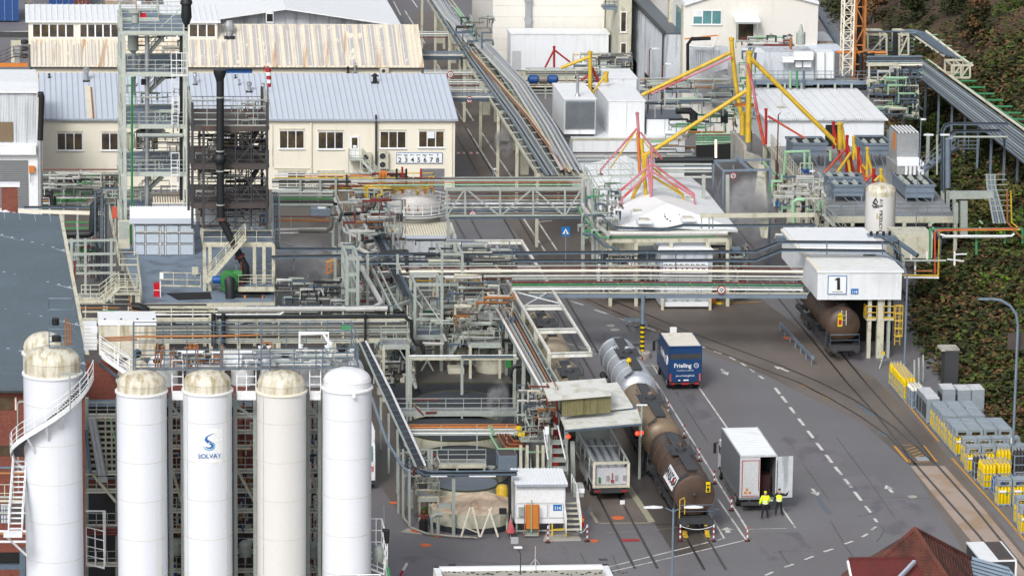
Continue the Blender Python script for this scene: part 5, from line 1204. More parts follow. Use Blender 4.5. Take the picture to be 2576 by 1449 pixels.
Q=[Z(x,y,z_)for x,y in((2357,1381),(2386,1387),(2536,1430),(2640,1560),(2470,1600),(2376,1416))]
k=t.p('roof','annex_roof');k.slab(Q,UP*.12);k=t.p('wall','cream');k.slab([q-UP*.01 for q in Q],-UP*6.1)
for i in range(8):s_=t.p('standing_seam','patch');o_=i*9.5;s_.bar(Z(2358+o_*.4,1384+o_,z_+.15),Z(2540+o_*.8,1434+o_*1.25,z_+.15),.05)
t=T('parked_van','white roofed box van parked behind the blue-grey annex roof','van');z_=3.0;O=Z(2501,1412,z_);c2_=Z(2553,1407,z_);c3_=Z(2531,1385,z_);c4_=Z(2449,1388,z_)
ww=(c2_-Z(2470,1414,z_)).length;O=Z(2470,1413,z_);k=t.p('body','dark_steel');k.slab([O-UP*.05,O+RT*2.25-UP*.05,O+RT*2.25+V*4.2-UP*.05,O+V*4.2-UP*.05],-UP*2.3);k=t.p('roof','white');k.box(O,RT*1.1,V*4.2,UP*.08);k=t.p('roof_panel','rust_dark');k.box(O+RT*1.1,RT*1.1,V*4.2,UP*.06)
k=t.p('body_frame','white');
for u_ in(0,2.2):k.bar(O+RT*u_+UP*.05,O+RT*u_+UP*.05+V*4.2,.1);k.bar(O+RT*u_,O+RT*u_-UP*2.3,.12)
k.bar(O+UP*.05,O+RT*2.2+UP*.05,.1)
for v_ in(.8,3.2):wheelset(t,lambda u,v,z,O=O:O+RT*u+V*v+UP*(z-3.0),v_,-.05,2.0,.38,.25)
# ---- top left yard
def container(x0,x1,y0,y1,b,d,m,label,name='shipping_container',cat='container'):
 t=T(name,label,cat);p,w_,h=front(t.p('box',m),x0,x1,y0,y1,b,d);ribs(t.p('ribbing',m),p+U*.1,U*(w_-.2),h-.1,max(4,int(w_/.28)),.05)
 k=t.p('corner_post',m);
 for u_ in(0,w_-.12):k.box(p+U*u_-V*.06,U*.12,V*.06,UP*h)
 for u_ in(.3,.55,.8):t.p('lock_bar','alu').bar(p+U*w_*u_-V*.1,p+U*w_*u_-V*.1+UP*h,.04)
 return t
container(-30,47,-18,53,60,6,'blue_box','large blue shipping container in the top left corner');container(-20,14,-60,8,8,3,'blue_box','blue container behind the large corner one')
container(124,186,-40,16,20,5,'blue_box','blue shipping container right of the brown crate');container(63,82,8,41,44,2,'tan_tank','brown crate between the two blue containers','crate','crate')
container(186,224,-40,12,20,5,'brick_red','rust red container at the top edge')
t=T('pallet_load','pale pink sheeted pallets stacked at the top edge','pallet');k=t.p('load','slab_pink');k.ub(W(264,15,22),3.2,2,.6);t.p('sheet','white').ub(W(264,15,22)+UP*.62,3.2,2,.5)
t=T('pallet_load','second sheeted pallet row beside the first at the top edge','pallet');k=t.p('load','slab_pink');k.ub(W(305,15,22),1.8,2,.6);t.p('sheet','white').ub(W(305,15,22)+UP*.62,1.8,2,.5)
t=T('chimney','red brown square chimney standing behind the white dormer roof','chimney');t.p('stack','red_pipe').ub(W(368,60,240),.6,.6,2.4);t.p('cap','rust_dark').ub(W(368,60,240)+UP*2.4-U*.05,.7,.7,.1)
# ================================================================== process plant: tanks, towers, pipe bridges
def PP(pts,b=None):return[W(q[0],q[1],q[2]if len(q)>2 else b)for q in pts]
def pipe(t,m,r,pts,b=None,name='pipe',n=6):k=t.p(name,m,smooth=True);k.tube(PP(pts,b),r,n);return k
def zpipe(t,m,r,pts,z,name='pipe',n=6):k=t.p(name,m,smooth=True);k.tube([Z(q[0],q[1],q[2]if len(q)>2 else z)for q in pts],r,n);return k
def zoomer(x0,y0,k):return lambda*p:[(x0+a*k,y0+c*k)+tuple(r_)for a,c,*r_ in p]
z1=zoomer(0,0,.3318);z2=zoomer(644,0,.3318);z3=zoomer(1288,0,.3318);z4=zoomer(1932,0,.3318)
z5=zoomer(0,480.9,.3318);z6=zoomer(644,480.9,.3318);z7=zoomer(1288,480.9,.3318);z8=zoomer(1932,480.9,.3318)
z9=zoomer(1288,961.7,.336);z10=zoomer(0,961.7,.336);z11=zoomer(644,961.7,.336)
A3=zoomer(944.5,858.7,.2371);A4=zoomer(944.5,1116.3,.2293);B1=zoomer(51.5,721.3,.2371);B2_=zoomer(515.2,721.3,.2371)
Q1=zoomer(1906.2,309.1,.2193);Q2=zoomer(1442.6,257.6,.2371);Q3=zoomer(1477,532.4,.2193);R5=zoomer(1846.2,51.5,.2193)
def tray(t,pts,b=None,z=None,w=.45,m='tray',name='cable_tray',d=None):
 """ladder tray: two side rails with rungs and dark cables"""
 P_=[Z(q[0],q[1],z)for q in pts]if z is not None else PP(pts,b)
 k=t.p(name,m);c=k.sub('cable','black')
 for a,e in zip(P_,P_[1:]):
  L=(e-a).length
  if L<.01:continue
  u=(e-a)/L;s=d if d is not None else(u.cross(UP)if abs(u.z)<.7 else-_N)
  s=s.normalized()*w/2;o=u.cross(s).normalized()*.06
  k.bar(a-s,e-s,.05,.12);k.bar(a+s,e+s,.05,.12)
  for i in range(int(L/.55)+1):q=a+u*min(L,i*.55);k.bar(q-s,q+s,.05)
  for f in(-.5,0,.5):c.bar(a+s*f+UP*.04,e+s*f+UP*.04,.09,.07)
 return k
def clutter(t,x0,x1,y0,y1,b0,b1,n,seed,ms=('galv','insul','dirty_pipe','galv','alu','green_pipe','red_pipe','copper','black'),r=(.03,.09),vert=.4,name='pipe'):
 """small-bore pipe runs with elbows"""
 q=random.Random(seed)
 for i in range(min(n,90)):
  x,y,b=q.uniform(x0,x1),q.uniform(y0,y1),q.uniform(b0,b1);m=q.choice(ms);rr_=q.uniform(*r)
  L=(x1-x0)*q.uniform(.15,.5);xe=min(x1,x+L);pts=[(x,y,b),(xe,y,b)]
  if q.random()<vert*1.2:pts=[(x,min(y1,y+q.uniform(8,30)),b)]+pts
  if q.random()<vert:pts.append((xe,max(y0,min(y1,y+q.uniform(-25,25))),b))
  if q.random()<.3:p_=PP(pts);p_.append(p_[-1]+V*q.uniform(-2,2));k=t.p(name,m,smooth=True);k.tube(p_,rr_,5)
  else:pipe(t,m,rr_,pts,None,name,5)
def uframe(t,x0,x1,ys,b,depth,m='galv',w=.18,foot=None,ncol=2,brace=False,rows=2,name='frame'):
 """steel frame: columns on planes b and b + depth metres, beams at rows ys"""
 k=t.p(name,m);xs=[x0+(x1-x0)*i/(ncol-1)for i in range(ncol)]
 tops=[]
 for x in xs:
  top=W(x,min(ys),b);bot=Vector((top.x,top.y,0))if foot is None else W(x,foot,b)
  for r_ in range(rows):o=V*depth*r_/max(1,rows-1);c_=t.p('column',m);c_.bar(bot+o,top+o,w)
  tops.append(top)
 for y in ys:
  k=t.p(name,m)
  for r_ in range(rows):o=V*depth*r_/max(1,rows-1);k.bar(W(x0,y,b)+o,W(x1,y,b)+o,w*.8,w)
  for x in xs:
   if rows>1:k.bar(W(x,y,b),W(x,y,b)+V*depth,w*.8)
 if brace:
  d_=t.p('brace',m)
  for i in range(len(xs)-1):
   for a_,c_ in zip(ys,ys[1:]):d_.bar(W(xs[i],a_,b),W(xs[i+1],c_,b),w*.4);d_.bar(W(xs[i+1],a_,b),W(xs[i],c_,b),w*.4)
 return k
def deck(t,x0,x1,y,b,depth,m='deck_blue',rm='galv',rail=True,th=.16,rows='fblr',k=2,h=1.05,em=None):
 p,q=W(x0,y,b),W(x1,y,b);q.z=p.z;f=t.p('deck',m);f.slab([p,q,q+V*depth,p+V*depth],UP*.04)
 e=t.p('edge_beam',em or rm);a=UP*-.2
 e.box(p-V*.06+a,q-p,V*.06,UP*.26);e.box(p+V*depth+a,q-p,V*.06,UP*.26);e.box(p+a-U*.05,V*depth,U*.05,UP*.26);e.box(q+a,V*depth,U*.05,UP*.26)
 if rail:
  r_=t.p('railing',rm);o=UP*.06
  if 'f' in rows:r_.rail([p+o,q+o],h,1.3,.028,k)
  if 'b' in rows:r_.rail([p+o+V*depth,q+o+V*depth],h,1.3,.028,k)
  if 'l' in rows:r_.rail([p+o,p+o+V*depth],h,1.3,.028,k)
  if 'r' in rows:r_.rail([q+o,q+o+V*depth],h,1.3,.028,k)
 return p,q
def stairs_(t,a,c,b,b2=None,w=.9,m='galv',side=None):
 k=t.p('flight',m);k.stairs(W(a[0],a[1],b),W(c[0],c[1],b2 or b),w,side or V)
 # ------------------------------------------------------------------ the front tanks
def tank(x0,x1,b,yr,yb,yt,m,dm,label,seams=5,ring='frame'):
 r=(x1-x0)/2/S(b);c=Z((x0+x1)/2,b,0);zr=W((x0+x1)/2,yr,b).z;zb_,zt_=W((x0+x1)/2,yb,b).z,W((x0+x1)/2,yt,b).z
 t=T('storage_tank',label,'storage tank','tall storage tanks in the front row');k=t.p('shell',m,smooth=True);k.lathe(c,[(r,0),(r,zr)],56)
 k=t.p('dome',dm,smooth=True);r2=r*.965;H=math.sqrt(max(.1,(zt_-zb_)**2-(r*.24)**2))
 k.lathe(c,[(r2,zr),(r2,zb_)]+[(r2*math.cos(a),zb_+H*math.sin(a))for a in[i*math.pi/2/9 for i in range(1,9)]]+[(.02,zb_+H)],56)
 g_=t.p('ring',ring,smooth=True);g_.lathe(c,[(r-.01,zr-.12),(r+.09,zr-.1),(r+.09,zr),(r-.08,zr+.03)],56)
 k=t.p('dome_seam',dm);k.tube([c+Vector((math.cos(a)*(r2+.01),math.sin(a)*(r2+.01),zb_))for a in[i*math.pi/24 for i in range(49)]],.02,4)
 for i in range(seams):k=t.p('weld_seam','cream_steel');z_=zr-1.8-i*2.4;k.tube([c+Vector((math.cos(a)*(r+.004),math.sin(a)*(r+.004),z_))for a in[j*math.pi/24 for j in range(49)]],.012,4)
 return t,c,r,zr,zt_
TB=1620
t,c,r,zr,zt_=tank(68,214,TB,941,911,872,'tank_white','dome_dirty','widest white tank at the far left with a curving stair and a brown stained dome')
k=t.p('stair_tread','dark_steel');st2=t.p('stringer','frame');rl_=t.p('stair_railing','frame')
hp_=[]
NS=44
for i in range(NS+1):
 a=R(-12)-R(178)*i/NS;zz_=16.9-5.3*i/NS-(.0 if i<NS*.5 else 0)
 hp_.append((a,zz_))
def hpt(i,rr_,dz=0):a,z_=hp_[i];return c+Vector((math.cos(a)*rr_,math.sin(a)*rr_,z_+dz))
for i in range(NS):k.slab([hpt(i,r+.05),hpt(i,r+.8),hpt(i+1,r+.8,hp_[i][1]-hp_[i+1][1]),hpt(i+1,r+.05,hp_[i][1]-hp_[i+1][1])],UP*.04)
for i in range(NS):st2.bar(hpt(i,r+.82),hpt(i+1,r+.82),.05,.28)
for h_ in(.35,.7,1.05):rl_.tube([hpt(i,r+.84,h_)for i in range(NS+1)],.028,4)
for i in range(0,NS+1,4):rl_.bar(hpt(i,r+.84),hpt(i,r+.84,1.05),.045)
for i in(14,20,27):t.p('stair_bracket','frame').bar(hpt(i,r+.8,-.1),hpt(i,r+.05,-1.2),.09)
q0=hpt(NS,r+.4);k=t.p('lower_flight','frame');k.stairs(Vector((q0.x-.3,q0.y-3.4,q0.z-3.6)),Vector((q0.x-.3,q0.y-.2,q0.z)),.8,U)
k.box(Vector((q0.x-.5,q0.y-4.2,q0.z-3.75)),U*1.1,V*1.0,UP*.15);k.bar(Vector((q0.x-.4,q0.y-4,q0.z-3.7)),Vector((q0.x+.7,q0.y-3,q0.z-5.2)),.12);k.bar(Vector((q0.x-.3,q0.y,q0.z-.1)),Vector((q0.x+.7,q0.y,q0.z-1.2)),.12)
k=t.p('top_landing','rust_dark');k.box(W(213,915,TB)+V*.3,U*1.0,V*1.5,UP*.12)
k=t.p('lamp_pole','galv');k.tube([W(175,1008,TB)-V*2.3,W(173,919,TB)-V*2.3],.05,5);k.bar(W(152,915,TB)-V*2.3,W(198,916,TB)-V*2.3,.06);k.bar(W(152,919,TB)-V*2.3,W(194,919,TB)-V*2.3,.06)
rl_=t.p('roof_cage','tray')
for y0_,y1_ in((753,874),):
 a_,b_=W(124,874,TB),W(187,872,TB)
 for z_ in(0,.35,.7,1.1,2.3):rl_.tube([a_+V*1.4+UP*z_,a_+UP*z_,b_+UP*z_,b_+V*1.4+UP*z_],.03,4)
 for q in(a_,a_.lerp(b_,.5),b_,a_+V*1.4,b_+V*1.4):rl_.bar(q,q+UP*(2.3 if q!=a_.lerp(b_,.5)else 1.1),.05)
 rl_.tube([a_+UP*2.3,a_+UP*3.0,a_+UP*3.0+U*1.4,a_+UP*2.7+U*1.5],.03,4)
k=t.p('instrument','black');k.lathe(W(142,858,TB),[(.28,0),(.28,.3),(.22,.35)],12);k=t.p('instrument','black');k.lathe(W(140,822,TB)+V*.5,[(.22,0),(.22,.4)],12)
for x in(165,172,178):t.p('roof_pipe','copper',smooth=True).tube(PP([(x,868),(x,800+(x-165))],TB),.05,6)
t2_=[tank(298,425,TB,985,966,931,'tank_white','dome_dirty','white tank second from the left with a stained dome',ring='frame'),
tank(463,587,TB,982,963,930,'tank_white','dome_dirty','white tank carrying the blue S logo and lettering',ring='frame'),
tank(646,771,TB,983,965,931,'tank_cream','dome_dirty','creamy tank with a dirty yellowish dome, second from the right',ring='cream'),
tank(809,934,TB,974,956,923,'tank_white','dome_clean','clean bright white tank with an unstained dome at the right of the row',ring='frame')]
t,c,r,zr,zt_=t2_[1]
def onshell(x,y,rr_):
 d=ray(x,y);o=Vector((0,0,CAMH));ox,oy=o.x-c.x,o.y-c.y;a_=d.x**2+d.y**2;b_=2*(ox*d.x+oy*d.y);c__=ox**2+oy**2-rr_**2
 return o+d*((-b_-math.sqrt(max(0,b_*b_-4*a_*c__)))/(2*a_))
k=t.p('logo_panel','frame',smooth=True)
gx,gy=[492+i*68/8 for i in range(9)],[1078,1165]
k.add([onshell(x,y,r+.01)for y in gy for x in gx],[(i+9,i+10,i+1,i)for i in range(8)])
def logo(pts,m,dz):
 k=t.p('logo_stroke',m);n=len(pts)//2
 k.add([onshell(x,y,r+dz)for x,y in pts],[(i,i+1,n*2-2-i,n*2-1-i)for i in range(n-1)])
Zq=lambda pts:[(x*.336,961.7+y*.336)for x,y in pts]
logo(Zq([(1606,381),(1570,390),(1540,408),(1530,430),(1545,450),(1580,470),(1600,490),(1612,470),(1603,452),(1575,440),(1552,425),(1556,408),(1575,396),(1606,383)]),'letter_blue',.02)
logo(Zq([(1575,452),(1592,462),(1597,480),(1585,497),(1560,503),(1535,492),(1526,470),(1523,480),(1533,502),(1560,512),(1590,508),(1608,492),(1612,470),(1600,452)]),'logo_light',.024)
logo(Zq([(1553,440),(1568,450),(1582,460),(1584,474),(1574,484),(1556,486),(1540,478),(1540,486),(1556,496),(1580,496),(1596,484),(1596,466),(1578,450),(1560,440)]),'letter_blue',.028)
pm=onshell(527,1147,r+.03);nrm_=Vector((pm.x-c.x,pm.y-c.y,0)).normalized();t.text('SOLVAY',pm,.39,'letter_blue',right=UP.cross(nrm_),bold=.004)
k=t2_[3][0].p('lifting_lug','frame');k.box(W(880,984,TB)-V*1.6,U*.2,V*.1,UP*.25)
for(t,c,r,zr,zt_),xs in zip(t2_,((414,),(575,476),(665,),(0,))):
 for x in xs:
  if x:k=t.p('earth_cable',m_ if False else 'cream_steel');q=onshell(x,1000,r+.03)if False else Vector((c.x+(x-proj(c)[0])/S(TB),0,0));dx_=q.x-c.x;yy=c.y-math.sqrt(max(.01,(r+.02)**2-dx_**2));k.bar(Vector((q.x,yy,0)),Vector((q.x,yy,zr)),.03)
for x in(555,679+4,745,745,873):pass
def tank2(x0,x1,b,yb,yt,m,dm,label):return tank(x0,x1,b,yb+14,yb,yt,m,dm,label,seams=0)
tank2(67,175,1560,876,838,'tank_cream','dome_dirty','half hidden stained dome behind the widest tank at the far left')
tank2(300,390,1560,945,905,'tank_cream','dome_dirty','greenish stained dome behind the second tank, below the white stair')
tank2(655,760,1570,934,897,'tank_white','dome_clean','white dome behind the creamy tank, under the walkway')
tank2(820,916,1565,933,892,'tank_white','dome_clean','white dome peeping out behind the clean right tank')
tank2(470,560,1565,944,908,'tank_cream','dome_clean','pale dome behind the tank with the logo')
# walkway over the tanks
t=T('tank_walkway','blue-grey railed walkway running over the domes of the front tanks','walkway')
k=t.p('front_rail','tray')
for y in(930,918,905,893.5,882):k.tube(PP([(336,y),(900,y-6)],TB-6),.035,5)
for x in(337,341,413,470,492,555,557,601,679,740,795,812,873,899):k.bar(W(x,932,TB-6),W(x,880,TB-6),.07)
k=t.p('rear_rail','tray')
for y in(862,857,837,820,811):k.tube(PP([(336,y),(612,y-2),(884,y-4)],TB-60),.03,5)
for x in(336,410,470,538,600,657,720,771,823,884):k.bar(W(x,870,TB-60),W(x,808,TB-60),.06)
k=t.p('end_rail','tray')
for y0_,y1_ in((811,855),(830,880),(845,893),(858,905),(866,918),(873,925)):k.tube([W(884,y0_,TB-60),W(903,y1_,TB-6)],.035,5)
for x in(336,555,657):k=t.p('tall_post','tray');k.bar(W(x,930,TB-6),W(x,812,TB-6),.1)
k=t.p('deck','deck_grey');k.slab([W(340,931,TB-6),W(900,925,TB-6),W(898,918,TB-12),W(340,924,TB-12)],UP*-.06)
k=t.p('roof_box','white_sheet');k.ub(W(562,925,TB-46),2.1,1.2,.85);rr0=k.sub('roof_rib','cream')
for i in range(12):rr0.box(W(562,892,TB-46)+U*(i*.18),U*.08,V*1.2,UP*.08)
for x0,r0 in((410,.9),(520,.8),(610,.7),(700,1.1),(790,.9),(850,1.0)):k=t.p('vessel','white',smooth=True);k.lathe(W(x0,925,TB-50),[(r0,-1),(r0,.3),(r0*.8,.65),(r0*.4,.85),(.05,.9)],20)
for x0,x1 in((425,462),(588,645),(771,808)):
 k=t.p('link_frame','frame');p=W(x0+8,1006,TB-10);w_=(x1-x0-10)/41;k.box(p,U*w_,V*.15,UP*.45);k.rail([p+UP*.45,p+U*w_+UP*.45],2.0,.5,.035,4)
 for s_ in(x0+4,x1-4):t.p('column','galv').bar(Vector((W(s_,1006,TB-30).x,W(s_,1006,TB-30).y,0)),W(s_,990,TB-30),.22)
 t.p('brace','galv').bar(W(x0+6,1020,TB-30),W(x1-4,1052,TB-30),.14)
for x,y in((396,912),(345,888),(525,906),(717,888),(859,875)):k=t.p('gauge','black',smooth=True);k.lathe(W(x,y,TB-30),[(.05,0),(.27,.02),(.27,.2),(.2,.24)],12,NV if y<890 else None)
for x in(391,397,404,430,437,497,560,680):t.p('copper_pipe','copper',smooth=True).tube(PP([(x,930),(x,860+(x%9)*3)],TB-24),.05,6)
pipe(t,'copper',.07,[(256,851),(344,847),(500,846),(655,843),(662,862),(682,863),(682,930)],TB-50,'copper_pipe');pipe(t,'copper',.06,[(256,857),(345,854)],TB-50,'copper_pipe')
pipe(t,'frame',.09,[(754,880),(754,839),(826,838),(826,870)],TB-40,'white_pipe',8);pipe(t,'frame',.09,[(812,838),(824,858),(832,862),(833,890)],TB-40,'white_pipe',8)
k=t.p('green_box','green_pipe');k.box(W(859,830,TB-60),U*.55,V*.2,UP*.3)
clutter(t,400,560,880,930,1570,1600,30,3,('copper','galv','insul','frame','copper'),(.03,.07),.8);clutter(t,600,890,878,928,1572,1600,44,4,('frame','frame','galv','insul','alu'),(.03,.09),.8)
for i in range(16):
 k=t.p('valve',('frame','copper','frame')[i%3],smooth=True);x=640+rnd.random()*250 if i%3!=1 else 400+rnd.random()*140;k.lathe(W(x,884+rnd.random()*26,1590),[(.14,0),(.14,.35),(.07,.4),(.16,.45),(.16,.5)],8)
 # stair, white cabinet and tank behind at the left
t=T('tank_stair','white stair falling from the white cabinet to the tank walkway','stairs');k=t.p('flight','frame');k.stairs(W(326,945,1600),W(252,893,1600),.8,V);
for o in(0,.35,.7):k.tube([W(250,858,1600)-UP*o,W(334,905,1600)-UP*o],.035,4)
t.p('post','frame').bar(W(297,925,1600),W(297,890,1600),.12);t.p('brace','tray').bar(W(250,915,1590),W(302,952,1590),.16)
t=T('switch_cabinet','tall white cabinet with horizontal panels beside the widest tank','cabinet');p,w_,h=front(t.p('body','white'),211,244,819,880,1590,1.2)
for i in range(6):t.p('panel_line','cream_steel').box(p+UP*(.2+i*.22)-V*.02,U*w_,V*.02,UP*.03)
t.p('notice','letter_white').box(W(230,838,1590)-V*.05,U*.35,V*.03,UP*.4)
t=T('stained_cover','bulging white cover stained yellow behind the tank stair','tank cover');k=t.p('body','dome_dirty',smooth=True);p=W(250,900,1520);w_=(W(392,900,1520)-p).dot(U);hh_=(W(250,818,1520)-p).z
k.box(p,U*w_,V*2.2,UP*hh_);t.p('top_panel','white').box(p+UP*hh_-U*.05-V*.05,U*(w_+.1),V*2.3,UP*.35)
for i in(1,2):t.p('fold','cream').box(p+U*w_*i/3-V*.06,U*.12,V*.06,UP*hh_)
for i in range(4):t.p('fixing','dark').box(p+U*(.3+i*1.0)+UP*(hh_+.35),U*.12,V*.1,UP*.06)
# brick hall and steelwork seen between the tanks
t=T('brick_hall','dark red brick hall glimpsed between the front tanks','building');b=1490
k=t.p('wall','brick_red');p=W(216,1058,b);z_=p.z;w_=(W(642,1058,b)-p).dot(U);k.box(Vector((p.x,p.y,0)),U*w_,V*9,UP*z_);k.slab([p,p+U*2.4,W(300,930,b),W(250,900,b),W(216,912,b)],V*.3)
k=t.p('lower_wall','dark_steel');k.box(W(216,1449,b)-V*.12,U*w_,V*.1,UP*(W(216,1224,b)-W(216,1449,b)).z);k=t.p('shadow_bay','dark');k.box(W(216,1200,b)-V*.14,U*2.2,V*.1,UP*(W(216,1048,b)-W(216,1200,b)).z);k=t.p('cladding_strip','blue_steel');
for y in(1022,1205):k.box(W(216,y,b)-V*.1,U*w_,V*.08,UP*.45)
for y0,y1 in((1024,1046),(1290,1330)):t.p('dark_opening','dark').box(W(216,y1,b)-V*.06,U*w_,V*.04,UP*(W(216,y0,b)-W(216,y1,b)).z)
t=T('brick_wall_trim','white pipes and rail along the brick wall beside the widest tank','pipework');pipe(t,'frame',.05,[(213,937),(300,937)],b-4);pipe(t,'frame',.05,[(245,1002),(298,1002)],b-4);pipe(t,'galv',.1,[(214,1018),(298,1018)],b-4);pipe(t,'frame',.05,[(243,960),(243,1010)],b-4)
GL=[((215,298),5),((425,463),6),((588,646),7),((771,809),8)]
where=['between the widest tank and its neighbour','in the first narrow gap left of the logo tank','in the gap right of the logo tank','in the gap left of the clean white tank']
for((x0,x1),sd),wh in zip(GL,where):
 t=T('pipe_gallery','tiered steel gallery %s'%wh,'steel frame','steel galleries between the front tanks');b=1540
 q=random.Random(sd);ys=[1050,1092,1130,1190,1240,1290,1340,1392,1440]if x0!=215 else[1052,1195,1240,1330,1425]
 k=t.p('column','galv')
 for x in(x0+3,x1-3):k_=t.p('column','galv' if x!=x1-3 or x0==215 else 'cream_steel');k_.bar(Z(x,b),W(x,1000,b),.22)
 if x0!=215:
  for x in((x0+x1)/2-4,x1-9):t.p('riser','red_pipe').bar(Z(x,b-15),W(x,1005,b-15),.12)
 for y in ys:
  t.p('beam','cream').box(W(x0,y,b),U*(x1-x0)/40.6,V*.2,UP*.26);r_=t.p('railing','galv');r_.rail([W(x0,y-4,b),W(x1,y-4,b)],.9,.6,.03,2)
 t.p('brace','cream_steel').bar(W(x0+8,1180,b+6),W(x1-6,1262,b+6),.16)
 if x0==215:
  for i in range(9):t.p('rack_beam','cream_steel').box(W(x0,1060+i*14,b-10),U*2.0,V*.12,UP*.12)
  for x in(243,265,280):t.p('rack_post','cream_steel').bar(W(x,1052,b-10),W(x+2,1190,b-10),.1)
  for o in(0,10):pipe(t,'alu',.17,[(226+o,1052),(252+o,1195)],b+10,'large_pipe',10)
  pipe(t,'tray',.1,[(216,1080),(228,1190)],b+12);pipe(t,'mint',.04,[(277,1052),(294,1125)],b+8);t.p('box','galv').box(W(247,1213,b+10),U*.55,V*.2,UP*.35)
  for y in(1329,1336,1343):pipe(t,'red_pipe',.08,[(216,y),(298,y)],b+5)
  pipe(t,'frame',.07,[(216,1285),(262,1285),(264,1420)],b+20);k=t.p('side_railing','frame');k.rail([W(218,1420,b+40),W(262,1430,b+40)],2.4,.6,.035,4);t.p('dark_yard_wall','dark_steel').box(W(264,1325,b-40),U*.9,V*.1,UP*1.7)
 else:
  clutter(t,x0,x1,1020,1449,b-15,b-2,34,sd,('galv','red_pipe','insul','frame','black','copper','galv','blue_paint'),(.03,.1),.9);t.p('vessel','galv',smooth=True).lathe(W((x0+x1)/2,1370+sd*4,b+10),[(.35,0),(.4,.1),(.4,.8),(.2,1.0)],14)
t=T('ibc_tank','caged white liquid container behind the railing at the far left','liquid container');k=t.p('bottle','white');k.ub(W(2,1315,1540),.6,.8,1.0);c_=t.p('cage','tray')
for i in range(5):c_.bar(W(2,1315,1540)-V*.05+U*i*.16,W(2,1315,1540)-V*.05+U*i*.16+UP*1.1,.03)
for i in range(5):c_.bar(W(0,1315-i*11,1540)-V*.05,W(30,1315-i*11,1540)-V*.05,.03)
t=T('ibc_tank','caged brown liquid container beside the widest tank','liquid container');k=t.p('bottle','tan_tank');k.ub(W(32,1315,1540),.85,.8,1.1);c_=t.p('cage','tray')
for i in range(7):c_.bar(W(31,1315,1540)-V*.05+U*i*.15,W(31,1315,1540)-V*.05+U*i*.15+UP*1.2,.03)
for i in range(5):c_.bar(W(31,1315-i*11,1540)-V*.05,W(68,1315-i*11,1540)-V*.05,.03)
t=T('pipe_bench','brown and white pipes on a steel bench at the bottom left','pipework');b=1560
for y,m_ in((1336,'frame'),(1342,'copper'),(1352,'red_pipe'),(1362,'frame'),(1290,'galv'),(1190,'copper'),(1176,'tray'),(1260,'cream_steel'),(1250,'galv')):pipe(t,m_,.08,[(-20,y),(68,y)],b)
k=t.p('frame','tray');k.bar(W(57,1380,b),W(57,1460,b),.35);k.box(W(-10,1432,b),U*1.8,V*.3,UP*.3);t.p('dark_base','dark').box(W(-10,1425,b-6),U*1.6,V*.1,UP*.9)
t.p('railing','cream_steel').rail([W(-10,1262,b-4),W(34,1262,b-4)],1.1,.6)
t=T('ladder_platform','white railed platform right of the clean white tank','platform');b=1600
k=t.p('railing','frame');k.rail([W(932,1432,b),W(966,1446,b)],1.1,.5,.035,3);k.rail([W(932,1352,b)-UP*1,W(960,1352,b)-UP*1,W(974,1405,b)-UP*1],2.2,.4,.035,3);k.rail([W(850,1449,b+40)-UP*.5,W(957,1449,b+40)-UP*.5],.6,1.5,.04,1)
t.p('vessel','galv',smooth=True).lathe(W(951,1410,b),[(.3,0),(.35,.2),(.35,.8),(.2,1)],12);k=t.p('black_pipe','black');k.tube(PP([(962,1332),(972,1334),(973,1365)],b),.13,8);t.p('column','galv').bar(W(973,1405,b),W(970,1520,b),.12);pipe(t,'green_pipe',.12,[(975,1425),(979,1450),(980,1500)],b)
# ------------------------------------------------------------------ pale green tower
t=T('process_tower','pale green open steel tower of blue-grey decks with ladders','steel tower');b=740;DP=9.2
for x,w_ in((311,.27),(469,.27)):
 for o in(0,DP):k=t.p('column','pale_green');p=W(x,84,b)+V*o;k.bar(Vector((p.x,p.y,0)),p,w_)
for x in(462,):t.p('column','pale_green').bar(W(x,700,b),W(x,-25,b),.14)
for y in(84,187,318,438,560):
 deck(t,309,472,y,b,DP,'deck_blue','pale_green',k=3,h=1.1)
deck(t,303,400,50,700,5,'deck_blue','pale_green',k=2)
k=t.p('top_frame','pale_green');k.tube([W(455,12,b),W(455,-30,b)],.1,6);k.bar(W(415,60,b),W(455,22,b),.08);k.bar(W(300,84,b),W(470,84,b),.25)
for a_,c_ in(((372,235),(415,195)),((350,345),(420,318)),((352,370),(412,325)),((350,500),(410,445)),((372,140),(410,95))):stairs_(t,a_,c_,b-12,w=.8,m='galv')
k=t.p('ladder','frame');k.ladder(W(440,318,b)-V*.3,W(440,188,b)-V*.3,.5);k.ladder(W(438,480,b)-V*.3,W(438,400,b)-V*.3,.5);k.ladder(W(443,285,b)-V*.3,W(443,240,b)-V*.3,.5)
k=t.p('ladder_cage','frame');k.rail([W(430,188,b)-V*.7,W(470,188,b)-V*.7],1.9,.5,.035,3);k.rail([W(430,438,b)-V*.7,W(450,438,b)-V*.7],1.9,.5,.035,3)
pipe(t,'alu',.2,[(370,620),(370,82)],b-8,'riser',10);pipe(t,'alu',.15,[(337,240),(337,90)],b-14,'riser',8);pipe(t,'green',.1,[(332,500),(332,195)],b+6,'green_riser',8);pipe(t,'green',.1,[(325,700),(331,600),(332,500)],b+4,'green_riser',8)
pipe(t,'black',.16,[(456,600),(456,95),(468,80),(468,-20)],b-4,'black_riser',8);pipe(t,'galv',.17,[(345,341),(462,341)],b+3,'cross_pipe',8)
k=t.p('column_head','galv',smooth=True);k.lathe(W(340,58,b),[(.3,0),(.3,.8),(.55,.85),(.55,1.05),(.1,1.1)],14);k=t.p('vessel','galv',smooth=True);k.lathe(W(337,145,b)+V*2,[(.1,0),(.45,.3),(.45,1.9),(.1,2.2)],14)
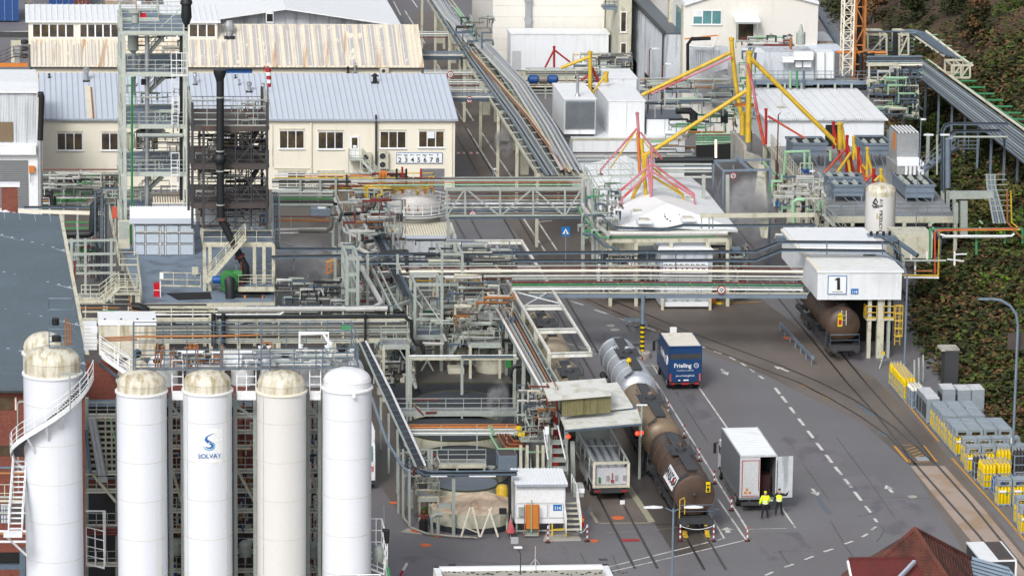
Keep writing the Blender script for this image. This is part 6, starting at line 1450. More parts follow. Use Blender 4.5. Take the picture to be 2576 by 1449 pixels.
k=t.p('black_head','black',smooth=True);k.lathe(W(469,62,b),[(.25,0),(.45,.6),(.4,1.6),(.5,1.7),(.5,1.9),(.25,2.3),(.2,2.8)],14)
k=t.p('black_box','black');k.box(W(356,220,b)+V,U*.4,V*.3,UP*.45);k=t.p('black_box','black');k.box(W(354,338,b)+V,U*.4,V*.3,UP*.55)
t.p('vessel','cream',smooth=True).lathe(W(328,385,b)+V*1,[(.2,0),(.45,.3),(.45,1.2),(.2,1.5)],14)
k=t.p('red_hoist','bright_red');k.box(W(352,45,b),U*.5,V*.3,UP*.35)
clutter(t,318,462,60,560,735,700,88,21,('galv','insul','dirty_pipe','galv','black','pale_green'),(.03,.08),.8)
for y in(84,187,318,438,560):k=t.p('side_railing','pale_green');k.rail([W(296,y-26,705),W(306,y-3,b)],1.1,.8,.035,3,False);k.bar(W(296,y-20,705),W(306,y+3,b),.15,.25)
for x in(297,):t.p('side_panel','pale_green').slab([W(296,62,700),W(298,64,705),W(301,600,705),W(299,600,700)],U*.06)
t=T('floodlight','pair of small floodlights on a post at the top of the green tower','lamp');k=t.p('post','red');k.bar(W(345,42,b),W(342,8,b),.06);t.p('lamp_head','lamp_white').box(W(344,12,b),U*.35,V*.2,UP*.25)
# ------------------------------------------------------------------ black tower and chimney
t=T('scaffold_tower','rusty dark steel tower of four grated decks beside the black chimney','steel tower');b=860;DP=7
for x in(484,512,592,632,672):
 for o in(0,DP):k=t.p('column','dark_steel');k.bar(W(x,575,b)+V*o,W(x,258 if x in(484,672)else 320,b)+V*o,.2 if x in(484,512,672)else .09)
for y in(320,416,514):deck(t,482,676,y,b,DP,'rust_dark','dark_steel',k=3,h=1.1,em='rust_dark');k=t.p('floor_beam','rust_dark');k.bar(W(482,y+4,b),W(676,y+4,b),.15,.4);k=t.p('floor_beam','rust_dark');k.bar(W(482,y+4,b)+V*DP,W(676,y+4,b)+V*DP,.15,.4)
for y in(350,368,386,450,470,490,540,560):k=t.p('side_rail','dark_steel');k.bar(W(482,y,b),W(676,y,b),.06);k.bar(W(482,y,b)+V*DP,W(676,y,b)+V*DP,.08)
stairs_(t,(600,412),(650,330),b-12,w=.8,m='dark_steel');stairs_(t,(600,510),(650,425),b-12,w=.8,m='dark_steel');stairs_(t,(520,412),(560,340),b-14,w=.8,m='galv')
k=t.p('top_railing','galv');k.rail([W(482,318,b)+V*DP,W(482,318,b),W(676,318,b),W(676,318,b)+V*DP],2.1,1.1,.035,4)
br_=t.p('brace','rust_dark')
for y0,y1 in((322,414),(418,512),(516,575)):
 for x0,x1 in((512,590),(590,672)):br_.bar(W(x0,y0,b),W(x1,y1,b),.06);br_.bar(W(x1,y0,b),W(x0,y1,b),.06)
for y0,y1 in((514,418),(416,322)):t.p('ladder','dark_steel').ladder(W(611,y0,b)+V,W(611,y1,b)+V,1.0,st=.28)
t.p('ladder','dark_steel').ladder(W(612,580,b)-V*.3,W(612,520,b)-V*.3,1.0)
clutter(t,490,670,325,570,855,830,85,22,('dark_steel','insul','dirty_pipe','rust_dark','galv','black','insul'),(.04,.1),.7);clutter(t,580,650,250,320,858,850,14,23,('galv','red_pipe','galv'),(.03,.06),1)
t=T('chimney','tall black pipe chimney with a funnel top bending down to the green fan','chimney');b=868;k=t.p('stack','black',smooth=True);s_=32.4
k.tube(PP([(554,198),(554,400),(555,545),(561,560),(605,648),(618,672),(619,700),(597,722),(586,735)],b),.3,16)
k=t.p('funnel','black',smooth=True);c=W(553,200,b);k.lathe(c,[(.28,-.2),(.33,0),(.5,.5),(.5,.75),(.44,.75)],20)
k=t.p('flange_bulb','black',smooth=True);c=W(553,400,b);k.lathe(c,[(.3,-.55),(.33,-.4),(.52,-.15),(.52,.15),(.33,.4),(.36,.5),(.3,.52)],20)
for x,y in((553,245),(554,380),(554,430),(555,515)):t.p('band','galv',smooth=True).lathe(W(x,y,b),[(.3,-.05),(.34,-.05),(.34,.05),(.3,.05)],16)
k=t.p('flange','rust_dark',smooth=True)
k.lathe(W(557,550,b),[(.3,-.14),(.46,-.14),(.46,.1),(.3,.1)],16);k=t.p('flange','red_pipe',smooth=True);a_=W(603,645,b);k.lathe(a_,[(.3,-.08),(.44,-.08),(.44,.08),(.3,.08)],16,(W(618,672,b)-W(561,560,b)))
t=T('fan','green centrifugal fan feeding the black chimney','fan');c=W(577,705,880);k=t.p('volute','green',smooth=True);k.lathe(c+V*.3,[(.3,-.45),(.7,-.4),(.78,0),(.7,.3),(.3,.35)],22,NV);k.tube([c+U*.3+V*.3+UP*.4,c+U*1+V*.3+UP*.4],.35,8);k.box(c-U*.6-UP*.85,U*1.2,V*.6,UP*.3)
k=t.p('motor','blue_paint',smooth=True);k.lathe(c-U*.7+V*.2,[(.05,-.1),(.3,0),(.3,.6),(.1,.65)],14,-U)
k=t.p('suction_pipe','black',smooth=True);k.tube([c+NV*.2,c+NV*.8+UP*.1,c+NV*1.0-UP*.4,c+NV*1.0-UP*2.2],.36,14);k=t.p('rust_flange','rust_dark',smooth=True);k.lathe(c+NV*.3,[(.36,0),(.42,.02),(.42,.14),(.36,.16)],16,NV)
k=t.p('discharge_pipe','black',smooth=True);k.tube([W(583,755,885),W(610,755,885),W(655,752,885),W(668,760,885),W(669,780,885)],.36,14)
for x in(616,660):t.p('band','orange').lathe(W(x,755,885),[(.37,-.06),(.4,-.06),(.4,.06),(.37,.06)],14,U)
t.p('support','red_pipe').bar(W(606,660,878),W(609,750,878),.12)
# ------------------------------------------------------------------ grey-blue deck block under the towers
t=T('process_deck','blue-grey raised plant deck with a panelled box and galvanised railings','platform');b=900
zd=W(400,762,b).z
fl=t.p('deck','deck_blue');Pq=[Z(x,y,zd)for x,y in((356,762),(690,758),(690,560),(310,560),(294,600))];fl.slab(Pq,-UP*.15)
eb=t.p('edge_beam','cream_steel');
for a_,c_ in zip(Pq,Pq[1:]+Pq[:1]):eb.bar(a_-UP*.22,c_-UP*.22,.12,.32)
for x in(356,530,600,688):
 for b_ in(0,12):q=W(x,764,b)+V*b_;t.p('column','cream_steel').bar(Vector((q.x,q.y,0)),q-UP*.2,.28)
p=Z(420,752,zd+.01);t.p('floor_opening','dark').slab([Z(418,738,zd+.01),Z(528,735,zd+.01),Z(533,752,zd+.01),Z(448,755,zd+.01)],UP*.02)
r_=t.p('railing','cream_steel');r_.rail([Z(402,738,zd),Z(402,720,zd),Z(505,722,zd)],1.1,1.2);r_=t.p('railing','cream_steel');r_.rail([Z(300,668,zd),Z(345,668,zd),Z(357,762,zd)],1.1,1.2);r_=t.p('railing','cream_steel');r_.rail([Z(515,726,zd),Z(560,726,zd)],1.1,1.2);r_.rail([Z(600,735,zd),Z(690,735,zd),Z(690,690,zd)],1.1,1.0)
r_=t.p('railing','cream_steel');r_.rail([Z(273,535,zd),Z(300,668,zd)],1.1,1.5,.04,3)
pb=t.p('panel_box','white_sheet');bb=643+zd*29.5;p=W(337,643,bb);w_=(W(489,643,bb)-p).dot(U);h=(W(337,552,bb)-p).z;pb.ub(p,w_,5,h)
for i,(x0,x1)in enumerate(((339,365),(367,401),(404,414),(417,450),(452,488))):
 for y0,y1 in((553,563),(565,585),(587,612),(614,642)):
  q=W(x0,y1,bb)-V*.05;ww=(W(x1,y1,bb)-q).dot(U);hh=(W(x0,y0,bb)-W(x0,y1,bb)).z;fr_=t.p('panel','dark_steel');fr_.box(q,U*ww,V*.02,UP*hh);fr_.sub('panel_face','panel_blue').box(q-V*.03+U*.05+UP*.05,U*(ww-.1),V*.02,UP*(hh-.1))
t.p('handrail','cream_steel').tube([W(340,582,bb)-V*.2,W(489,583,bb)-V*.2],.04,5)
rf_=t.p('box_roof','white');q=p+UP*h;rn=run_to(q,.8,524);rf_.slab([q-U*.3-V*.3,q+U*(w_+.1)-V*.3,q+U*(w_+.1)+V*rn+UP*.8,q-U*.3+V*rn+UP*.8],UP*.1);rr2=rf_.sub('roof_rib','white')
for i in range(26):rr2.box(q-U*.3+U*((w_+.3)*i/26)-V*.3+UP*.1,U*.12,V*(rn+.3)+UP*.8,UP*.07)
t.p('fascia','seam_roof').box(q-U*.35-V*.36-UP*.3,U*(w_+.5),V*.06,UP*.45)
k=t.p('side_door','cream_steel');k.box(W(297,626,bb),U*.95,V*.1,UP*2.4);k.sub('pane','galv').box(W(300,600,bb)-V*.03,U*.75,V*.03,UP*1.4)
t=T('red_cabinet','bright red cabinet on the blue-grey deck','cabinet');k=t.p('body','bright_red');q=Z(387,747,zd);k.ub(q,.45,.4,1.1);t.p('divider','frame').box(q+UP*.52-V*.02,U*.45,V*.02,UP*.05);t.p('post','frame').bar(q+U*.52,q+U*.52+UP*1.3,.06)
k=solo('notice_board','white notice on the deck railing by the red cabinet','sign','letter_white');k.box(W(402,702,b-12),U*.28,V*.03,UP*.5)
k=solo('control_box','pale grey control box on a post on the blue deck','control box','cream_steel');q=W(483,691,830);k.box(q,U*.5,V*.25,UP*.6);k.bar(q+U*.25,q+U*.25-UP*1.8,.08)
t=T('ribbed_roof_shelter','low ribbed white roof behind the panelled deck box','shelter');q=W(383,513,740);w_=(W(479,513,740)-q).dot(U);k=t.p('roof','cream');rn=run_to(q,.3,497);k.slab([q,q+U*w_,q+U*w_+V*rn+UP*.3,q+V*rn+UP*.3],UP*.08);rk=k.sub('roof_rib','tan_tank')
for i in range(15):rk.box(q+U*w_*i/15+UP*.08,U*.08,V*rn+UP*.3,UP*.05)
for u_ in(.1,w_-.2):t.p('post','galv').bar(Vector((q.x+u_,q.y+.2,0)),q+U*u_+V*.2,.12)
t.p('wall','grey_sheet').box(q+V*.2-UP*.8,U*w_,V*.1,UP*.8)
# platform block under the black tower
t=T('tower_base','two level steel base with a stair under the dark tower','platform');b=868
deck(t,512,690,615,b,5,'deck_blue','cream_steel',k=2);deck(t,600,690,727,b+14,4,'deck_blue','cream_steel',k=2)
for x in(514,528,640,664,688):q=W(x,616,b);t.p('column','cream_steel').bar(Vector((q.x,q.y,0)),q,.26)
stairs_(t,(520,712),(618,600),b+8,w=.9,m='cream_steel')
k=t.p('corrugated_wall','white_sheet');q=W(514,572,b-30);w_=(W(680,572,b-30)-q).dot(U);k.ub(q,w_,.2,1.7);ribs(t.p('ribbing','grey_sheet'),q,U*w_,1.7,34,.05)
t.p('blue_notice','letter_blue').box(W(655,568,b-30)-V*.1,U*.35,V*.03,UP*.9)
# left mass of pipework
t=T('pipe_maze','dense tangle of pipes and beams between the slate roof and the green tower','pipework');
for y,m_,r_ in((427,'red_pipe',.06),(441,'galv',.08),(452,'dark_steel',.1),(463,'galv',.08),(474,'galv',.06),(488,'green',.08),(498,'insul',.07),(505,'copper',.06),(512,'galv',.12)):pipe(t,m_,r_,[(108,y),(297,y)],640)
for x in(125,160,195,230,262,290):t.p('column','galv').bar(W(x,640,640),W(x,432,640),.16)
for y in(560,575):pipe(t,'green',.09,[(165,y),(246,y)],730)
pipe(t,'black',.33,[(166,590),(225,589),(236,580),(237,515),(250,505),(262,503)],735,'black_pipe',12);pipe(t,'black',.3,[(110,488),(128,488),(133,500),(134,520)],640,'black_pipe',12)
tray(t,[(60,522),(262,521)],b=720,w=.5,d=V);t.p('edge_beam','cream').bar(W(50,531,722),W(262,537,722),.2,.3)
for x,y0,y1 in((247,486,710),(265,500,715)):tray(t,[(x,y0),(x-1,y1)],b=770,w=.5,d=U)
tray(t,[(247,486),(256,474),(297,474)],b=770,w=.4,d=V)
clutter(t,168,250,600,700,735,790,60,31,('galv','insul','dirty_pipe','galv','green','red_pipe','dark_steel','tray'),(.03,.1),1.2);clutter(t,110,300,430,520,650,640,40,32,('galv','insul','dirty_pipe','dark_steel','green'),(.03,.1),.8)
for y in(606,640,668,688):deckb=t.p('beam','galv');deckb.bar(W(170,y,800),W(292,y-2,800),.18);deckb.bar(W(185+y*.02,y,800),W(185+y*.02,y,800)+V*7,.14)
for x in(180,215,280):t.p('column','galv').bar(W(x,760,800),W(x,600,800),.2)
k=t.p('red_column','red_pipe');k.bar(W(188,658,830),W(188,735,830),.18)
k=solo('orange_cabinet','orange instrument cabinet hanging at the walkway head','cabinet','orange_red');k.ub(W(282,550,775),.4,.3,.95)
t=T('access_stair','galvanised stair and landing climbing from the pipe maze to the blue deck','stairs');b=905
stairs_(t,(265,758),(300,722),b,w=1.0,m='cream_steel');k=t.p('landing','cream_steel');q=W(290,742,b);k.box(q,U*1.9,V*1.2,UP*.12);r_=t.p('railing','cream_steel');r_.rail([q,q+U*1.9],1.1,.8,.035,3);r_=t.p('railing','cream_steel');r_.rail([W(205,752,b),W(250,752,b),W(285,725,b),W(345,725,b)],1.1,.9,.035,3);deck(t,196,262,756,b,2,'deck_grey','cream_steel',rail=False)
for x in(200,262,350):t.p('column','cream_steel').bar(Z(x,b),W(x,745,b),.2)
# ------------------------------------------------------------------ front pipe bridge
t=T('pipe_bridge','long front pipe bridge with a fat white pipe above the tanks','pipe bridge');b=985
for y,m_,r_,x0,x1 in((778,'insul',.2,548,975),(771,'tray',.05,620,1000),(792,'frame',.06,335,703),(798,'black',.17,545,1025),(803,'cream_steel',.1,190,1030),(811,'frame',.06,190,1005),(824,'dirty_pipe',.13,385,1030),(832,'galv',.07,190,1030),(838,'galv',.07,200,1032),(845,'dirty_pipe',.08,210,1030),(785,'cream_steel',.08,190,700),(768,'dark_steel',.08,190,520),(775,'copper',.06,180,300)):
 pipe(t,m_,r_,[(x0,y),(x1,y-(x1-x0)*.004)],b,n=8)
pipe(t,'frame',.08,[(703,792),(720,780)],b)
k=t.p('lower_beam','cream_steel');k.bar(W(200,859,b),W(1035,856,b),.25,.32);k=t.p('upper_beam','cream_steel');k.bar(W(200,806,b),W(1035,803,b),.18,.2)
k=t.p('rear_beam','cream_steel');k.bar(W(200,850,b)+V*3,W(1035,846,b)+V*3,.25,.3)
for i in range(16):x=215+i*54;t.p('stanchion','cream_steel').bar(W(x,856,b),W(x,768,b),.09)
for x in(260,420,560,700,840,960,992):t.p('column','cream_steel').bar(Z(x,b),W(x,858,b),.34);t.p('column','cream_steel').bar(Z(x,b)+V*3,W(x,858,b)+V*3,.34);t.p('column_foot','concrete').ub(Z(x-10,b+8),.8,.8,.4)
for x in(537,562,919):pipe(t,'black',.17 if x<600 else .1,[(x,790),(x,870 if x<600 else 890)],b+4,'black_drop',10)
pipe(t,'black',.3,[(330,771),(348,771),(366,780),(368,808)],b+3,'black_drop',12);pipe(t,'copper',.05,[(324,745),(332,780),(360,785),(362,808)],b+6);pipe(t,'black',.12,[(1020,800),(1035,808),(1036,850),(1046,866),(1063,868),(1066,893)],b+5,'black_drop',10)
k=t.p('railing','cream_steel');k.rail([W(200,768,b-10),W(330,768,b-10)],.9,1.2);pipe(t,'green',.06,[(225,793-8),(290,785-3)],b)
clutter(t,210,1020,770,852,980,955,70,41,('galv','insul','dirty_pipe','dark_steel','galv','tray','cream_steel'),(.03,.07),.5)
k=t.p('purlin','dark_steel')
# ------------------------------------------------------------------ middle rack running away from the camera
t=T('pipe_rack','pipe rack with a fat white pipe running back from the front bridge','pipe rack')
ZR=6.2
def vrack(t,L0,L1,R0,R1,z,nfr,m='galv',w=.2,foot=True):
 a,c,e,f=Z(*L0,z),Z(*L1,z),Z(*R0,z),Z(*R1,z)
 k=t.p('side_beam',m);k.bar(a,c,.15,.28);k=t.p('side_beam',m);k.bar(e,f,.15,.28)
 for i in range(nfr):
  p,q=a.lerp(c,i/(nfr-1)),e.lerp(f,i/(nfr-1));t.p('cross_beam',m).bar(p,q,w)
  if foot:
   for s_ in(p,q):t.p('column',m).bar(Vector((s_.x,s_.y,0)),s_,w*1.15)
vrack(t,(838,478),(985,775),(915,470),(1060,745),ZR,9)
for pts,r_,m_ in(([(889,500),(917,560),(942,622),(912,616),(905,628),(930,640)],.2,'insul'),([(905,650),(918,690),(960,763),(940,776),(870,778)],.2,'insul'),([(842,500),(868,585),(905,598),(912,610)],.13,'insul'),([(860,540),(880,590),(900,600)],.09,'insul'),
([(880,480),(935,590),(1000,720)],.07,'copper'),([(888,480),(943,590),(1010,720)],.06,'red_pipe'),([(870,470),(905,560)],.06,'dirty_pipe'),([(900,480),(985,640),(1035,745)],.1,'tray'),([(907,480),(990,640),(1043,745)],.07,'dark_steel'),
([(925,560),(1000,690)],.06,'galv'),([(850,480),(890,570)],.05,'copper'),([(937,560),(1015,700)],.07,'galv'),([(945,660),(1000,770),(1010,780)],.08,'galv'),([(1048,720),(1112,815)],.05,'insul'),([(991,680),(1062,775)],.05,'insul')):
 zpipe(t,m_,r_,pts,ZR+.3,n=8)
for pts in([(828,520),(834,510),(846,514)],[(855,555),(858,540),(920,536),(924,524),(940,520),(945,504)],[(912,605),(912,588),(948,584),(955,596)],[(918,612),(918,608),(940,606)],[(958,634),(1022,634),(1024,680)],[(968,600),(960,560),(960,520)]):zpipe(t,'black',.13,pts,ZR+.9,'black_loop',8)
tray(t,[(930,560),(1022,745)],z=ZR+.5,w=.6);tray(t,[(915,690),(965,765)],z=ZR-1,w=.7)
clutter(t,850,1020,500,770,760,800,60,51,('galv','insul','dirty_pipe','galv','red_pipe','tray','copper'),(.03,.08),.9)
uframe(t,873,900,[650,690,730],945,4,'galv',.25)
t=T('platform_steps','grey steel steps with yellow rails beside the middle pipe rack','platform');k=t.p('railing','orange');k.rail([W(822,690,830),W(842,680,830)],1,.4,.05,2);pipe(t,'yellow',.06,[(822,660),(845,655),(848,668)],830);k=t.p('frame','galv')
for y in(640,700,705,762):k.bar(W(838,y,835),W(872,y,835),.15)
for x in(843,868):k.bar(W(x,620,835),Z(x,835),.22)
t=T('yard_truss','rusty low truss girder across the yard below the cable trays','girder');k=t.p('truss','rust_dark');k.bar(W(692,716,770),W(870,718,770),.08,.1);k.bar(W(692,735,770),W(870,735,770),.05)
for i in range(9):k.bar(W(692+i*20,717,770),W(702+i*20,735,770),.04);k.bar(W(712+i*20,717,770),W(702+i*20,735,770),.04)
t=T('yard_pipes','horizontal copper and white pipes over the open yard left of the middle rack','pipework')
for y,m_,r_ in((553,'copper',.06),(556,'copper',.06),(545,'red_pipe',.05),(578,'insul',.1),(587,'frame',.06),(500,'green',.1),(508,'black',.09),(492,'galv',.08),(484,'insul',.07),(516,'galv',.14)):pipe(t,m_,r_,[(690 if y>520 else 684,y),(838,y-(3 if y>570 else 0))],740)
for x in(732,755,800):t.p('post','galv').bar(W(x,590 if x==732 else 520,740),W(x,540 if x==732 else 480,740),.07)
pipe(t,'dirty_pipe',.16,[(750,581),(820,581),(834,570),(836,545)],742,n=8)
for(x0,y0),(x1,y1)in(((690,606),(870,641)),((690,622),(865,655)),((690,630),(835,662))):stripe(ln,[(x0,y0),(x1,y1)],.12)
t=T('metal_basket','small blue-grey skip on the yard behind the copper pipes','skip');front(t.p('box','blue_steel'),783,830,527,545,560,1.6);t.p('load','white').ub(W(800,530,558),.7,.8,.4)
# ------------------------------------------------------------------ cable tray runs across the picture
t=T('cable_bridge','pair of blue-grey cable ladders spanning the yard from the tower to the numbered building','cable bridge')
tray(t,[(697,627),(876,627),(916,641),(1288,637),(1600,634),(1900,633),(1962,609),(2235,611),(2272,644)],b=870,w=.7,d=V);tray(t,[(684,647),(873,644),(896,661),(1288,656),(1600,656),(1900,655),(1965,629),(2225,632),(2270,668)],b=872,w=.7,d=V)
tray(t,[(690,485),(694,500),(696,615),(700,627)],b=868,w=.5,d=U)
for x in(740,893,950,1057,1168,1288,1515,1628,1700,1835,1880,2080,2220):t.p('hanger','tray').bar(W(x,632 if x<1900 else 608,872),W(x,680 if x<1900 else 640,872),.08)
for x in(882,1168):t.p('post','galv').bar(Z(x,870),W(x,640,870),.2)
k=t.p('junction_box','tray');
for x,y in((1842,636),(1956,610),(2235,608)):k.box(W(x,y,870)-V*.1,U*.7,V*.8,UP*.35)
# ------------------------------------------------------------------ pipe bridge to the numbered building
t=T('pipe_bridge','wide pipe bridge carried by the striped column to the numbered building','pipe bridge');b=900
k=t.p('main_beam','blue_steel');k.bar(W(1330,743,b),W(2030,745,b),.2,.36);k2=t.p('top_flange','cream_steel');k2.bar(W(1330,736,b),W(2030,738,b),.3,.06)
k=t.p('rear_beam','blue_steel');k.bar(W(1330,733,b)+V*2.5,W(2030,735,b)+V*2.5,.2,.34)
for y,m_,r_ in((668,'galv',.05),(673,'red_pipe',.04),(681,'cream',.11),(693.6,'insul',.09),(701,'galv',.06),(709,'red_pipe',.06),(715.5,'green',.06),(721,'galv',.05),(726.5,'frame',.07),(688,'rust_dark',.05)):
 x0=1010 if y<700 else 1290;pipe(t,m_,r_,[(x0,y+3),(1288,y+1),(1600,y),(2020,y+3)],b,n=8)
for i in range(13):x=1300+i*58;t.p('stanchion','blue_steel').bar(W(x,742,b),W(x,690 if i%3 else 672,b),.07)
for i in range(12):x=1320+i*61;t.p('cross_member','cream_steel').bar(W(x,728,b),W(x,728,b)+V*2.5,.1)
t=T('height_sign','round red ringed height limit sign with 5.0 on the bridge beam','sign')
def ringsign(t,x,y,r,txt,b,m='letter_white'):
 c=W(x,y,b)-V*.3;k=t.p('ring','red',smooth=True);k.lathe(c,[(r,0),(r,.03)],24,NV);k=t.p('face',m);k.lathe(c+NV*.03,[(r*.74,0),(r*.74,.01)],24,NV)
 t.text(txt,c+NV*.05,r*.85,'letter_black',bold=.02,name='number')
 for s_ in(-1,1):k=t.p('triangle_mark','letter_black');q=c+NV*.05+UP*r*.5*s_;k.slab([q-U*.08,q+U*.08,q-UP*.1*s_],NV*.005)
ringsign(t,1813,727,.34,'5.0',b)
for x,y,b_,tx,lb in((1587,659,800,'10','round red ringed sign behind the cable ladders with 10'),(1188,538,690,'4.5','round red ringed height sign on the long truss bridge'),(1132,187,395,'4.2','round height sign on the upper thin pipe bridge by the office roof'),(1180,250,415,'5.0','round height sign hanging from the tray bridge by the office'),(1843,441,600,'4.2','round red ringed height sign in the steel portal by the alley')):
 t=T('height_sign',lb,'sign');ringsign(t,x,y,.32,tx,b_)
 t.p('hanger','galv').bar(W(x,y-6,b_)-V*.25,W(x,y-26,b_)-V*.25,.05)
t=T('crossing_sign','blue square pedestrian crossing sign on a grey post','sign');c=W(1423,583,700);k=t.p('plate','sign_blue');k.box(c-U*.36-UP*.4,U*.72,V*.04,UP*.8);k=t.p('triangle','letter_white');k.slab([c-U*.27-UP*.2-V*.02,c+U*.27-UP*.2-V*.02,c+UP*.28-V*.02],NV*.01);k=t.p('figure','letter_black');k.bar(c+NV*.04-UP*.12,c+NV*.04+UP*.08,.06);k.bar(c+NV*.04-UP*.18-U*.08,c+NV*.04-UP*.05,.04);k.bar(c+NV*.04-UP*.18+U*.08,c+NV*.04-UP*.05,.04);t.p('post','blue_steel').bar(Z(1422,700),c,.09)
t=T('round_signal','round dark lamp signal on a post between the tracks','signal');c=W(1358,785,870);k=t.p('head','black');k.lathe(c,[(.36,0),(.36,.08)],20,NV);k=t.p('lens','slab_pink')
for i in range(6):a_=i*math.pi/3;k.lathe(c+NV*.09+(U*math.cos(a_)+UP*math.sin(a_))*.2,[(.06,0),(.06,.02)],8,NV)
t.p('post','galv').bar(Z(1358,870),c,.05)
# ------------------------------------------------------------------ long truss bridge
t=T('truss_bridge','long galvanised truss pipe bridge ending at the white-roofed hall','pipe bridge');b=695
k=t.p('chord','galv');k.bar(W(1120,475,b),W(1466,474,b),.2,.25);k=t.p('chord','galv');k.bar(W(1120,545,b),W(1470,544,b),.2,.3);k=t.p('chord','galv');k.bar(W(1120,465,b)+V*2.6,W(1466,464,b)+V*2.6,.2,.25);k=t.p('chord','galv');k.bar(W(1120,537,b)+V*2.6,W(1470,536,b)+V*2.6,.2,.3)
xs=[1124,1170,1258,1341,1421,1464]
for i,x in enumerate(xs):
 t.p('vertical','galv').bar(W(x,474,b),W(x,544,b),.16)
 if i:t.p('diagonal','galv').bar(W(xs[i-1],474 if i%2==0 else 544,b),W(x,544 if i%2==0 else 474,b),.13)
for y,m_,r_ in((482,'dirty_pipe',.14),(489,'red_pipe',.05),(494,'galv',.08),(499,'copper',.05),(505,'galv',.06),(514,'alu',.15),(523,'insul',.08),(530,'tray',.1),(537,'dirty_pipe',.08),(450,'rust_dark',.06),(455,'galv',.07),(460,'copper',.05),(466,'mint',.06)):pipe(t,m_,r_,[(1118 if y>470 else 940,y),(1462,y-1)],b-6,n=7)
for x in(1128,1466):t.p('column','galv').bar(Z(x,b),W(x,545,b),.3)
tray(t,[(1130,549),(1470,547)],b=b+2,w=.4,d=V)
t=T('pipe_header','colourful pipe header of yellow, orange and grey lines before the office','pipework');b=670
for y,m_,r_,x0,x1 in((441,'insul',.06,690,880),(443,'orange',.05,760,930),(448,'yellow',.06,690,1000),(452,'galv',.09,684,1000),(458,'black',.08,684,980),(463,'insul',.06,684,900),(468,'yellow',.08,918,1080),(474,'yellow',.08,924,1080),(480,'galv',.1,684,930),(470,'galv',.07,684,850)):pipe(t,m_,r_,[(x0,y),(x1,y)],b)
for x,y0,y1,m_ in((918,468,545,'yellow'),(924,474,520,'yellow'),(872,440,470,'dark_steel'),(956,435,470,'orange'),(965,435,455,'orange'),(998,425,455,'black'),(1022,425,460,'black'),(1012,420,450,'red'),(1059,425,460,'red'),(845,445,500,'galv'),(806,455,500,'galv'),(756,450,490,'galv')):pipe(t,m_,.09 if m_!='galv' else .12,[(x,y0),(x,y1)],b+2)
k=t.p('yellow_valve','orange');k.box(W(956,452,b),U*.6,V*.4,UP*.7)
clutter(t,690,1090,436,476,672,650,46,61,('galv','yellow','insul','red_pipe','black','orange','galv'),(.03,.07),.9)
clutter(t,820,960,476,560,690,700,30,62,('galv','yellow','insul','black','copper','galv'),(.03,.08),.9)
# round tank with gallery
t=T('round_tank','white domed tank ringed by a white railed gallery and topped with yellow pipes','storage tank');b=655;zf=W(1040,527,b).z;c=Z(1041,b,0)
k=t.p('shell','tank_cream',smooth=True);k.lathe(c,[(2.25,0),(2.25,zf+.2),(2.2,zf+.5),(1.9,zf+1.2),(1.3,zf+1.6),(.05,zf+1.75)],36)
k=t.p('gallery_floor','deck_grey');k.lathe(c+UP*zf,[(3.05,-.1),(3.05,0),(2.2,.02)],40)
for h_ in(-.15,.05,.4,.75,1.1):t.p('gallery_rail','frame',smooth=True).tube([c+UP*(zf+h_)+Vector((math.cos(a),math.sin(a),0))*3.1 for a in[i*math.pi/24 for i in range(49)]],.04,5)
k=t.p('gallery_post','frame')
for i in range(24):a=i*math.pi/12;q=c+UP*zf+Vector((math.cos(a),math.sin(a),0))*3.1;k.bar(q,q+UP*1.1,.06)
k=t.p('manhole','tank_cream',smooth=True);k.lathe(c+UP*(zf+1.5),[(.8,0),(.8,.35),(.6,.5),(.05,.52)],20)
for i in range(12):a=i*.55;q=c+UP*(zf+1.5)+Vector((math.cos(a),math.sin(a),0))*1.3;k=t.p('nozzle',('yellow','orange','frame')[i%3],smooth=True);k.lathe(q,[(.1,0),(.1,.3),(.17,.32),(.17,.4)],8)
k=t.p('yellow_gallery_rail','yellow');k.rail([W(925,545,b),W(925,470,b)-UP*.2,W(1090,470,b)-UP*.2]if False else[W(930,490,b),W(1090,490,b)],1,1.2,.05,3,False)
for x,m_ in((992,'yellow'),(1012,'yellow'),(1022,'black'),(1040,'frame'),(1058,'orange')):pipe(t,m_,.06,[(x,500),(x,440)],b)
for x in(1030,1052):k=t.p('rust_run','copper');q=W(x,535,b);a_=c+Vector(((x-1041)/29.6,-2.27,zf));k.bar(a_+UP*.3,a_-UP*.1+UP*.9+V*.25,.12,.02)
for x in(985,1097):t.p('column','galv').bar(Z(x,b),W(x,527,b),.2)
pipe(t,'black',.14,[(941,570),(941,500)],665,'black_pipe',8)
# ------------------------------------------------------------------ white cantilever gantry over the left siding
t=T('siding_gantry','white steel gantry of L-shaped frames over the beige tank wagons','gantry');ZG=5.2
fr=[((1147,605),(1316,604)),((1256,673),(1360,672)),((1288,728),(1393,727)),((1316,769),(1419,768)),((1348,828),(1454,826)),((1381,888),(1490,885))]
for(a_,c_)in fr:
 p,q=Z(*a_,ZG),Z(*c_,ZG);k=t.p('cross_frame','canopy');k.bar(p,q,.22,.06);k.bar(p-UP*.32,q-UP*.32,.22,.06);k.bar(p-UP*.16,q-UP*.16,.04,.3)
 t.p('column','cream_steel').bar(Vector((p.x,p.y,0)),p,.3)
k=t.p('long_beam','canopy');k.bar(Z(1219,612,ZG+.1),Z(1381,885,ZG+.1),.18,.2);k=t.p('long_beam','canopy');k.bar(Z(1312,607,ZG+.1),Z(1484,880,ZG+.1),.18,.2)
k=t.p('brace','frame');k.bar(Z(1300,735,ZG),Z(1415,765,ZG),.08);k.bar(Z(1385,732,ZG),Z(1325,766,ZG),.08)
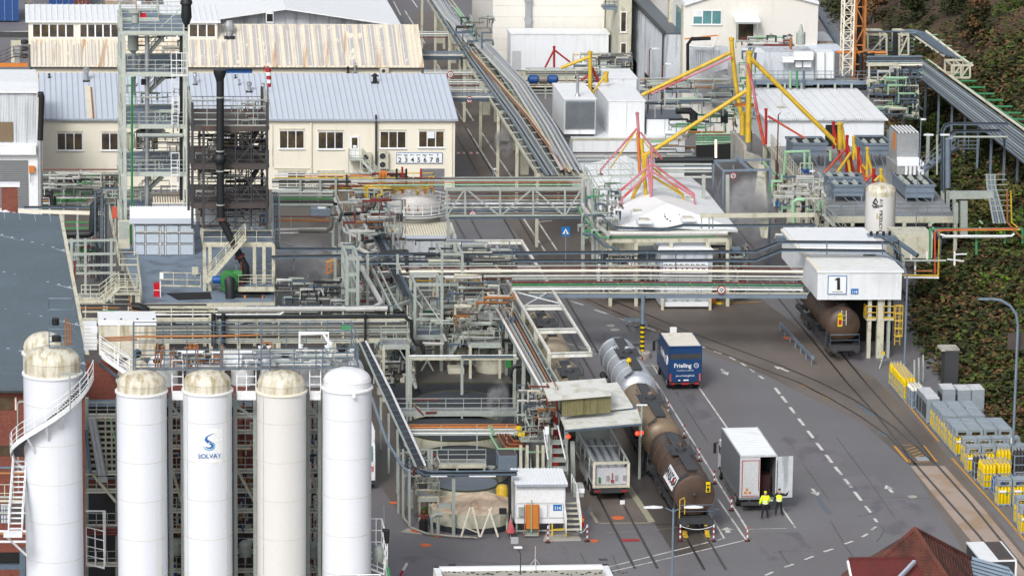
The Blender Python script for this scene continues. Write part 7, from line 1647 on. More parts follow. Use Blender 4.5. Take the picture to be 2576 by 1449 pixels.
for x,y in((1223,612),(1260,675)):p=Z(x,y,ZG);t.p('column','cream_steel').bar(Vector((p.x,p.y,0)),p,.25)
t=T('siding_pipe_rack','narrow pipe rack full of thin lines left of the white gantry','pipe rack')
vrack(t,(1215,722),(1362,985),(1262,722),(1405,965),4.6,8)
for i,m_ in enumerate(('frame','copper','galv','insul','tray','galv','red_pipe','copper','dark_steel','galv')):zpipe(t,m_,.045+.02*(i%3),[(1219+i*4.6,722),(1364+i*4.2,982)],4.9+.1*(i%2),n=5)
zpipe(t,'frame',.1,[(1221,726),(1367,985)],5.2,n=7)
pipe(t,'black',.15,[(1282,945),(1289,925),(1300,920),(1340,918)],1050,'black_pipe',8)
# frame block in the middle
t=T('steel_framework','tall galvanised frame with rusty railed platforms in the middle of the plant','steel frame')
uframe(t,1044,1112,[716,803,850],965,3.5,'galv',.22);uframe(t,1112,1163,[640,716,795],900,4,'galv',.2);uframe(t,1010,1255,[683],890,3,'cream_steel',.2,ncol=4)
deck(t,1057,1162,792,900,4,'deck_grey','pale_green',k=3);deck(t,1047,1114,848,965,3,'deck_blue','galv',k=2);k=t.p('green_beam','green_pipe');k.bar(W(1057,784,905),W(1162,784,905),.15)
for y,m_,r_,x0,x1 in((650,'dark_steel',.06,960,1270),(697,'yellow',.06,1009,1212),(706,'yellow',.06,1015,1210),(690,'red_pipe',.05,1190,1290),(702,'red_pipe',.06,1200,1290),(677,'galv',.08,980,1260),(684,'insul',.06,950,1250),(664,'galv',.06,960,1240)):pipe(t,m_,r_,[(x0,y),(x1,y)],885)
pipe(t,'yellow',.08,[(1209,697),(1211,738),(1222,738)],886);t.p('brace','galv').bar(W(1042,965,965),W(1075,905,965),.12);t.p('brace','galv').bar(W(1108,965,965),W(1075,905,965),.12)
pipe(t,'dark_steel',.09,[(1176,640),(1178,730),(1186,741),(1230,741)],886,'cable_loop');pipe(t,'red',.05,[(1094,736),(1095,790)],905)
clutter(t,1050,1255,690,960,900,985,88,71,('galv','insul','dirty_pipe','galv','pale_green','rust_dark','cream_steel','tray'),(.04,.1),1)
for x,y,w_,h in((1080,940,1.3,.6),(1150,925,1.8,1.2),(1215,910,1.6,1.3),(1190,900,1.5,1.0),(1240,945,1.4,.4),(1128,955,1.2,.9)):t.p('pump_block','cream_steel').ub(W(x,y,y+h*20),w_,1.2,h)
k=t.p('vessel','cream_steel',smooth=True);k.lathe(Z(1236,965),[(.6,0),(1.15,.7),(1.2,1.6),(1.2,2.4)],24);t.p('vessel','dark_steel',smooth=True).lathe(Z(1090,960),[(1.3,0),(1.3,.5)],24)
t.p('green_box','green').ub(W(1273,925,1000),.4,.3,1.0)
t=T('pump_platforms','staggered grey platforms, ladders and lines filling the middle of the plant','platform')
for(x0,x1,y,b_,d_)in((1170,1255,760,900,3),(1190,1275,812,950,3),(1125,1200,845,955,3),(1180,1260,868,985,2),(962,1030,872,1010,2),(1048,1105,765,930,2)):deck(t,x0,x1,y,b_,d_,'deck_grey','galv',k=2);t.p('column','cream_steel').bar(Z(x0+3,b_),W(x0+3,y,b_),.2);t.p('column','cream_steel').bar(Z(x1-3,b_),W(x1-3,y,b_),.2)
for a_,c_ in(((1205,905),(1235,868)),((1130,900),(1160,846)),((1175,815),(1215,762))):stairs_(t,a_,c_,970,w=.7)
clutter(t,1115,1290,740,900,905,990,85,73,('galv','insul','dirty_pipe','galv','tray','rust_dark','cream_steel','copper','black'),(.04,.12),1)
for x in(880,925,1000):t.p('column','galv').bar(Z(x,900),W(x,640,900),.2)
t=T('pump_skid','pump skids, pipes and small vessels beneath the left pipe bridge','machinery')
clutter(t,850,1010,500,770,780,830,85,76,('galv','insul','dirty_pipe','dark_steel','tray','alu','red_pipe'),(.04,.12),1.1)
clutter(t,1040,1300,600,740,840,880,60,77,('galv','insul','dirty_pipe','dark_steel','tray','alu','cream_steel'),(.04,.1),1)
clutter(t,940,1040,862,965,990,1000,50,74,('galv','insul','dirty_pipe','tray','rust_dark','cream_steel','black'),(.05,.14),1)
clutter(t,690,870,700,765,900,930,40,75,('galv','insul','dirty_pipe','tray','dark_steel','black'),(.04,.1),.8)
t=T('cable_tray_bridge','white and grey tray bridge crossing above the black round basins','cable bridge');b=1035
pipe(t,'frame',.06,[(1028,895),(1300,894)],b);pipe(t,'galv',.07,[(1030,900),(1302,899)],b);k=t.p('beam','cream_steel');k.bar(W(1030,903,b),W(1304,902,b),.14,.16);tray(t,[(1160,896),(1290,896)],b=b,w=.3,d=V)
for x in(1024,1033,1162,1294):t.p('column','galv').bar(Z(x,b),W(x,900 if x!=1024 else 870,b),.2)
for x in(1110,1042):t.p('column','galv').bar(W(x,968,965),W(x,900,965),.22)
k=t.p('railing','galv');k.tube(PP([(1016,860),(1028,892),(1046,905)],b),.05,5);k.tube(PP([(1006,880),(1020,905)],b),.05,5)
t=T('retaining_wall','dark retaining wall behind the black round basins','wall');k=t.p('wall','tar');q=W(975,1000,1000);k.box(Vector((q.x,q.y,0)),U*9.2,V*.4,UP*1.05);t.p('coping','moss').box(Vector((q.x,q.y,1.05)),U*9.2,V*.4,UP*.06)
k=struct('terrace','asphalt_dark');k.slab([Z(975,966,1.04),Z(1290,964,1.04),Z(1262,905,1.04),Z(960,905,1.04)],-UP*.02)
k=struct('basin_floor','tar');patchm(k,[(975,1000),(1295,998),(1330,1060),(1345,1200),(1100,1260),(1045,1240),(1000,1100)],.02)
# round basins
def basin(x,y,hw,z,label,m='tar'):
 r=hw/((y+z*34+1632)/77);c=Z(x,y,z);t=T('round_basin',label,'basin','round black covered basins');k=t.p('wall','cream_steel',smooth=True);k.lathe(Vector((c.x,c.y,0)),[(r,0),(r,z)],48);k=t.p('cover',m);k.lathe(c,[(r*.99,0),(r*.97,.03),(r*.5,.12),(.02,.16)],48)
 k=t.p('rim','moss');k.tube([c+Vector((math.cos(a),math.sin(a),0))*r+UP*.02 for a in[i*math.pi/24 for i in range(49)]],.06,4);return c,r
basin(1148,1010,110,1.2,'farthest black round basin behind the first catwalk');basin(1144,1077,131,1.2,'black round basin between the first catwalk and the copper pipes')
basin(1165,1152,118,1.2,'black round basin behind the second catwalk');basin(1170,1214,85,1.5,'small wet topped basin right behind the foam basin','patch')
t=T('catwalk','far white catwalk with railings over the black basins, one bay red','catwalk');b=1095
deck(t,987,1300,1040,b,1.2,'deck_grey','galv',k=3,rows='f',em='galv');k=t.p('red_railing','red_pipe');k.bar(W(1042,1004,b)-V*.1,W(1104,1004,b)-V*.1,.08);k.bar(W(1042,1019,b)-V*.1,W(1065,1043,b)-V*.1,.1);k.bar(W(1070,1037,b)-V*.1,W(1098,1036,b)-V*.1,.12)
for x in(1024,1033,1162,1297):t.p('leg','galv').bar(Z(x,b),W(x,1040,b),.14)
t=T('catwalk','nearer grey catwalk with railings between the black basins','catwalk');b=1232
deck(t,1080,1222,1170,b,1.2,'deck_grey','galv',k=3,rows='f',em='cream_steel')
for x in(1085,1150,1218):t.p('leg','galv').bar(Z(x,b),W(x,1172,b),.14)
t=T('basin_pipes','copper, white and grey pipes crossing between the black basins','pipework');b=1175
for y,m_,r_ in((1068.5,'copper',.06),(1074.5,'orange',.07),(1081,'insul',.09),(1086,'galv',.05),(1090,'frame',.07),(1094,'galv',.06)):pipe(t,m_,r_,[(1016,y),(1312,y-1)],b)
for x in(1030,1110,1200,1275):t.p('support','galv').bar(Z(x,b),W(x,1068,b),.1)
pipe(t,'mint',.08,[(1230,1070),(1238,1088),(1235,1096),(1254,1130),(1320,1129),(1326,1137),(1373,1136)],b+14,n=7);pipe(t,'mint',.06,[(1236,1070),(1243,1090)],b+13)
for i in range(5):pipe(t,('copper','red_pipe')[i%2],.06,[(1250+i*7,1090),(1272+i*5,1125-i*4),(1322,1126-i*4.5)],b+10)
for x,y in((1305,1080),(1318,1102),(1321,1092),(1310,1095)):t.p('yellow_valve','yellow_cyl',smooth=True).lathe(W(x,y,b+16),[(.1,-.1),(.24,0),(.2,.2),(.08,.25)],8)
t=T('open_container','open blue-grey ribbed container beside the black basins','container');p,w_,h=front(t.p('box','blue_steel'),1254,1301,1146,1181,1235,1.6);ribs(t.p('ribbing','blue_steel'),p,U*w_,h,7,.05);t.p('inside','rust_dark').box(p+UP*(h+.005)+U*.08+V*.08,U*(w_-.16),V*1.45,UP*.03)
t=T('grey_cabinet','pale grey round fronted cabinet at the end of the nearer catwalk','cabinet');t.p('body','galv',smooth=True).lathe(Z(1234,1222),[(.28,0),(.28,1.3),(.34,1.32),(.34,1.4)],14)
t=T('sloping_cable_tray','dark sloping cable tray with pale rails leading down past the tanks to the foam basin','cable tray');zt2=4.6
P1=[(905,861),(960,985),(1046,1172)];k=t.p('side_rail','frame');
dxr=26
for o_ in(0,dxr):
 k=t.p('side_rail','frame' if o_ else 'galv');k.tube([Z(x+o_*(.6 if i==0 else .9),y-o_*.1,zt2)for i,(x,y)in enumerate(P1)],.08,5)
k=t.p('tray_floor','tar');A_=[Z(905,861,zt2-.1),Z(920,859,zt2-.1)];Bq=[Z(1046,1172,zt2-.1),Z(1068,1170,zt2-.1)];k.slab([A_[0],Bq[0],Bq[1],A_[1]],-UP*.05)
for i in range(24):f=i/24;t.p('rung','tray').bar(A_[0].lerp(Bq[0],f),A_[1].lerp(Bq[1],f),.06)
tray(t,[(1050,1180),(1066,1191),(1300,1190)],b=1345,w=.6,d=V);pipe(t,'tray',.06,[(1060,1180),(1082,1186),(1303,1184)],1345);pipe(t,'tray',.06,[(1045,1183),(1064,1196),(1300,1195)],1346)
k=t.p('lamp_tube','frame');k.bar(W(1083,1197,1348),W(1125,1197,1348),.1);k=t.p('lamp_tube','frame');k.bar(W(1180,1197,1348),W(1247,1197,1348),.1)
for(x,y0,b_)in((958,1000,1130),(978,1040,1190),(1000,1080,1240),(1014,1145,1300),(1030,1180,1325)):t.p('post','galv').bar(Z(x,b_),W(x,y0,b_),.16)
pipe(t,'blue_steel',.1,[(935,1000,1200),(973,1110,1260),(1018,1180,1318),(1028,1182,1318),(1030,1285,1318)],None,'side_pipe',7);t.p('white_column','galv').bar(Z(1141,1344),W(1141,1193,1344),.22);t.p('black_column','black').bar(Z(1283,1344),W(1282,1192,1344),.2)
# foam basin
t=T('foam_basin','round concrete basin brimming with crusted beige foam','basin');c=Z(1189,1312,0);r=3.0
k=t.p('wall','cream_steel');k.lathe(c,[(r,.3),(r,1.25),(r-.12,1.25),(r-.12,.9)],14);k=t.p('base','tar');k.lathe(c,[(r+.1,0),(r+.1,.35),(r-.3,.4)],28)
k=t.p('foam','foam',smooth=True);fv,ff=[],[];NR,NA=16,48;q=random.Random(5)
for i in range(NR+1):
 for j in range(NA):
  a=j*2*math.pi/NA;rr_=(r-.13)*i/NR;hgt=1.2+.45*math.exp(-((rr_*math.cos(a)-.8)**2+(rr_*math.sin(a)-.9)**2)/1.6)+.07*math.sin(3*a+rr_*4)+.05*math.sin(7*a-rr_*5)+q.uniform(-.045,.045)
  if i==NR:hgt=1.12+.1*math.sin(a*4)
  fv.append(c+Vector((rr_*math.cos(a),rr_*math.sin(a),hgt)))
for i in range(NR):
 for j in range(NA):ff.append((i*NA+j,i*NA+(j+1)%NA,(i+1)*NA+(j+1)%NA,(i+1)*NA+j))
k.add(fv,[f_[::-1]for f_ in ff])
for(x0,y0),(x1,y1)in(((1160,1350),(1183,1275)),((1206,1350),(1188,1275)),((1209,1350),(1237,1275)),((1253,1350),(1230,1280)),((1168,1325),(1200,1338))):t.p('stand_leg','cream').bar(W(x0,y0,1358),W(x1,y1,1352),.09)
k=t.p('inlet_box','galv');k.ub(W(1101,1298,1325),.9,.6,.75);k.sub('grate','green_pipe').box(W(1103,1285,1326)-V*.1,U*.75,V*.05,UP*.08);k=t.p('curb','concrete');k.tube([Z(x,y,.15)for x,y in((1013,1280),(1018,1305),(1036,1327),(1075,1342),(1139,1348),(1200,1352))],.07,6)
k=t.p('control_box','black');k.box(W(1256,1293,1352),U*.25,V*.15,UP*.4);k=t.p('control_box','black');k.box(W(1265,1293,1352),U*.25,V*.15,UP*.4);pipe(t,'mint',.06,[(1275,1310),(1275,1338)],1352);pipe(t,'mint',.06,[(1286,1310),(1286,1330)],1352)
k=solo('moss_patch','green moss between the grey platform and the foam basin','moss','grass',kind='stuff');k.slab([Z(1055,1300)+UP*.03,Z(1085,1292)+UP*.03,Z(1088,1275)+UP*.03,Z(1060,1278)+UP*.03],UP*.05)
t=T('valve_platform','small railed platform left of the foam basin','platform');b=1310;deck(t,1052,1105,1254,b,1.8,'deck_grey','cream_steel',k=2,em='galv')
for x in(1055,1102):t.p('leg','cream_steel').bar(Z(x,b),W(x,1254,b),.14)
t.p('side_plate','galv').box(W(1027,1278,b),U*.35,V*.8,UP*1.1);t.p('wheel_valve','yellow').tube([W(1085,1242,b-10)+(U*math.cos(a)+UP*math.sin(a))*.18 for a in[i*math.pi/6 for i in range(13)]],.03,4);t.p('vessel','galv',smooth=True).lathe(W(1092,1240,b-15),[(.15,0),(.2,.1),(.2,.6),(.1,.7)],10)
clutter(t,1000,1100,1130,1230,1290,1270,40,81,('galv','insul','dirty_pipe','galv','tray','red_pipe'),(.03,.08),1)
for x in(1014,1002,1078,1086):t.p('post','galv').bar(Z(x,1290),W(x,1130,1290),.14)
k.f and None
t=T('yellow_drum','large yellow drum behind the foam basin','drum');t.p('drum','yellow',smooth=True).lathe(W(1263,1238,1290),[(.4,-.6),(.42,.3),(.3,.5),(.05,.55)],18)
# vent house, stairs and machinery beside the canopy
t=T('unloading_station','cluttered unloading station with a small rusty roof left of the canopy','station');
k=t.p('roof','rust_roof');k.slab([Z(1317,1021,4.2),Z(1371,1011,4.2),Z(1380,1029,4.2),Z(1333,1036,4.2)],UP*.1);k=t.p('cabin','dark_steel');k.ub(W(1335,1090,1170),1.3,1.5,2.2)
for x in(1322,1335,1377):t.p('post','galv').bar(Z(x,1180),W(x,1032,1180),.1)
for x in(1310,1326,1352,1366,1385):t.p('leg','cream_steel').bar(Z(x,1240),W(x,1120,1240),.2)
k=t.p('upper_platform','galv');k.box(W(1310,1112,1200),U*2.2,V*2,UP*.15);t.p('platform_railing','galv').rail([W(1312,1112,1200),W(1375,1108,1200)],1.1,.6,.035,3)
clutter(t,1290,1400,960,1110,1160,1220,80,91,('galv','insul','dirty_pipe','galv','tray','red_pipe','copper','cream_steel','dark_steel'),(.03,.09),1.2)
k=t.p('notice','letter_white');k.box(W(1370,1092,1230),U*.3,V*.03,UP*.55);pipe(t,'frame',.06,[(1376,1092),(1382,1190)],1232);t.p('hood','galv').ub(W(1358,1062,1200),.7,.6,.6);t.p('red_column','red').bar(Z(1398,1180),W(1397,1010,1180),.35)
k=t.p('tray_plate','alu');k.box(W(1345,985,1120),U*1.3,V*1.2,UP*.08);k=t.p('tray_plate','alu');k.box(W(1332,1002,1130),U*1.2,V*1.0,UP*.08)
t=T('siding_stair','steel stair rising to the unloading station beside the tube trailer','stairs');k=t.p('flight','galv');k.stairs(W(1386,1190,1265),W(1388,1120,1235)+V*2,1.15,U)
k=t.p('railing','frame');k.tube([W(1378,1190,1265)+UP,W(1377,1100,1240)+V*2],.06,5);k.tube([W(1422,1190,1265)+UP,W(1413,1090,1240)+V*2],.06,5)
t=T('cabin_steps','outside steps with a white handrail down the right side of cabin 114','stairs');k=t.p('flight','cream_steel');q=W(1424,1338,1358);k.stairs(q,q+V*2.4+UP*1.5,1.0,U);k=t.p('handrail','frame')
for u_ in(0,1.0):k.rail([q+U*u_,q+U*u_+V*2.4+UP*1.5,q+U*u_+V*5+UP*1.5],1.1,1.0,.035,2,False)
t.p('grey_bin','galv').ub(W(1442,1250,1330),.7,.8,.8);k=t.p('warning_board','bright_red');k.box(W(1462,1325,1345),U*.2,V*.5,UP*.7);k.sub('yellow_stripe','yellow_cyl').box(W(1460,1312,1345)-V*.02,U*.22,V*.5,UP*.25);t.p('notice','letter_white').box(W(1454,1239,1330)-V*.1,U*.42,V*.03,UP*.32)
k=solo('notice_board','small white notice standing between the rails behind the trailer','sign','letter_white');q=W(1560,1268,1270);k.box(q,U*.32,V*.04,UP*.28)
k=solo('steel_bracket','grey vertical bracket plate beside the trailer','bracket','galv');k.bar(Z(1442,1240),W(1440,1110,1240),.3)
# ================================================================== main rack beside the road
t=T('main_pipe_rack','great pipe rack of silver lines running back beside the road','pipe rack');Zm=6.5
a0,a1,e0,e1=(1062,-20),(1352,440),(1118,-20),(1468,440)
vrack(t,a0,a1,e0,e1,Zm,8,'cream_steel',.24)
k=t.p('dark_underlay','dirty_pipe');k.slab([Z(1070,-20,Zm-.2),Z(1112,-20,Zm-.2),Z(1456,440,Zm-.2),Z(1362,440,Zm-.2)],-UP*.1)  # slab added to stand in for the shaded gaps between the pipes
for i in range(12):zpipe(t,('dirty_pipe','dark_steel','galv','tray','insul','dirty_pipe')[i%6],.06+.03*(i%3),[(1068+i*4,-20),(1180+i*6,140),(1362+i*8.2,440)],Zm+.25,n=5)
for i in range(26):f=i/26;t.p('saddle','galv').bar(Z(1066+290*f,-20+460*f,Zm+.35),Z(1116+350*f,-20+460*f,Zm+.35),.12,.1);k=t.p('centre_beam','dark_steel');k.bar(Z(1085,-20,Zm),Z(1400,440,Zm),.2,.3)
for i in range(5):
 o=i*4.2;zpipe(t,('insul','alu','insul','alu','silver')[i],(.15,.17,.17,.15,.12)[i],[(1076+i*6.5,-20),(1117+i*6.5,42),(1136+i*7,60),(1176+i*8,108),(1196+i*8,112),(1288+i*9.5,212),(1354+i*11,318),(1412+i*12,425)],Zm+.6+(i%2)*.1,n=9)
for i in range(7):zpipe(t,('tray','galv','dark_steel','alu','blue_steel','dirty_pipe','galv')[i],(.09,.06,.08)[i%3],[(1071+i*3,-20),(1179+i*3.8,150),(1286+i*4.5,300),(1374+i*5.2,440)],Zm+.5,n=6)
for i in range(4):zpipe(t,('copper','red_pipe','insul','yellow')[i],.06,[(1180+i*3,130),(1322+i*3.5,292),(1424+i*4,432)],Zm+.7,n=5)
for i in range(5):zpipe(t,('galv','dirty_pipe','galv','dark_steel','galv')[i],.08,[(1066+i*8,-20),(1356+i*13,440)],Zm-1.0,n=5)
zpipe(t,'mint',.1,[(1145,22),(1190,84),(1200,95)],Zm+1.3);zpipe(t,'mint',.1,[(1149,20),(1194,80)],Zm+1.3)
clutter(t,1140,1240,40,200,260,330,40,101,('galv','tray','dirty_pipe','galv','dark_steel'),(.04,.1),1)
for x,y in((1214,290),(1309,440),(1262,355),(1170,215),(1098,110),(1130,160)):k=t.p('pier','cream_steel');k.ub(Z(x,y),.8,.8,Zm-.3)
for nm,y,b_,x0,x1 in(('first',86,240,1040,1128),('second',140,300,1054,1184),('third',183,345,1066,1208),('fourth',207,370,1122,1290),('fifth',226,390,1130,1280),('sixth',245,415,1136,1262)):
 t=T('road_pipe_bridge','thin pipe bridge over the road by the workshops, %s from the top'%nm,'pipe bridge','thin pipe bridges over the road')
 for o,m_,r_ in((0,'insul',.09),(5,'galv',.06),(9,'red_pipe',.05),(-5,'galv',.06)):pipe(t,m_,r_,[(x0,y+o),(x1,y+o)],b_)
 if nm in('second','sixth'):tray(t,[(x0,y+3),(x1,y+2)],b=b_,w=.8,d=V);k=t.p('beam','blue_steel');k.bar(W(x0,y-8,b_),W(x1,y-8,b_),.12,.2);k.bar(W(x0,y+9,b_),W(x1,y+9,b_),.12,.2)
 for x in(x0+30,x1-30):t.p('hanger','galv').bar(W(x,y-8,b_),W(x,y+10,b_),.08)
t=T('left_yard_bridge','dark pipe girder on a post before the workshop windows at the left edge','pipe bridge');k=t.p('girder','dark_steel');k.bar(W(-10,87,300),W(165,88,300),.5,.55);t.p('top_pipe','insul').tube([W(-10,82,300),W(165,79,300)],.07,5);t.p('post','dark_steel').bar(W(78,78,300),W(78,230,300),.3)
t=T('yard_platform','rusty orange beam platform with stair at the left edge','platform');k=t.p('beam','orange');k.bar(W(-10,164,330),W(70,164,330),.4,.35);t.p('lower_beam','dark_steel').bar(W(-10,190,350),W(78,190,350),.6,.6);t.p('railing','rust_dark').rail([W(0,160,325),W(35,145,325),W(70,145,325)],1.1,.8,.03,3)
t=T('grey_machine','grey machine housing standing by the stained workshop wall at the left','machine');t.p('casing','cream_steel').ub(W(28,158,300),1.0,1,2.3);t.p('hopper','alu',smooth=True).lathe(W(45,158,300),[(.35,0),(.35,.8),(.5,1.0),(.5,1.6),(.2,1.8)],12)
for y in(106,124,142):t.p('coupling','black',smooth=True).lathe(W(62,y,300),[(.1,-.4),(.22,-.2),(.22,.2),(.1,.4)],10,U)
t=T('windsock','red and white striped windsock hanging on a pole by the dark tower','windsock');b=870;t.p('pole','rust_dark').bar(W(674,320,b),W(674,168,b),.09)
for i,m_ in enumerate(('red','white','red','white','red')):t.p('band',m_,smooth=True).lathe(W(672+i*.5,172+i*9.5,b)+U*.1,[(.22-i*.015,-.28),(.2-i*.015,0)],12)
t.p('hoop','bright_red').tube([W(669,174,b)+(U*math.cos(a)+UP*math.sin(a))*.22 for a in[i*math.pi/6 for i in range(13)]],.035,4)
# ================================================================== pipework between the boxes, alley walls
t=T('upper_pipework','pipework, rails and dark vessels behind the big white ventilation boxes','pipework');b=345
for y,m_,r_ in((178,'galv',.1),(184,'dirty_pipe',.16),(190,'galv',.08),(204,'rust_dark',.05),(213,'cream',.09),(219,'rust_roof',.08),(228,'galv',.07),(236,'galv',.07),(172,'galv',.06)):pipe(t,m_,r_,[(1322,y),(1532,y)],b)
for x in(1332,1372,1425,1470,1505):t.p('post','galv').bar(W(x,250,b),W(x,172,b),.14)
for x in(1342,1366,1390):t.p('vessel','blue_box' if x!=1366 else 'dirty_pipe',smooth=True).lathe(W(x,200,b),[(.1,-.6),(.45,-.4),(.45,.4),(.1,.6)],12,U)
for y in(137,146,155,164,174):k=t.p('cooler_deck','galv');k.bar(W(1475,y,320),W(1570+(y-137)*.3,y,320),.15,.25)
clutter(t,1440,1590,135,210,300,350,50,111,('galv','insul','dirty_pipe','tray','dark_steel','rust_roof'),(.05,.12),.9)
t=T('mid_pipework','green and grey pipes, trays and ducts between the ventilation boxes and the yellow masts','pipework');b=440
for y,m_,r_ in((210,'rust_dark',.07),(216,'insul',.07),(226,'galv',.09),(232,'tray',.12),(254,'galv',.07),(260,'tray',.12),(202,'copper',.05),(198,'galv',.06)):pipe(t,m_,r_,[(1610,y),(1845,y-2)],b-(20 if y<240 else 0))
pipe(t,'dark',.16,[(1730,205),(1730,112),(1740,99),(1788,98)],360,'large_duct',9);pipe(t,'black',.33,[(1700,279),(1735,279),(1745,288),(1745,330)],470,'black_duct',12);pipe(t,'black',.33,[(1800,270),(1806,185),(1830,182)],430,'black_duct',12);pipe(t,'black',.35,[(1822,310),(1822,285),(1812,276)],470,'black_duct',12)
t.p('leaning_shed','grey_sheet').slab([W(1738,192,420),W(1765,192,420),W(1795,232,420),W(1795,255,420),W(1738,235,420)],V*3);t.p('leaning_shed','white_sheet').slab([Z(1738,192,4.8),Z(1762,192,4.8),Z(1796,225,4),Z(1772,232,4)],UP*.1)
for y in(346,352,358,364,338):pipe(t,'green_pipe' if y in(352,346)else 'mint',.07,[(1750,y),(1840,y-1)],540)
for x,y0,y1 in((1672,205,265),(1658,210,260),(1765,330,400),(1838,330,365)):t.p('post','galv').bar(W(x,y1,500),W(x,y0,500),.14)
clutter(t,1620,1850,200,400,430,520,80,112,('galv','insul','dirty_pipe','green_pipe','tray','dark_steel','galv','copper','mint'),(.04,.1),1)
for i,y in enumerate((105,113,121)):t.p('shed_roof',('orange','white_sheet','white_sheet')[i]).bar(W(1722+i*3,y-6,350),W(1810,y-16+i*8,350),.12)
p=W(1745,200,352);ribs(t.p('ribbed_tank','grey_sheet'),p,U*2.6,3.0,12,.2);t.p('ribbed_box','grey_sheet').ub(p-U*.6,4.0,1,3.2);pipe(t,'cream',.1,[(1782,142),(1810,84)],350)
t=T('alley_wall','pale concrete retaining wall and dark gate at the head of the steaming alley','wall');k=t.p('wall','concrete');k.slab([W(1838,328,560),W(1870,365,600),W(1870,402,600),W(1838,402,560)],U*.3);k.slab([W(1872,380,620),W(1915,395,620),W(1915,440,620),W(1872,402,620)],V*.4)
t.p('dark_gate','dark').slab([W(1752,367,545),W(1838,362,545),W(1838,402,545),W(1752,402,545)],V*.2)
k=t.p('canvas_curtain','cream_steel');k.slab([W(1908,414,640),W(1922,416,640),W(1934,560,700),W(1930,600,705),W(1915,598,705),W(1895,520,690)],V*.1)
t=T('lit_tube','glowing vertical tube lamp hanging in the alley','lamp');t.p('tube','tube_lit',smooth=True).tube([W(1801,352,600),W(1801,397,600)],.1,8);t.p('holder','rust_dark').tube([W(1803,350,600),W(1803,399,600)],.06,6)
t=T('steel_portal','blue-grey square steel portal over the alley with cable ladders','portal');b=640
for x,b_ in((1795,640),(1820,660),(1937,640),(1940,660)):q=W(x,405 if b_==640 else 430,b_);t.p('column','blue_steel').bar(Vector((q.x,q.y,0)),q,.16)
k=t.p('beam','blue_steel');k.bar(W(1795,405,640),W(1940,402,640),.18);k.bar(W(1820,430,660),W(1942,427,660),.18);k.bar(W(1795,405,640),W(1820,430,660),.15);k.bar(W(1850,392,640),W(1890,432,660),.2)
pipe(t,'black',.28,[(1648,404),(1795,403)],640,'black_duct',12)
for y,m_,r_ in((414,'galv',.1),(424,'insul',.14),(432,'galv',.1),(446,'pale_green',.1),(420,'tray',.07)):pipe(t,m_,r_,[(1650,y),(1790,y)],660)
for x in(1770,1830):t.p('leg','galv').bar(Z(x,680),W(x,440,680),.3)
for a_,c_ in(((1798,445),(1812,520)),((1815,445),(1795,520))):t.p('brace','blue_steel').bar(W(*a_,650),W(*c_,650),.05)
# ================================================================== yellow, pink and red masts
def mast(label,m,segs,b,r=.17,name='mast',foot=None):
 t=T(name,label,'mast','coloured tubular masts and struts')
 for i,(pts,*o)in enumerate(segs):
  k=t.p('strut' if i else 'pole',o[1]if len(o)>1 else m,smooth=True);rr_=o[0]if o else r;P_=PP(pts,b);k.tube(P_,rr_,10)
  if not i:k2=t.p('cap',m,smooth=True);k2.lathe(P_[0]+UP*.0,[(rr_*1.25,-.12),(rr_*1.25,.08),(rr_*.4,.12)],12)
 for f in foot or[]:q=W(f[0],f[1],f[2]if len(f)>2 else b);t.p('foot','dark_steel').lathe(q-UP*.1,[(.3,0),(.2,.15)],10)
 return t
mast('yellow mast with a short strut above the white ventilation boxes','yellow',[([(1484,132),(1485,232)],.2),([(1482,144),(1411,172)],.17)],400)
mast('short yellow post with a strut left of the cream box','yellow',[([(1525,183),(1525,209)],.2),([(1522,190),(1492,235)],.12)],420)
mast('red tripod frame before the long white cabin','red',[([(1394,119),(1394,173)],.12),([(1393,128),(1371,171)],.1),([(1395,127),(1434,157)],.1)],300)
mast('red cross strut crossing behind the yellow mast','red',[([(1490,173),(1505,206)],.13),([(1480,190),(1462,203)],.11)],395)
mast('tall yellow pole with the upper long strut running left','yellow',[([(1840,98),(1842,128),(1850,206),(1866,300)],.2),([(1842,131),(1615,240)],.18)],560)
mast('thin pink line beneath the upper long yellow strut','pink',[([(1839,146),(1638,237)],.09)],562)
mast('stout yellow pole with a long strut falling left and another falling right','yellow',[([(1885,132),(1884,200),(1882,358)],.26),([(1883,226),(1632,386)],.19),([(1887,146),(2098,354)],.21)],600)
mast('red and pink pole leaning beside the stout yellow pole','pink',[([(1880,163),(1893,215),(1907,290)],.13),([(1907,290),(1922,365)],.15,'orange_red')],606)
k=solo('orange_beam','short orange rusty beam bolted across the yellow poles','beam','orange');k.bar(W(1848,264,595),W(1897,265,595),.12,.3)
mast('second yellow pole close left of the stout one','yellow',[([(1868,285),(1868,340)],.25)],590)
mast('red post with an orange diagonal before the white-roofed compressor building','red',[([(1927,276),(1927,364)],.12),([(1932,293),(2026,349)],.1,'orange_red')],610)
H=700
mast('pink and rusty needle mast spreading struts over the white roof','pink',[([(1603,286),(1606,330),(1610,440)],.13),([(1602,324),(1511,428),(1511,439)],.09),([(1599,331),(1535,424)],.07,'yellow'),([(1611,333),(1665,401)],.09),([(1604,335),(1609,430)],.14,'orange'),([(1602,340),(1608,432)],.06,'rust_dark'),([(1617,352),(1652,398)],.05,'yellow')],H-20,foot=((1511,439),))
mast('bent yellow mast gripping the end of the long strut over the white roof','yellow',[([(1632,385),(1624,388),(1626,412),(1618,445),(1594,490),(1592,523)],.15),([(1613,350),(1620,420),(1625,500)],.16),([(1618,440),(1588,500)],.08),([(1640,443),(1718,492),(1720,516)],.1),([(1640,420),(1690,465),(1719,490)],.08)],H,foot=((1592,524),(1720,516),(1625,503)))
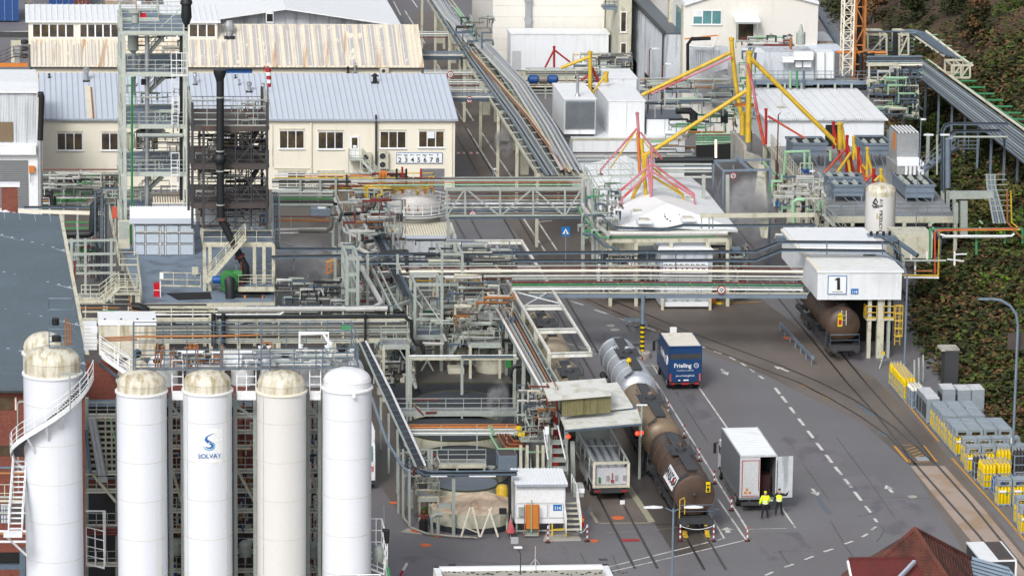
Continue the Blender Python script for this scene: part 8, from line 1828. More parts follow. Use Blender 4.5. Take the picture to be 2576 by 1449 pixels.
mast('pink mast with four kneed legs standing on the white roof','pink',[([(1640,379),(1640,440),(1638,500)],.12),([(1640,412),(1549,490),(1549,520)],.1),([(1641,428),(1566,499),(1563,526)],.11),([(1640,412),(1746,489),(1748,523)],.1),([(1640,432),(1745,494)],.09),([(1628,400),(1639,500)],.13)],H+6,foot=((1549,522),(1563,528),(1748,524),(1638,506)))
t=T('roof_platform','pale steel frames and stairs on the left of the white many-sided roof','steel frame');b=690
for a_,c_ in(((1520,392),(1548,420)),((1540,388),(1600,430)),((1555,405),(1615,455)),((1475,450),(1540,440)),((1492,418),(1530,470)),((1510,400),(1560,480))):k=t.p('rail','pale_green');k.bar(W(*a_,b),W(*c_,b),.06);k.bar(W(*a_,b)-UP*.5,W(*c_,b)-UP*.5,.05)
stairs_(t,(1505,500),(1478,455),b,w=.9);k=t.p('railing','galv');k.rail([W(1470,445,b),W(1592,443,b)],1.1,1.0,.03,2);k.rail([W(1536,478,b),W(1588,478,b)],1.1,1,.03,2)
for y in(478,502):t.p('bar','pale_green').bar(W(1590 if y==502 else 1640,y,H),W(1725 if y==502 else 1695,y,H),.08)
for x in(1597,1627,1698):t.p('post','pale_green').bar(W(x,503,H),W(x,460,H),.08)
# front of the hall
t=T('hall_pipe_bridge','galvanised pipe and cable bridge wrapping the front of the white-roofed hall','pipe bridge');b=770
tray(t,[(1515,545),(1545,573),(1664,577),(1680,576),(1720,567),(1855,568),(2050,566)],b=b,w=.5,d=V)
zpipe(t,'insul',.2,[(1465,455),(1465,505),(1468,522),(1500,565),(1530,590)],6.2,n=10);zpipe(t,'insul',.2,[(1480,455),(1482,508),(1486,524),(1520,570)],6.2,n=10)
pipe(t,'insul',.26,[(1530,588),(1830,586)],b,n=10)
for o,m_ in((0,'green_pipe'),(4,'mint')):zpipe(t,m_,.06,[(1453+o,520),(1458+o,535),(1508+o,597),(1528+o,599)],6.0);
pipe(t,'green_pipe',.08,[(1520,598),(1800,595),(1802,583)],b);k=t.p('beam','cream_steel');k.bar(W(1525,606,b),W(1830,604,b),.3,.3);k=t.p('top_beam','cream_steel');k.bar(W(1762,543,b),W(2052,541,b),.25,.35)
for x in(1535,1600,1688,1780,1830):t.p('column','cream_steel').bar(Z(x,b),W(x,604,b),.28)
for x in(1765,1784,1793):t.p('post','galv').bar(W(x,575,b),W(x,545,b),.1)
for x,y0,y1 in((1492,480,660),(1503,480,660)):pipe(t,'galv',.16,[(x,y1),(x,y0)],750,'riser',8)
clutter(t,1455,1560,460,600,740,765,50,121,('galv','insul','dirty_pipe','green_pipe','tray','galv'),(.04,.1),1)
pipe(t,'tray',.1,[(1465,588),(1495,592),(1520,618),(1545,624),(1560,640)],790,'blue_conduit',8)
t=T('hall_forebuilding','small glazed front building with silos below the white-roofed hall','building');b=775
front(t.p('wall','grey_sheet'),1660,1790,632,768,b,4);k=t.p('roof','white');q=W(1652,634,b);w_=(W(1800,634,b)-q).dot(U);k.slab([q-V*.3,q+U*w_-V*.3,q+U*(w_-.6)+V*2+UP*.3,q+U*.6+V*2+UP*.3],UP*.1)
for x0,x1 in((1692,1718),(1722,1750),(1756,1788)):k=t.p('front_panel','door_grey');q=W(x0,753,b-0)-V*.06;k.box(q,U*(W(x1,753,b)-W(x0,753,b)).dot(U),V*.04,UP*1.0)
t.p('base_frame','white').ub(W(1664,770,b+2)-V*.2,4.1,.2,.35)
for x0,x1,y0,y1,m_ in((1518,1560,632,700,'white'),(1582,1606,645,727,'white'),(1500,1518,655,690,'white')):
 r=(x1-x0)/2/S(b-60);c=W((x0+x1)/2,y1,b-60);t.p('silo',m_,smooth=True).lathe(c,[(r*.5,-1),(r,0),(r,(W(x0,y0,b-60)-W(x0,y1,b-60)).z),(r*.6,(W(x0,y0,b-60)-W(x0,y1,b-60)).z+.3)],24)
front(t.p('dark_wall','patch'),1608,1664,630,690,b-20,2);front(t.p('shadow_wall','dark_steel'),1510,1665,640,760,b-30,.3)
clutter(t,1790,1880,620,735,740,765,60,131,('cream_steel','insul','dirty_pipe','galv','red_pipe','dark_steel'),(.05,.12),1);clutter(t,1500,1660,640,735,745,772,50,132,('cream_steel','insul','dirty_pipe','galv','dark_steel'),(.05,.12),1)
for x in(1666,1786):t.p('column','cream_steel').bar(Z(x,b+5),W(x,690,b+5),.22)
k=t.p('base_block','cream');k.ub(W(1730,650,760),.1,.1,.1)
t.p('low_roof','patch').slab([Z(1665,605,3.4),Z(1790,603,3.4),Z(1800,630,3.4),Z(1690,632,3.4)],UP*.05)
t=T('number_board','white board with arrows above the numbers 1 to 8 behind the cable ladders','sign');b2_=b+4;q=W(1693,688,b2_)-V*.2;wB=(W(1811,688,b2_)-W(1693,688,b2_)).dot(U);hB=(W(1693,653,b2_)-W(1693,688,b2_)).z
q=W(1665,688,b2_)-V*.2;wB=(W(1782,688,b2_)-W(1665,688,b2_)).dot(U);t.p('border','letter_blue').box(q,U*wB,V*.05,UP*hB);t.p('board','letter_white').box(q+U*.05+UP*.05-V*.02,U*(wB-.1),V*.04,UP*(hB-.1))
for i in range(8):
 c=q+U*(.25+i*.45)-V*.03;t.text(str(i+1),c+UP*.3,.5,'letter_black',bold=.012,name='number');s_=-1 if i==0 else 1;k=t.p('arrow','letter_black');k.box(c+UP*.78-U*.15,U*.3,-V*.01,UP*.05);k.slab([c+UP*.8-U*.2*s_,c+UP*.74-U*.08*s_,c+UP*.87-U*.08*s_],-V*.01)
for x,m_ in((1488,'yellow'),):pass
t=T('fuel_dispenser','yellow box and round cap on the ground by the hall forebuilding','dispenser');t.p('box','orange').ub(Z(1783,764),.6,.5,.7);t.p('cap','yellow_cyl').lathe(Z(1808,764),[(.35,0),(.3,.12)],14)
# ================================================================== raised deck on the right
t=T('raised_deck','wide raised concrete deck with cream edge beam carrying coolers and masts','platform');D1,D2=(2085,560),(2408,562)
pts=[Z(1925,350,DZ),Z(2250,350,DZ),Z(2405,545,DZ),Z(2080,545,DZ)];k=t.p('slab','deck_grey');k.slab([p-UP*.01 for p in pts],-UP*.4)
k=t.p('edge_beam','cream_steel');k.bar(pts[3]-UP*.25,pts[2]-UP*.25,.3,.55);k.bar(pts[0]-UP*.25,pts[3]-UP*.25,.3,.5);k=t.p('railing','cream_steel');k.rail([pts[0],pts[3]],1.15,1.3,.035,3);k=t.p('railing','blue_steel');k.rail([pts[3],pts[2]],1.15,1.3,.035,3)
for i in range(8):q=pts[0].lerp(pts[3],i/7);t.p('column','cream_steel').bar(Vector((q.x,q.y,0)),q-UP*.4,.4)
for i in range(6):q=pts[3].lerp(pts[2],i/5);t.p('column','cream_steel').bar(Vector((q.x,q.y,0)),q-UP*.4,.3)
k=t.p('retaining_wall','rust_dark');A_,C_=Z(1935,440,0),Z(2080,640,0);k.slab([A_+U*2,C_+U*2,C_+U*2+UP*4.3,A_+U*2+UP*4.3],U*.3);k=t.p('wall_coping','cream_steel');k.bar(A_+U*1.6+UP*2.8,C_+U*1.6+UP*2.8,.5,.12)
stairs_(t,(2150,620),(2075,545),730,w=1.0);zpipe(t,'mint',.13,[(1905,392),(1940,430),(1976,452)],4);pipe(t,'mint',.14,[(1972,445),(1976,383),(2036,381),(2038,395)],600,n=8)
for a_,c_ in(((2024,381),(2024,425)),((2037,395),(2037,425)),((2089,378),(2089,405))):pipe(t,'mint',.12,[a_,c_],602)
pipe(t,'green',.1,[(1958,467),(1936,468),(1936,495),(1946,496)],690);pipe(t,'mint',.18,[(1995,560),(1996,508),(2005,502),(2024,502)],730,n=8)
for x in(2020,2035):t.p('pump','blue_box',smooth=True).lathe(W(x,431,588),[(.05,-.35),(.22,-.3),(.28,0),(.22,.3),(.05,.35)],12,NV)
k=t.p('pump_frame','cream');k.bar(W(2013,411,590),W(2044,411,590),.1);k.bar(W(2013,411,590),W(2013,437,590),.08);k.bar(W(2044,411,590),W(2044,437,590),.08)
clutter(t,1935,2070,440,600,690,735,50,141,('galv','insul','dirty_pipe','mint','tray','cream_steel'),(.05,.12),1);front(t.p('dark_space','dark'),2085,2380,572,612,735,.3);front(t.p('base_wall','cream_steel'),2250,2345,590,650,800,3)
k=t.p('blue_sign','sign_blue');k.box(W(1949,520,700),U*.3,V*.05,UP*.5)
for x,y in((2150,597),(2300,600),(2060,600)):t.p('machine','galv').ub(W(x,y,745),1.6,1,.5)
def cooler(x0,x1,y0,y1,fy,back,label,b):
 t=T('air_cooler',label,'air cooler','fan air coolers on the raised deck');p=W(x0,y1,b);w_=(W(x1,y1,b)-p).dot(U);h=(W(x0,y0,b)-p).z;d=run_to(p+UP*h,0,back);k=t.p('casing','blue_steel');k.ub(p,w_,d,h);k.box(p-U*.08-V*.08+UP*(h*.45),U*(w_+.16),V*.08,UP*.12)
 k.box(p-U*.1-V*.1+UP*h,U*(w_+.2),V*.12,UP*.2);k.box(p-U*.1-V*.1+UP*h,U*.12,V*(d+.2),UP*.2);k.box(p+U*w_-V*.1+UP*h,U*.12,V*(d+.2),UP*.2);k.box(p-U*.1+V*d+UP*h,U*(w_+.2),V*.12,UP*.2)
 t.p('inner','dark').box(p+UP*(h+.01),U*w_,V*d,UP*.02)
 n_=max(3,int(w_/.85))
 for r_ in range(max(1,int(d/2.2))):
  for i in range(n_):k=t.p('fan_hood','galv');q=p+U*(w_*(i+.15)/n_)+V*(.3+r_*2.2)+UP*(h+.03);k.add([q,q+U*w_*.45/n_,q+V*1.6+U*w_*.45/n_,q+V*1.6,q+UP*.28+U*w_*.3/n_,q+UP*.28+V*1.6+U*w_*.3/n_],[(0,1,4),(1,2,5,4),(3,5,2),(0,4,5,3)])
 for u_ in(.05,w_-.15):
  for v_ in(.05,d-.15):t.p('leg','blue_steel').bar(p+U*u_+V*v_,p+U*u_+V*v_-UP*(p.z-DZ),.12)
 for u_ in(w_*.3,w_*.6):t.p('brace','blue_steel').bar(p+U*u_+V*.2,p+U*(u_+.6)+V*.2-UP*(p.z-DZ),.08)
cooler(1993,2080,365,392,0,349,'blue-grey cooler at the back left of the raised deck',560);cooler(2172,2240,366,388,0,346,'blue-grey cooler at the back right of the raised deck',560)
cooler(2082,2166,450,470,0,440,'front left cooler, the rear one of the close pair',636);cooler(2098,2172,470,494,0,460,'front left cooler, the nearer one of the close pair',650);cooler(2278,2350,470,498,0,438,'large cooler right of the cylindrical white tank',650)
t=T('duct_tower','tall grey metal duct tower with a sloping inlet on the right of the deck','duct');b=610
p,w_,h=front(t.p('upper_duct','alu'),2255,2310,336,412,b,3.4);k=t.p('top_grille','dark_steel');k.ub(p+UP*(h+.01),w_,3.4,.02)
for i in range(6):t.p('grille_blade','frame').box(p+UP*(h+.03)+U*(.1+i*w_/6),U*.14,V*3.3,UP*.1)
p2,w2,h2=front(t.p('lower_duct','alu'),2238+18,2330,418,440,b+10,3.6);t.p('inlet_roof','white_sheet').slab([p2+UP*h2-V*.1,p2+U*w2+UP*h2-V*.1,W(2310,398,b),W(2256,398,b)],UP*.08);t.p('side_duct','alu').box(Vector((p.x,p.y,DZ))-U*.05,V*4,U*.9,UP*2.0)
for i in range(5):t.p('louvre','frame').box(W(2276+i*10.5,440,b+11)-V*.05,U*.22,V*.04,UP*.75)
t.p('yellow_stain','orange').box(Vector((p.x,p.y,p.z+1.1))-U*.02+V*.6,V*1.1,U*.02,UP*1.5)
# cluster of orange and yellow posts
def q1(*p):return Q1(*p)
for i,(l,m,sg)in enumerate([('farthest','red',[([(870,0),(872,300)],),([(875,90),(990,580)],.14,'orange_red'),([(780,320),(850,350)],.1,'orange_red')]),('second','red',[([(1025,155),(1018,585)],),([(1030,260),(1100,575)],.14,'orange_red'),([(1010,300),(750,590)],.12,'orange_red')]),('third','red',[([(1155,290),(1153,600)],),([(1160,370),(1240,660)],.14,'orange_red')]),('nearest','red',[([(1330,540),(1328,690)],),([(1312,590),(1240,670)],.12,'orange_red'),([(1335,580),(1370,640)],.1,'red')]),
('farthest','yellow',[([(945,10),(945,310)],.25),([(965,50),(1000,300)],.16),([(860,200),(895,260)],.12)]),('second','yellow',[([(1100,165),(1100,420)],),([(1105,250),(1185,575)],.15),([(1070,340),(890,600)],.13),([(1040,430),(1060,600)],.14)]),('third','yellow',[([(1258,295),(1252,620)],),([(1262,370),(1310,575)],.13),([(1200,480),(1240,540)],.1)]),('nearest','yellow',[([(1415,540),(1412,690)],),([(1420,600),(1462,680)],.11),([(1400,610),(1340,670)],.11)])]):
 mast('%s %s post with slanting struts in the cluster behind the white cylindrical tank'%(l,m),m,[(q1(*s_[0]),)+tuple(s_[1:]or(.13,))for s_ in sg],545+28*(i%4)+(4 if m=='yellow' else 0))
t=T('gas_tank','white upright cylindrical tank with black vertical lettering and a stained domed top','storage tank');b=760;c=Z(2207,b);r=39/S(b);zt_=W(2207,478,b).z
k=t.p('shell','tank_cream',smooth=True);k.lathe(c,[(r,0),(r,zt_)],40);k=t.p('dome','dome_dirty',smooth=True);k.lathe(c,[(r,zt_)]+[(r*math.cos(a),zt_+.62*math.sin(a))for a in[i*math.pi/16 for i in range(1,8)]]+[(.02,zt_+.63)],40);k=t.p('pipe','white');q=W(2219,480,b)-V*(r+.05);k.tube([q+UP*.4,q+UP*.3-UP*2.2],.08,7)
k=t.p('stain','dome_dirty',smooth=True)
for a0_,a1_,z0_,z1_ in((-1.35,-1.0,zt_-3.9,zt_-3.2),(-1.9,-1.7,zt_-2.2,zt_-1.7),(-2.6,-.6,zt_-.35,zt_)):
 aa=[a0_+(a1_-a0_)*i/10 for i in range(11)];k.add([c+Vector((math.cos(a)*(r+.006),math.sin(a)*(r+.006),z_))for z_ in(z0_,z1_)for a in aa],[(i,i+1,i+12,i+11)for i in range(10)])
 # vertical lettering follows the shell
for i,ch in enumerate('AIR PRODUCTS'):
 z_=W(2211,496,b).z-i*.233;t.text(ch,c+Vector((-.06,-r-.012,z_)),.36,'letter_black',right=Vector((0,0,-1)),up=Vector((1,0,0)),bold=.02,name='letter')if ch!=' ' else None
k=t.p('logo_mark','letter_black');q=c+Vector((-.45,-r+.04,W(2190,505,b).z))
for u0,z0,u1,z1_ in((-.28,.1,-.05,.5),(-.35,-.1,-.2,-.28),(-.2,-.28,.35,-.28),(-.3,.05,.05,.02),(-.02,.35,.1,.1),(-.12,-.12,.3,-.14)):k.bar(q+Vector((u0,0,z0)),q+Vector((u1,0,z1_)),.05,.09)
# plant behind
t=T('upper_plant','grey sheet clad plant units with white lean-to roofs on the steel level top right','plant unit');b=420
p,w_,h=front(t.p('casing','grey_sheet'),1892,2048,134,208,b,4);t.p('roof','white_sheet').slab([Z(1862,125,p.z+h),Z(1912,123,p.z+h),Z(1925,134,p.z+h),Z(1880,134,p.z+h)],UP*.08);t.p('roof','grey_sheet').slab([p+UP*h,p+U*w_*.7+UP*h,W(2000,122,b-30)+UP*.1,W(1912,122,b-30)+UP*.1],UP*.08)
for(x0,x1,y0,x2,x3,y2,m_)in((1952,2073,83,2000,2103,105,'white'),(2012,2105,114,2048,2122,130,'seam_roof')):k=t.p('lean_to_roof',m_);k.slab([Z(x0,y0,9),Z(x1,y0,9),Z(x3,y2,8.6),Z(x2,y2,8.6)],UP*.12)
k=t.p('rust_fascia','rust_roof');k.bar(Z(2000,107,8.5),Z(2103,107,8.5),.1,.35);k.sub('rust_spots','red_pipe').bar(Z(2005,107,8.5)-V*.07,Z(2060,107,8.5)-V*.07,.05,.2)
for a_ in((1998,2046,132,152),(1969,1997,146,158)):front(t.p('hood','white'),a_[0],a_[1],a_[2],a_[3],b+6,.8)
for x0,x1 in((2001,2017),(2021,2041)):front(t.p('window','frame'),x0,x1,156,170,b+3,.2)
front(t.p('glazed_wall','white_sheet'),2052,2098,133,199,b+2,2)
for x in(2052,2075,2098):t.p('mullion','galv').bar(W(x,199,b+3),W(x,133,b+3),.08)
p,q=deck(t,1890,2190,208,b+8,3,'deck_grey','blue_steel',k=3,rows='f')
for i in range(8):x=1890+i*42;t.p('column','galv').bar(Z(x,b+8),W(x,210,b+8),.2)
t.p('red_flue','copper').tube([W(1989,125,b),W(1990,98,b)],.15,8);t.p('vessel','galv',smooth=True).lathe(W(2014,112,b),[(.45,0),(.45,1.1),(.2,1.3),(.1,1.9)],14)
for x,m_ in((2005,'green_pipe'),(2022,'tray'),(1988,'mint')):pipe(t,m_,.12,[(x,222),(x,178)],b+10)
clutter(t,1860,2190,205,226,425,400,60,151,('dark_steel','insul','dirty_pipe','galv','tray','black'),(.05,.14),.8);clutter(t,1850,1990,92,122,390,370,24,152,('galv','insul','red_pipe','dark_steel','mint'),(.05,.12),.9)
clutter(t,1846,1900,120,300,440,540,34,153,('galv','insul','green_pipe','tray','pale_green'),(.05,.1),1.2)
def lattice(label,x0,x1,y0,y1,b,m,d=1.2,n=7,w=.12):
 t=T('lattice_mast',label,'lattice mast','lattice masts before the hillside');P=[W(x0,y1,b),W(x1,y1,b)];P=P+[q+V*d for q in P[::-1]];h=(W(x0,y0,b)-W(x0,y1,b)).z
 for q in P:t.p('leg',m).bar(q,q+UP*h,w)
 k=t.p('bracing',m)
 for i in range(n):
  for j in range(4):
   a_,c_=P[j],P[(j+1)%4];za,zb_=UP*h*i/n,UP*h*(i+1)/n
   if(i+j)%2:a_,c_=c_,a_
   k.bar(a_+za,c_+zb_,w*.55);k.bar(a_+zb_,c_+zb_,w*.55)
lattice('white steel lattice mast left of the orange one',2119,2144,-30,192,420,'cream',1.3,10);lattice('rusty orange lattice mast with a dark pipe inside',2148,2171,-30,210,420,'rust_orange',1.0,5,.22)
t=T('dark_flue','dark flue pipe inside the orange lattice mast','flue');pipe(t,'black',.4,[(2160,210),(2160,-30)],414,n=12);pipe(t,'orange',.15,[(2105,132),(2160,133),(2230,133)],418,'cross_pipe')
pipe(t,'black',.18,[(2166,210),(2167,135),(2182,135)],424,'elbow',8);pipe(t,'black',.18,[(2180,185),(2182,138),(2200,137)],424,'elbow',8)
# truss frames and the pipe bundle on the hill
t=T('hill_truss','cream steel truss frames carrying blue cable ladders round the corner of the hill','truss bridge')
def box_truss(x0,x1,y0,y1,b,d,n,m='cream_steel'):
 k=t.p('truss',m)
 for o in(0,d):
  for y in(y0,y1):k.bar(W(x0,y,b)+V*o,W(x1,y,b)+V*o,.2)
 for i in range(n+1):
  x=x0+(x1-x0)*i/n;t.p('vertical',m).bar(W(x,y0,b),W(x,y1,b),.18);t.p('vertical',m).bar(W(x,y0,b)+V*d,W(x,y1,b)+V*d,.18);k.bar(W(x,y0,b),W(x,y0,b)+V*d,.15)
  if i<n:t.p('diagonal',m).bar(W(x,y1,b),W(x+(x1-x0)/n,y0,b),.14)
box_truss(2183,2230,88,140,395,3,1);box_truss(2262,2285,88,140,395,3,1);box_truss(2186,2258,162,228,430,3,1);box_truss(2394,2440,165,196,400,3,2)
for y in(80,97,108,118,128):t.p('cable_line','tray').bar(W(2190,y,392),W(2300,y,392),.12)
t.p('black_panel','black').box(W(2245,140,393),U*.6,V*.2,UP*2.3)
for i in range(7):x=2265+i*19;t.p('bracket','cream_steel').bar(Z(2285+i*15,92+i*8,9),Z(2285+i*15,92+i*8,6.6),.14)
zb=9
for i in range(4):zpipe(t,'tray',.13,[(2250,79+i*1.5),(2300+i*8,79+i*2),(2380+i*9,138+i*3)],zb,'cable_ladder',5)
zpipe(t,'cream',.13,[(2295,87),(2375,142)],8.6,'edge_beam');zpipe(t,'cream',.13,[(2330,80),(2412,142),(2446,165)],9,'edge_beam')
for i in range(6):t.p('lamp_bracket','mint').bar(Z(2340+i*18,88+i*14,9.2),Z(2358+i*18,88+i*14,9.2),.08)
for y,m_ in((144,'tray'),(149,'dark_steel'),(154,'tray'),(160,'galv'),(165,'cream'),(178,'tray'),(184,'tray'),(196,'galv'),(212,'tray'),(226,'cream_steel')):pipe(t,m_,.12,[(2180 if y>150 else 2180,y),(2320 if y<200 else 2290,y-1)],425,'line')
clutter(t,2180,2310,165,300,420,440,80,161,('galv','tray','cream_steel','insul','tray','dark_steel','mint'),(.05,.12),1)
for x,y in((2268,230),(2330,300),(2190,300),(2230,290)):t.p('column','galv').bar(Z(x,y+180),Z(x,y+180)+UP*5.5,.3)
for x,y0,y1 in((2335-69,177,262),(2280,200,250),(2297,205,255)):tray(t,[(x,y0),(x,y1)],b=435,w=.6,d=U)
t=T('hill_pipe_bundle','broad bundle of blue-grey cable ladders and pipes descending along the hill','pipe bridge');zb=8.0
n_=22
for i in range(n_):
 f=i/(n_-1);a_,c_=(2314+f*8,150+f*54),(2640+f*4,384+f*84);e_=Z(a_[0]-42+f*30,a_[1]+6,zb);k=t.p('cable_ladder' if i%2 else 'pipe',('tray','dark_steel','galv','black','blue_steel')[i%5],smooth=True);k.tube([e_,Z(*a_,zb),Z(*c_,zb)],.09 if i%2==0 else .06,5)
for i in range(5):f=i/5;k=t.p('dark_underlay','black');k.slab([Z(2316+f*8,156+f*50,zb-.12),Z(2319+f*8,160+f*50,zb-.12),Z(2644+f*4,398+f*78,zb-.12),Z(2640+f*4,390+f*78,zb-.12)],-UP*.05)
zpipe(t,'rust_roof',.12,[(2335,152),(2640,372)],zb+.4,'edge_pipe');zpipe(t,'green_pipe',.09,[(2330,150),(2640,362)],zb+.4,'edge_pipe')
for i in range(11):k=t.p('bracket','green_pipe');x,y=2392+i*22.5,188+i*16;k.bar(Z(x,y,zb+.3),Z(x+42,y,zb+.3),.1,.14)
for i in range(9):q=Z(2330+i*33,192+i*27,zb);t.p('support','blue_steel').bar(q,q-UP*7,.2)
t=T('pipe_portal','rounded blue-grey cable ladder portal with a thick pipe in front of the hill','portal');b=640
tray(t,[(2371,480),(2371,330),(2377,317),(2390,312),(2536,312)],b=b,w=.8,d=V);tray(t,[(2386,350),(2392,336),(2402,331),(2515,329),(2526,340),(2528,372)],b=b-5,w=.8,d=V);pipe(t,'blue_steel',.28,[(2384,472),(2384,350),(2396,348)],b,n=10);pipe(t,'galv',.1,[(2396,345),(2535,345)],b)
for x in(2371,2384,2400):t.p('base_post','galv').bar(Z(x,b),W(x,480,b),.3)
t=T('hill_stair','blue-grey stair with railings climbing the hill beside the portal','stairs');b=640;k=t.p('flight','blue_steel');k.stairs(W(2325,432,b),W(2410,372,b-20),1.2,V);k=t.p('landing','blue_steel');k.rail([W(2410,376,b-20),W(2462,376,b-20)],1.1,1,.04,3)
t=T('green_pipe_portal','green steel portal with orange, white and grey pipes bending down the slope','portal');b=800
k=t.p('beam','green_pipe');k.bar(W(2337,577,b),W(2572,576,b),.12,.2)
for x,y in((2339,653),(2456,640),(2527,612),(2572,612)):t.p('leg','green_pipe').bar(W(x,577,b),W(x,y,b),.16)
for m_,r_,pts in(('orange_red',.08,[(2352,690),(2352,583),(2360,579),(2560,576)]),('yellow',.07,[(2270,692),(2360,694),(2363,583),(2372,580),(2566,578)]),('frame',.09,[(2366,590),(2380,594),(2545,594),(2552,588)]),('galv',.07,[(2370,597),(2530,597)]),('frame',.09,[(2275,698),(2362,699)]),('galv',.1,[(2270,656),(2380,656)]),('copper',.07,[(2300,682),(2345,682)]),('copper',.08,[(2534,480),(2534,560),(2572,600)]),('yellow',.07,[(2543,480),(2545,560),(2560,572)]),('tray',.1,[(2356,580),(2366,606),(2364,640),(2356,652)])):pipe(t,m_,r_,pts,b+3)
for x,y0,y1 in((2292,634,656),(2332,634,656),(2401,633,668),(2302,658,690)):t.p('white_post','frame').bar(W(x,y1,b),W(x,y0,b),.14)
for x,y in((2344,560),(2350,577),(2468,560),(2468,577)):t.p('lamp','mint').bar(W(x-4,y-5,b),W(x+4,y+3,b),.12)
t.p('lamp_arm','frame').bar(W(2401,640,b),W(2432,639,b),.1);t.p('lamp_arm','frame').bar(W(2383,652,b),W(2425,657,b),.1)
k=t.p('cable_ladder','blue_steel')
for i in range(5):zpipe(t,'blue_steel' if i%2 else 'galv',.1,[(2482+i*5,440),(2484+i*5,470),(2500+i*7,560)],7,'ladder_line')
for i in range(8):t.p('arm','galv').bar(W(2476+i*3,440+i*13,760),W(2530+i*2,439+i*13,760),.05)
t=T('grey_gateway','plain grey steel gateway frame on the slope right of the deck','portal');b=700;k=t.p('lintel','galv');k.bar(W(2386,491,b),W(2498,490,b),.6,.6);t.p('leg','galv').bar(W(2424,505,b),W(2424,590,b),.6);t.p('leg','galv').bar(W(2404,510,b),W(2404,560,b),.4)
t=T('lamp_pair','double armed white street lamp right of the duct tower','street lamp');b=700;t.p('pole','galv').bar(W(2357,440,b),W(2357,340,b),.12)
for x in(2337,2378):k=t.p('lamp_head','lamp_white');k.box(W(x-12,342,b),U*.8,V*.25,UP*.12)
for x,b_,yt,l in((2306,620,300,'lamp post with a round white head behind the duct tower'),(2298,760,428,'lamp post with a small white head right of the cylindrical tank'),(2031,640,430,'low lamp with white head at the deck railing')):lamp1(x,b_,yt,l,dx=.05,hl=.25,r=.05)
for x,b_,yt,l,m_ in((1630,330,123,'lamp with flat white head in the alley, farthest','red_pipe'),(1663,360,161,'lamp with flat white head in the alley, middle','red_pipe'),(1698,400,214,'lamp with flat white head in the alley, nearest','red_pipe'),(1951,560,285,'dark red lamp pole before the white-roofed compressor building','red_pipe')):lamp1(x,b_,yt,l,dx=.3,hl=.45,r=.06,m=m_)
t=T('roof_gear','lifting gear and dark machinery at the back corner of the numbered building roof','machinery');q=Z(2185,600,7.3);k=t.p('frame','blue_steel');k.box(q,U*1.9,V*.8,UP*.25);k.bar(q,q+UP*.45,.12);k.bar(q+U*1.8,q+U*1.8+UP*.45,.12);t.p('conduit','tray').tube([q+U*2,q+U*3.6-V*2-UP*1],.2,6)
for i in range(4):t.p('bollard_light','black').lathe(q+U*(.2+i*.5)+UP*.25,[(.12,0),(.12,.3),(.05,.35)],8)
pipe(t,'tray',.1,[(2208,590),(2250,620),(2262,660),(2272,690)],860,'riser');tray(t,[(2255,605),(2262,690)],b=868,w=.5,d=U)
t=T('ruined_pillar','dark concrete pillar with a mossy cap at the foot of the hill','wall');front(t.p('pillar','dark_steel'),2380-6,2409,882,990,985,1.2);t.p('cap','concrete').ub(W(2368,884,985),1.4,1.4,.2)
for x,y0,y1 in((2311,900,960),(2300,905,975),(2322,893,950)):k=solo('fence_post','grey fence post at the foot of the hill, %s'%{2311:'the middle one',2300:'the left and nearest one',2322:'the right and farthest one'}[x],'post','galv');k.bar(Z(x,y1+10),W(x,y0,y1+10),.12)
# ================================================================== vegetation
def cloud(k,c,r,n,q,leaf=.25,flat=.7,tz=.5):
 for i in range(n):
  a,u,s_=q.uniform(0,6.283),q.uniform(-1,1),q.uniform(.45,1)**.5;d=Vector((math.cos(a)*math.sqrt(1-u*u),math.sin(a)*math.sqrt(1-u*u),u*flat))*r*s_
  p=c+d;x=Vector((q.uniform(-1,1),q.uniform(-1,1),q.uniform(-tz,tz))).normalized()*leaf*q.uniform(.6,1.3);y=x.cross(Vector((q.uniform(-2,2)*tz,q.uniform(-2,2)*tz,q.uniform(.3,1)))).normalized()*leaf*q.uniform(.5,1)
  k.quad(p-x,p-y*.6,p+x,p+y)
def hillpt(i,t_):
 j=int(i);f=i-j;k=min(j+1,NF-1);return(fine_[j]+dirs[j]*t_+UP*hz_(t_,j,4)).lerp(fine_[k]+dirs[k]*t_+UP*hz_(t_,k,4),f)
q=random.Random(11);NF=len(fine_)
def leaves(k,n,q,sel,r0=1.0,r1=2.4,leaf=.34,cnt=(22,44),tmax=95,lift=.3):
 for j in range(n):
  near=j%5<2;i,t_=(q.uniform(0,NF*.4),q.uniform(0,1)**1.2*30+.2)if near else(q.uniform(0,NF-1.01),q.uniform(0,1)**1.5*tmax+.3);c=hillpt(i,t_);x_,y_=proj(c)
  if x_>2960 or y_>1600 or x_<1900 or y_<-90 or not sel(c,x_,y_):continue
  cloud(k,c+UP*q.uniform(-.2,lift),q.uniform(r0,r1),q.randint(*cnt),q,leaf,.5,.3)
def nf(c):return math.sin(c.x*.09+c.y*.05)+math.sin(c.x*.031-c.y*.07+2)
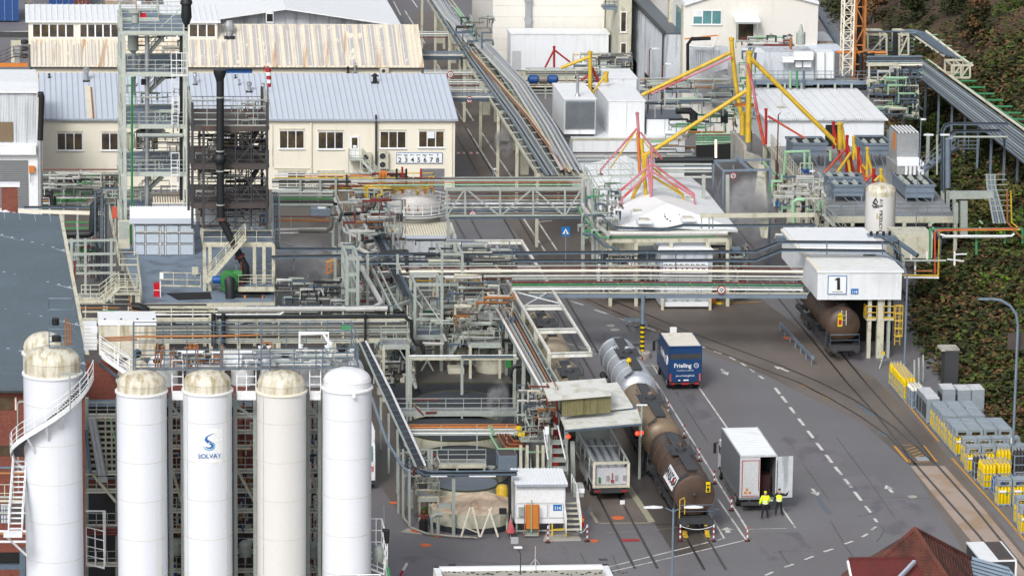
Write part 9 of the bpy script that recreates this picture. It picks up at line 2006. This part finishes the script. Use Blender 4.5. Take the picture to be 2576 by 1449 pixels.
for m_,name,hexs,lb,n,sel,kw in(('hill_dark','evergreen_cover','4a5035','dark evergreen growth covering most of the hillside',8500,lambda c,x,y:nf(c)>-.9,{}),('hill_green','ground_cover','607039','mid green growth in patches on the hillside',6500,lambda c,x,y:abs(nf(c)-.3)<.6 or 2400<x<2480 and 640<y<800,dict(leaf=.26,cnt=(30,55))),('hill_brown','dry_ground_cover','876c4e','dry brown bracken covering the lower hillside',10500,lambda c,x,y:nf(c)<.25 or y>560 and nf(c)<1.5,dict(leaf=.22,cnt=(30,60),r1=1.9)),
('hill_olive','olive_ground_cover','7b7a46','olive growth scattered over the hillside',1500,lambda c,x,y:nf(c)<-.7 or 2300<x<2600 and 150<y<330,dict(leaf=.24)),('hill_pale','fallen_leaves','a08f70','pale dead leaves strewn over the bracken',900,lambda c,x,y:y>560 and nf(c)<.5,dict(leaf=.1,cnt=(4,9),lift=1.4)),('hill_bright','bright_grass','6b8f2e','bright green grass at the right edge of the slope',2600,lambda c,x,y:2520<x<2640 and 500<y<640 or 2480<x<2640 and 690<y<770,dict(leaf=.2,cnt=(30,50),lift=.9))):
 mat(m_,hexs,.9,var=.4,sc_=.4,fine=.2,spec=.2);k=solo(name,lb,'undergrowth',m_,kind='stuff');leaves(k,n,q,sel,**kw)
for x,y,z_,r_,h,m_,l in((2478,62,0,1.8,6.5,'hill_brown','rusty orange narrow conifer high on the hill'),(2540,60,0,2.4,5,'hill_green','dark green bushy tree at the top right'),(2385,60,0,3,5,'hill_dark','dark evergreen tree behind the hill truss'),(2440,120,0,2.6,4,'hill_dark','dark shrub tree above the end of the hill truss'),(2330,330,0,3.2,4,'hill_dark','dark bush between the white-roofed building and the pipe bundle'),(2390,300,0,3,3.5,'hill_green','green bush below the hill pipe bundle'),(2300,40,0,2.4,4.5,'hill_dark','dark evergreen tree left on the upper hill'),(2230,30,0,2.2,5,'hill_green','green tree behind the lattice masts'),(2450,420,0,2.6,3,'hill_dark','dark bush under the cable ladder portal'),(2200,70,0,2.2,4,'hill_brown','brown bare tree next to the orange mast'),(2340,385,0,2,3,'hill_green','green shrub left of the duct tower'),(2560,560,0,3,2,'hill_olive','pale green bush at the right edge by the green portal')):
 best=min(((proj(hillpt(i,t_))[0]-x)**2+(proj(hillpt(i,t_))[1]-y)**2,i,t_)for i in range(0,NF)for t_ in(1,3,6,10,15,20,27,35,45,55,68,80,95,110));c=hillpt(best[1],best[2]);t=T('tree',l,'tree','trees and bushes on the hillside');k=t.p('trunk','rust_dark');k.tube([c-UP*.5,c+UP*h*.5,c+UP*h*.9],[.22,.14,.05],7);k=t.p('crown',m_)
 for j in range(16):a_=q.uniform(0,6.28);f_=q.uniform(.1,1);rr_=r_*(1.15-f_*.85)*q.uniform(.3,.8);cloud(k,c+Vector((math.cos(a_)*rr_,math.sin(a_)*rr_,h*f_)),r_*q.uniform(.3,.5),110,q,.2,.8)
 # ================================================================== steam
def steam(x,b,y0,r,h,dens,label,lean=.5):
 m=bpy.data.materials.new('steam');m.use_nodes=True;n=m.node_tree.nodes;l=m.node_tree.links;n.clear();out=n.new('ShaderNodeOutputMaterial');pv=n.new('ShaderNodeVolumePrincipled');tc=n.new('ShaderNodeTexCoord');nz=n.new('ShaderNodeTexNoise');nz.inputs['Scale'].default_value=.9;nz.inputs['Detail'].default_value=4
 gr=n.new('ShaderNodeTexGradient');gr.gradient_type='SPHERICAL';mp=n.new('ShaderNodeMapping');mp.inputs['Location'].default_value=(-1,-1,-1);mp.inputs['Scale'].default_value=(2,2,2);l.new(tc.outputs['Generated'],mp.inputs[0]);l.new(mp.outputs[0],gr.inputs[0]);l.new(tc.outputs['Object'],nz.inputs['Vector'])
 r_=n.new('ShaderNodeMapRange');r_.inputs[1].default_value=.42;r_.inputs[2].default_value=.7;l.new(nz.outputs[0],r_.inputs[0]);mu=n.new('ShaderNodeMath');mu.operation='MULTIPLY';l.new(r_.outputs[0],mu.inputs[0]);l.new(gr.outputs[1],mu.inputs[1]);m2=n.new('ShaderNodeMath');m2.operation='MULTIPLY';m2.inputs[1].default_value=dens;l.new(mu.outputs[0],m2.inputs[0]);l.new(m2.outputs[0],pv.inputs['Density']);pv.inputs['Color'].default_value=(.95,.95,.97,1);l.new(pv.outputs[0],out.inputs['Volume'])
 MATS['steam'+label]=m;c=W(x,y0,b);k=solo('steam',label,'steam','steam'+label,kind='stuff');nr=10;prof=[(.02+r*math.sin(math.pi*i/nr),h*(1-math.cos(math.pi*i/nr))/2)for i in range(nr+1)];k.lathe(c,prof,14)
steam(1890,700,612,2.3,6.2,3.5,'white steam drifting over the alley by the raised deck');steam(1270,455,400,1.1,3.6,6,'small wisp of steam beside the road rack');steam(760,800,745,3.0,5,2.5,'thin steam over the dark yard by the middle rack');steam(1795,470,300,2.4,6,4,'steam cloud between the yellow masts');steam(1252,1110,1070,.9,3.6,3,'steam rising from the black basins')
for t in THINGS:t.done()
# lettering becomes plain mesh
bpy.context.view_layer.update()
dg=bpy.context.evaluated_depsgraph_get()
for o in[o for o in COL.objects if o.type=='FONT']:
 me=bpy.data.meshes.new_from_object(o.evaluated_get(dg));n=bpy.data.objects.new(o.name,me);nm=o.name;par,ml=o.parent,o.matrix_local.copy()
 if not me.materials:me.materials.append(o.data.materials[0])
 COL.objects.link(n);n.parent=par;n.matrix_local=ml;bpy.data.objects.remove(o);n.name=nm
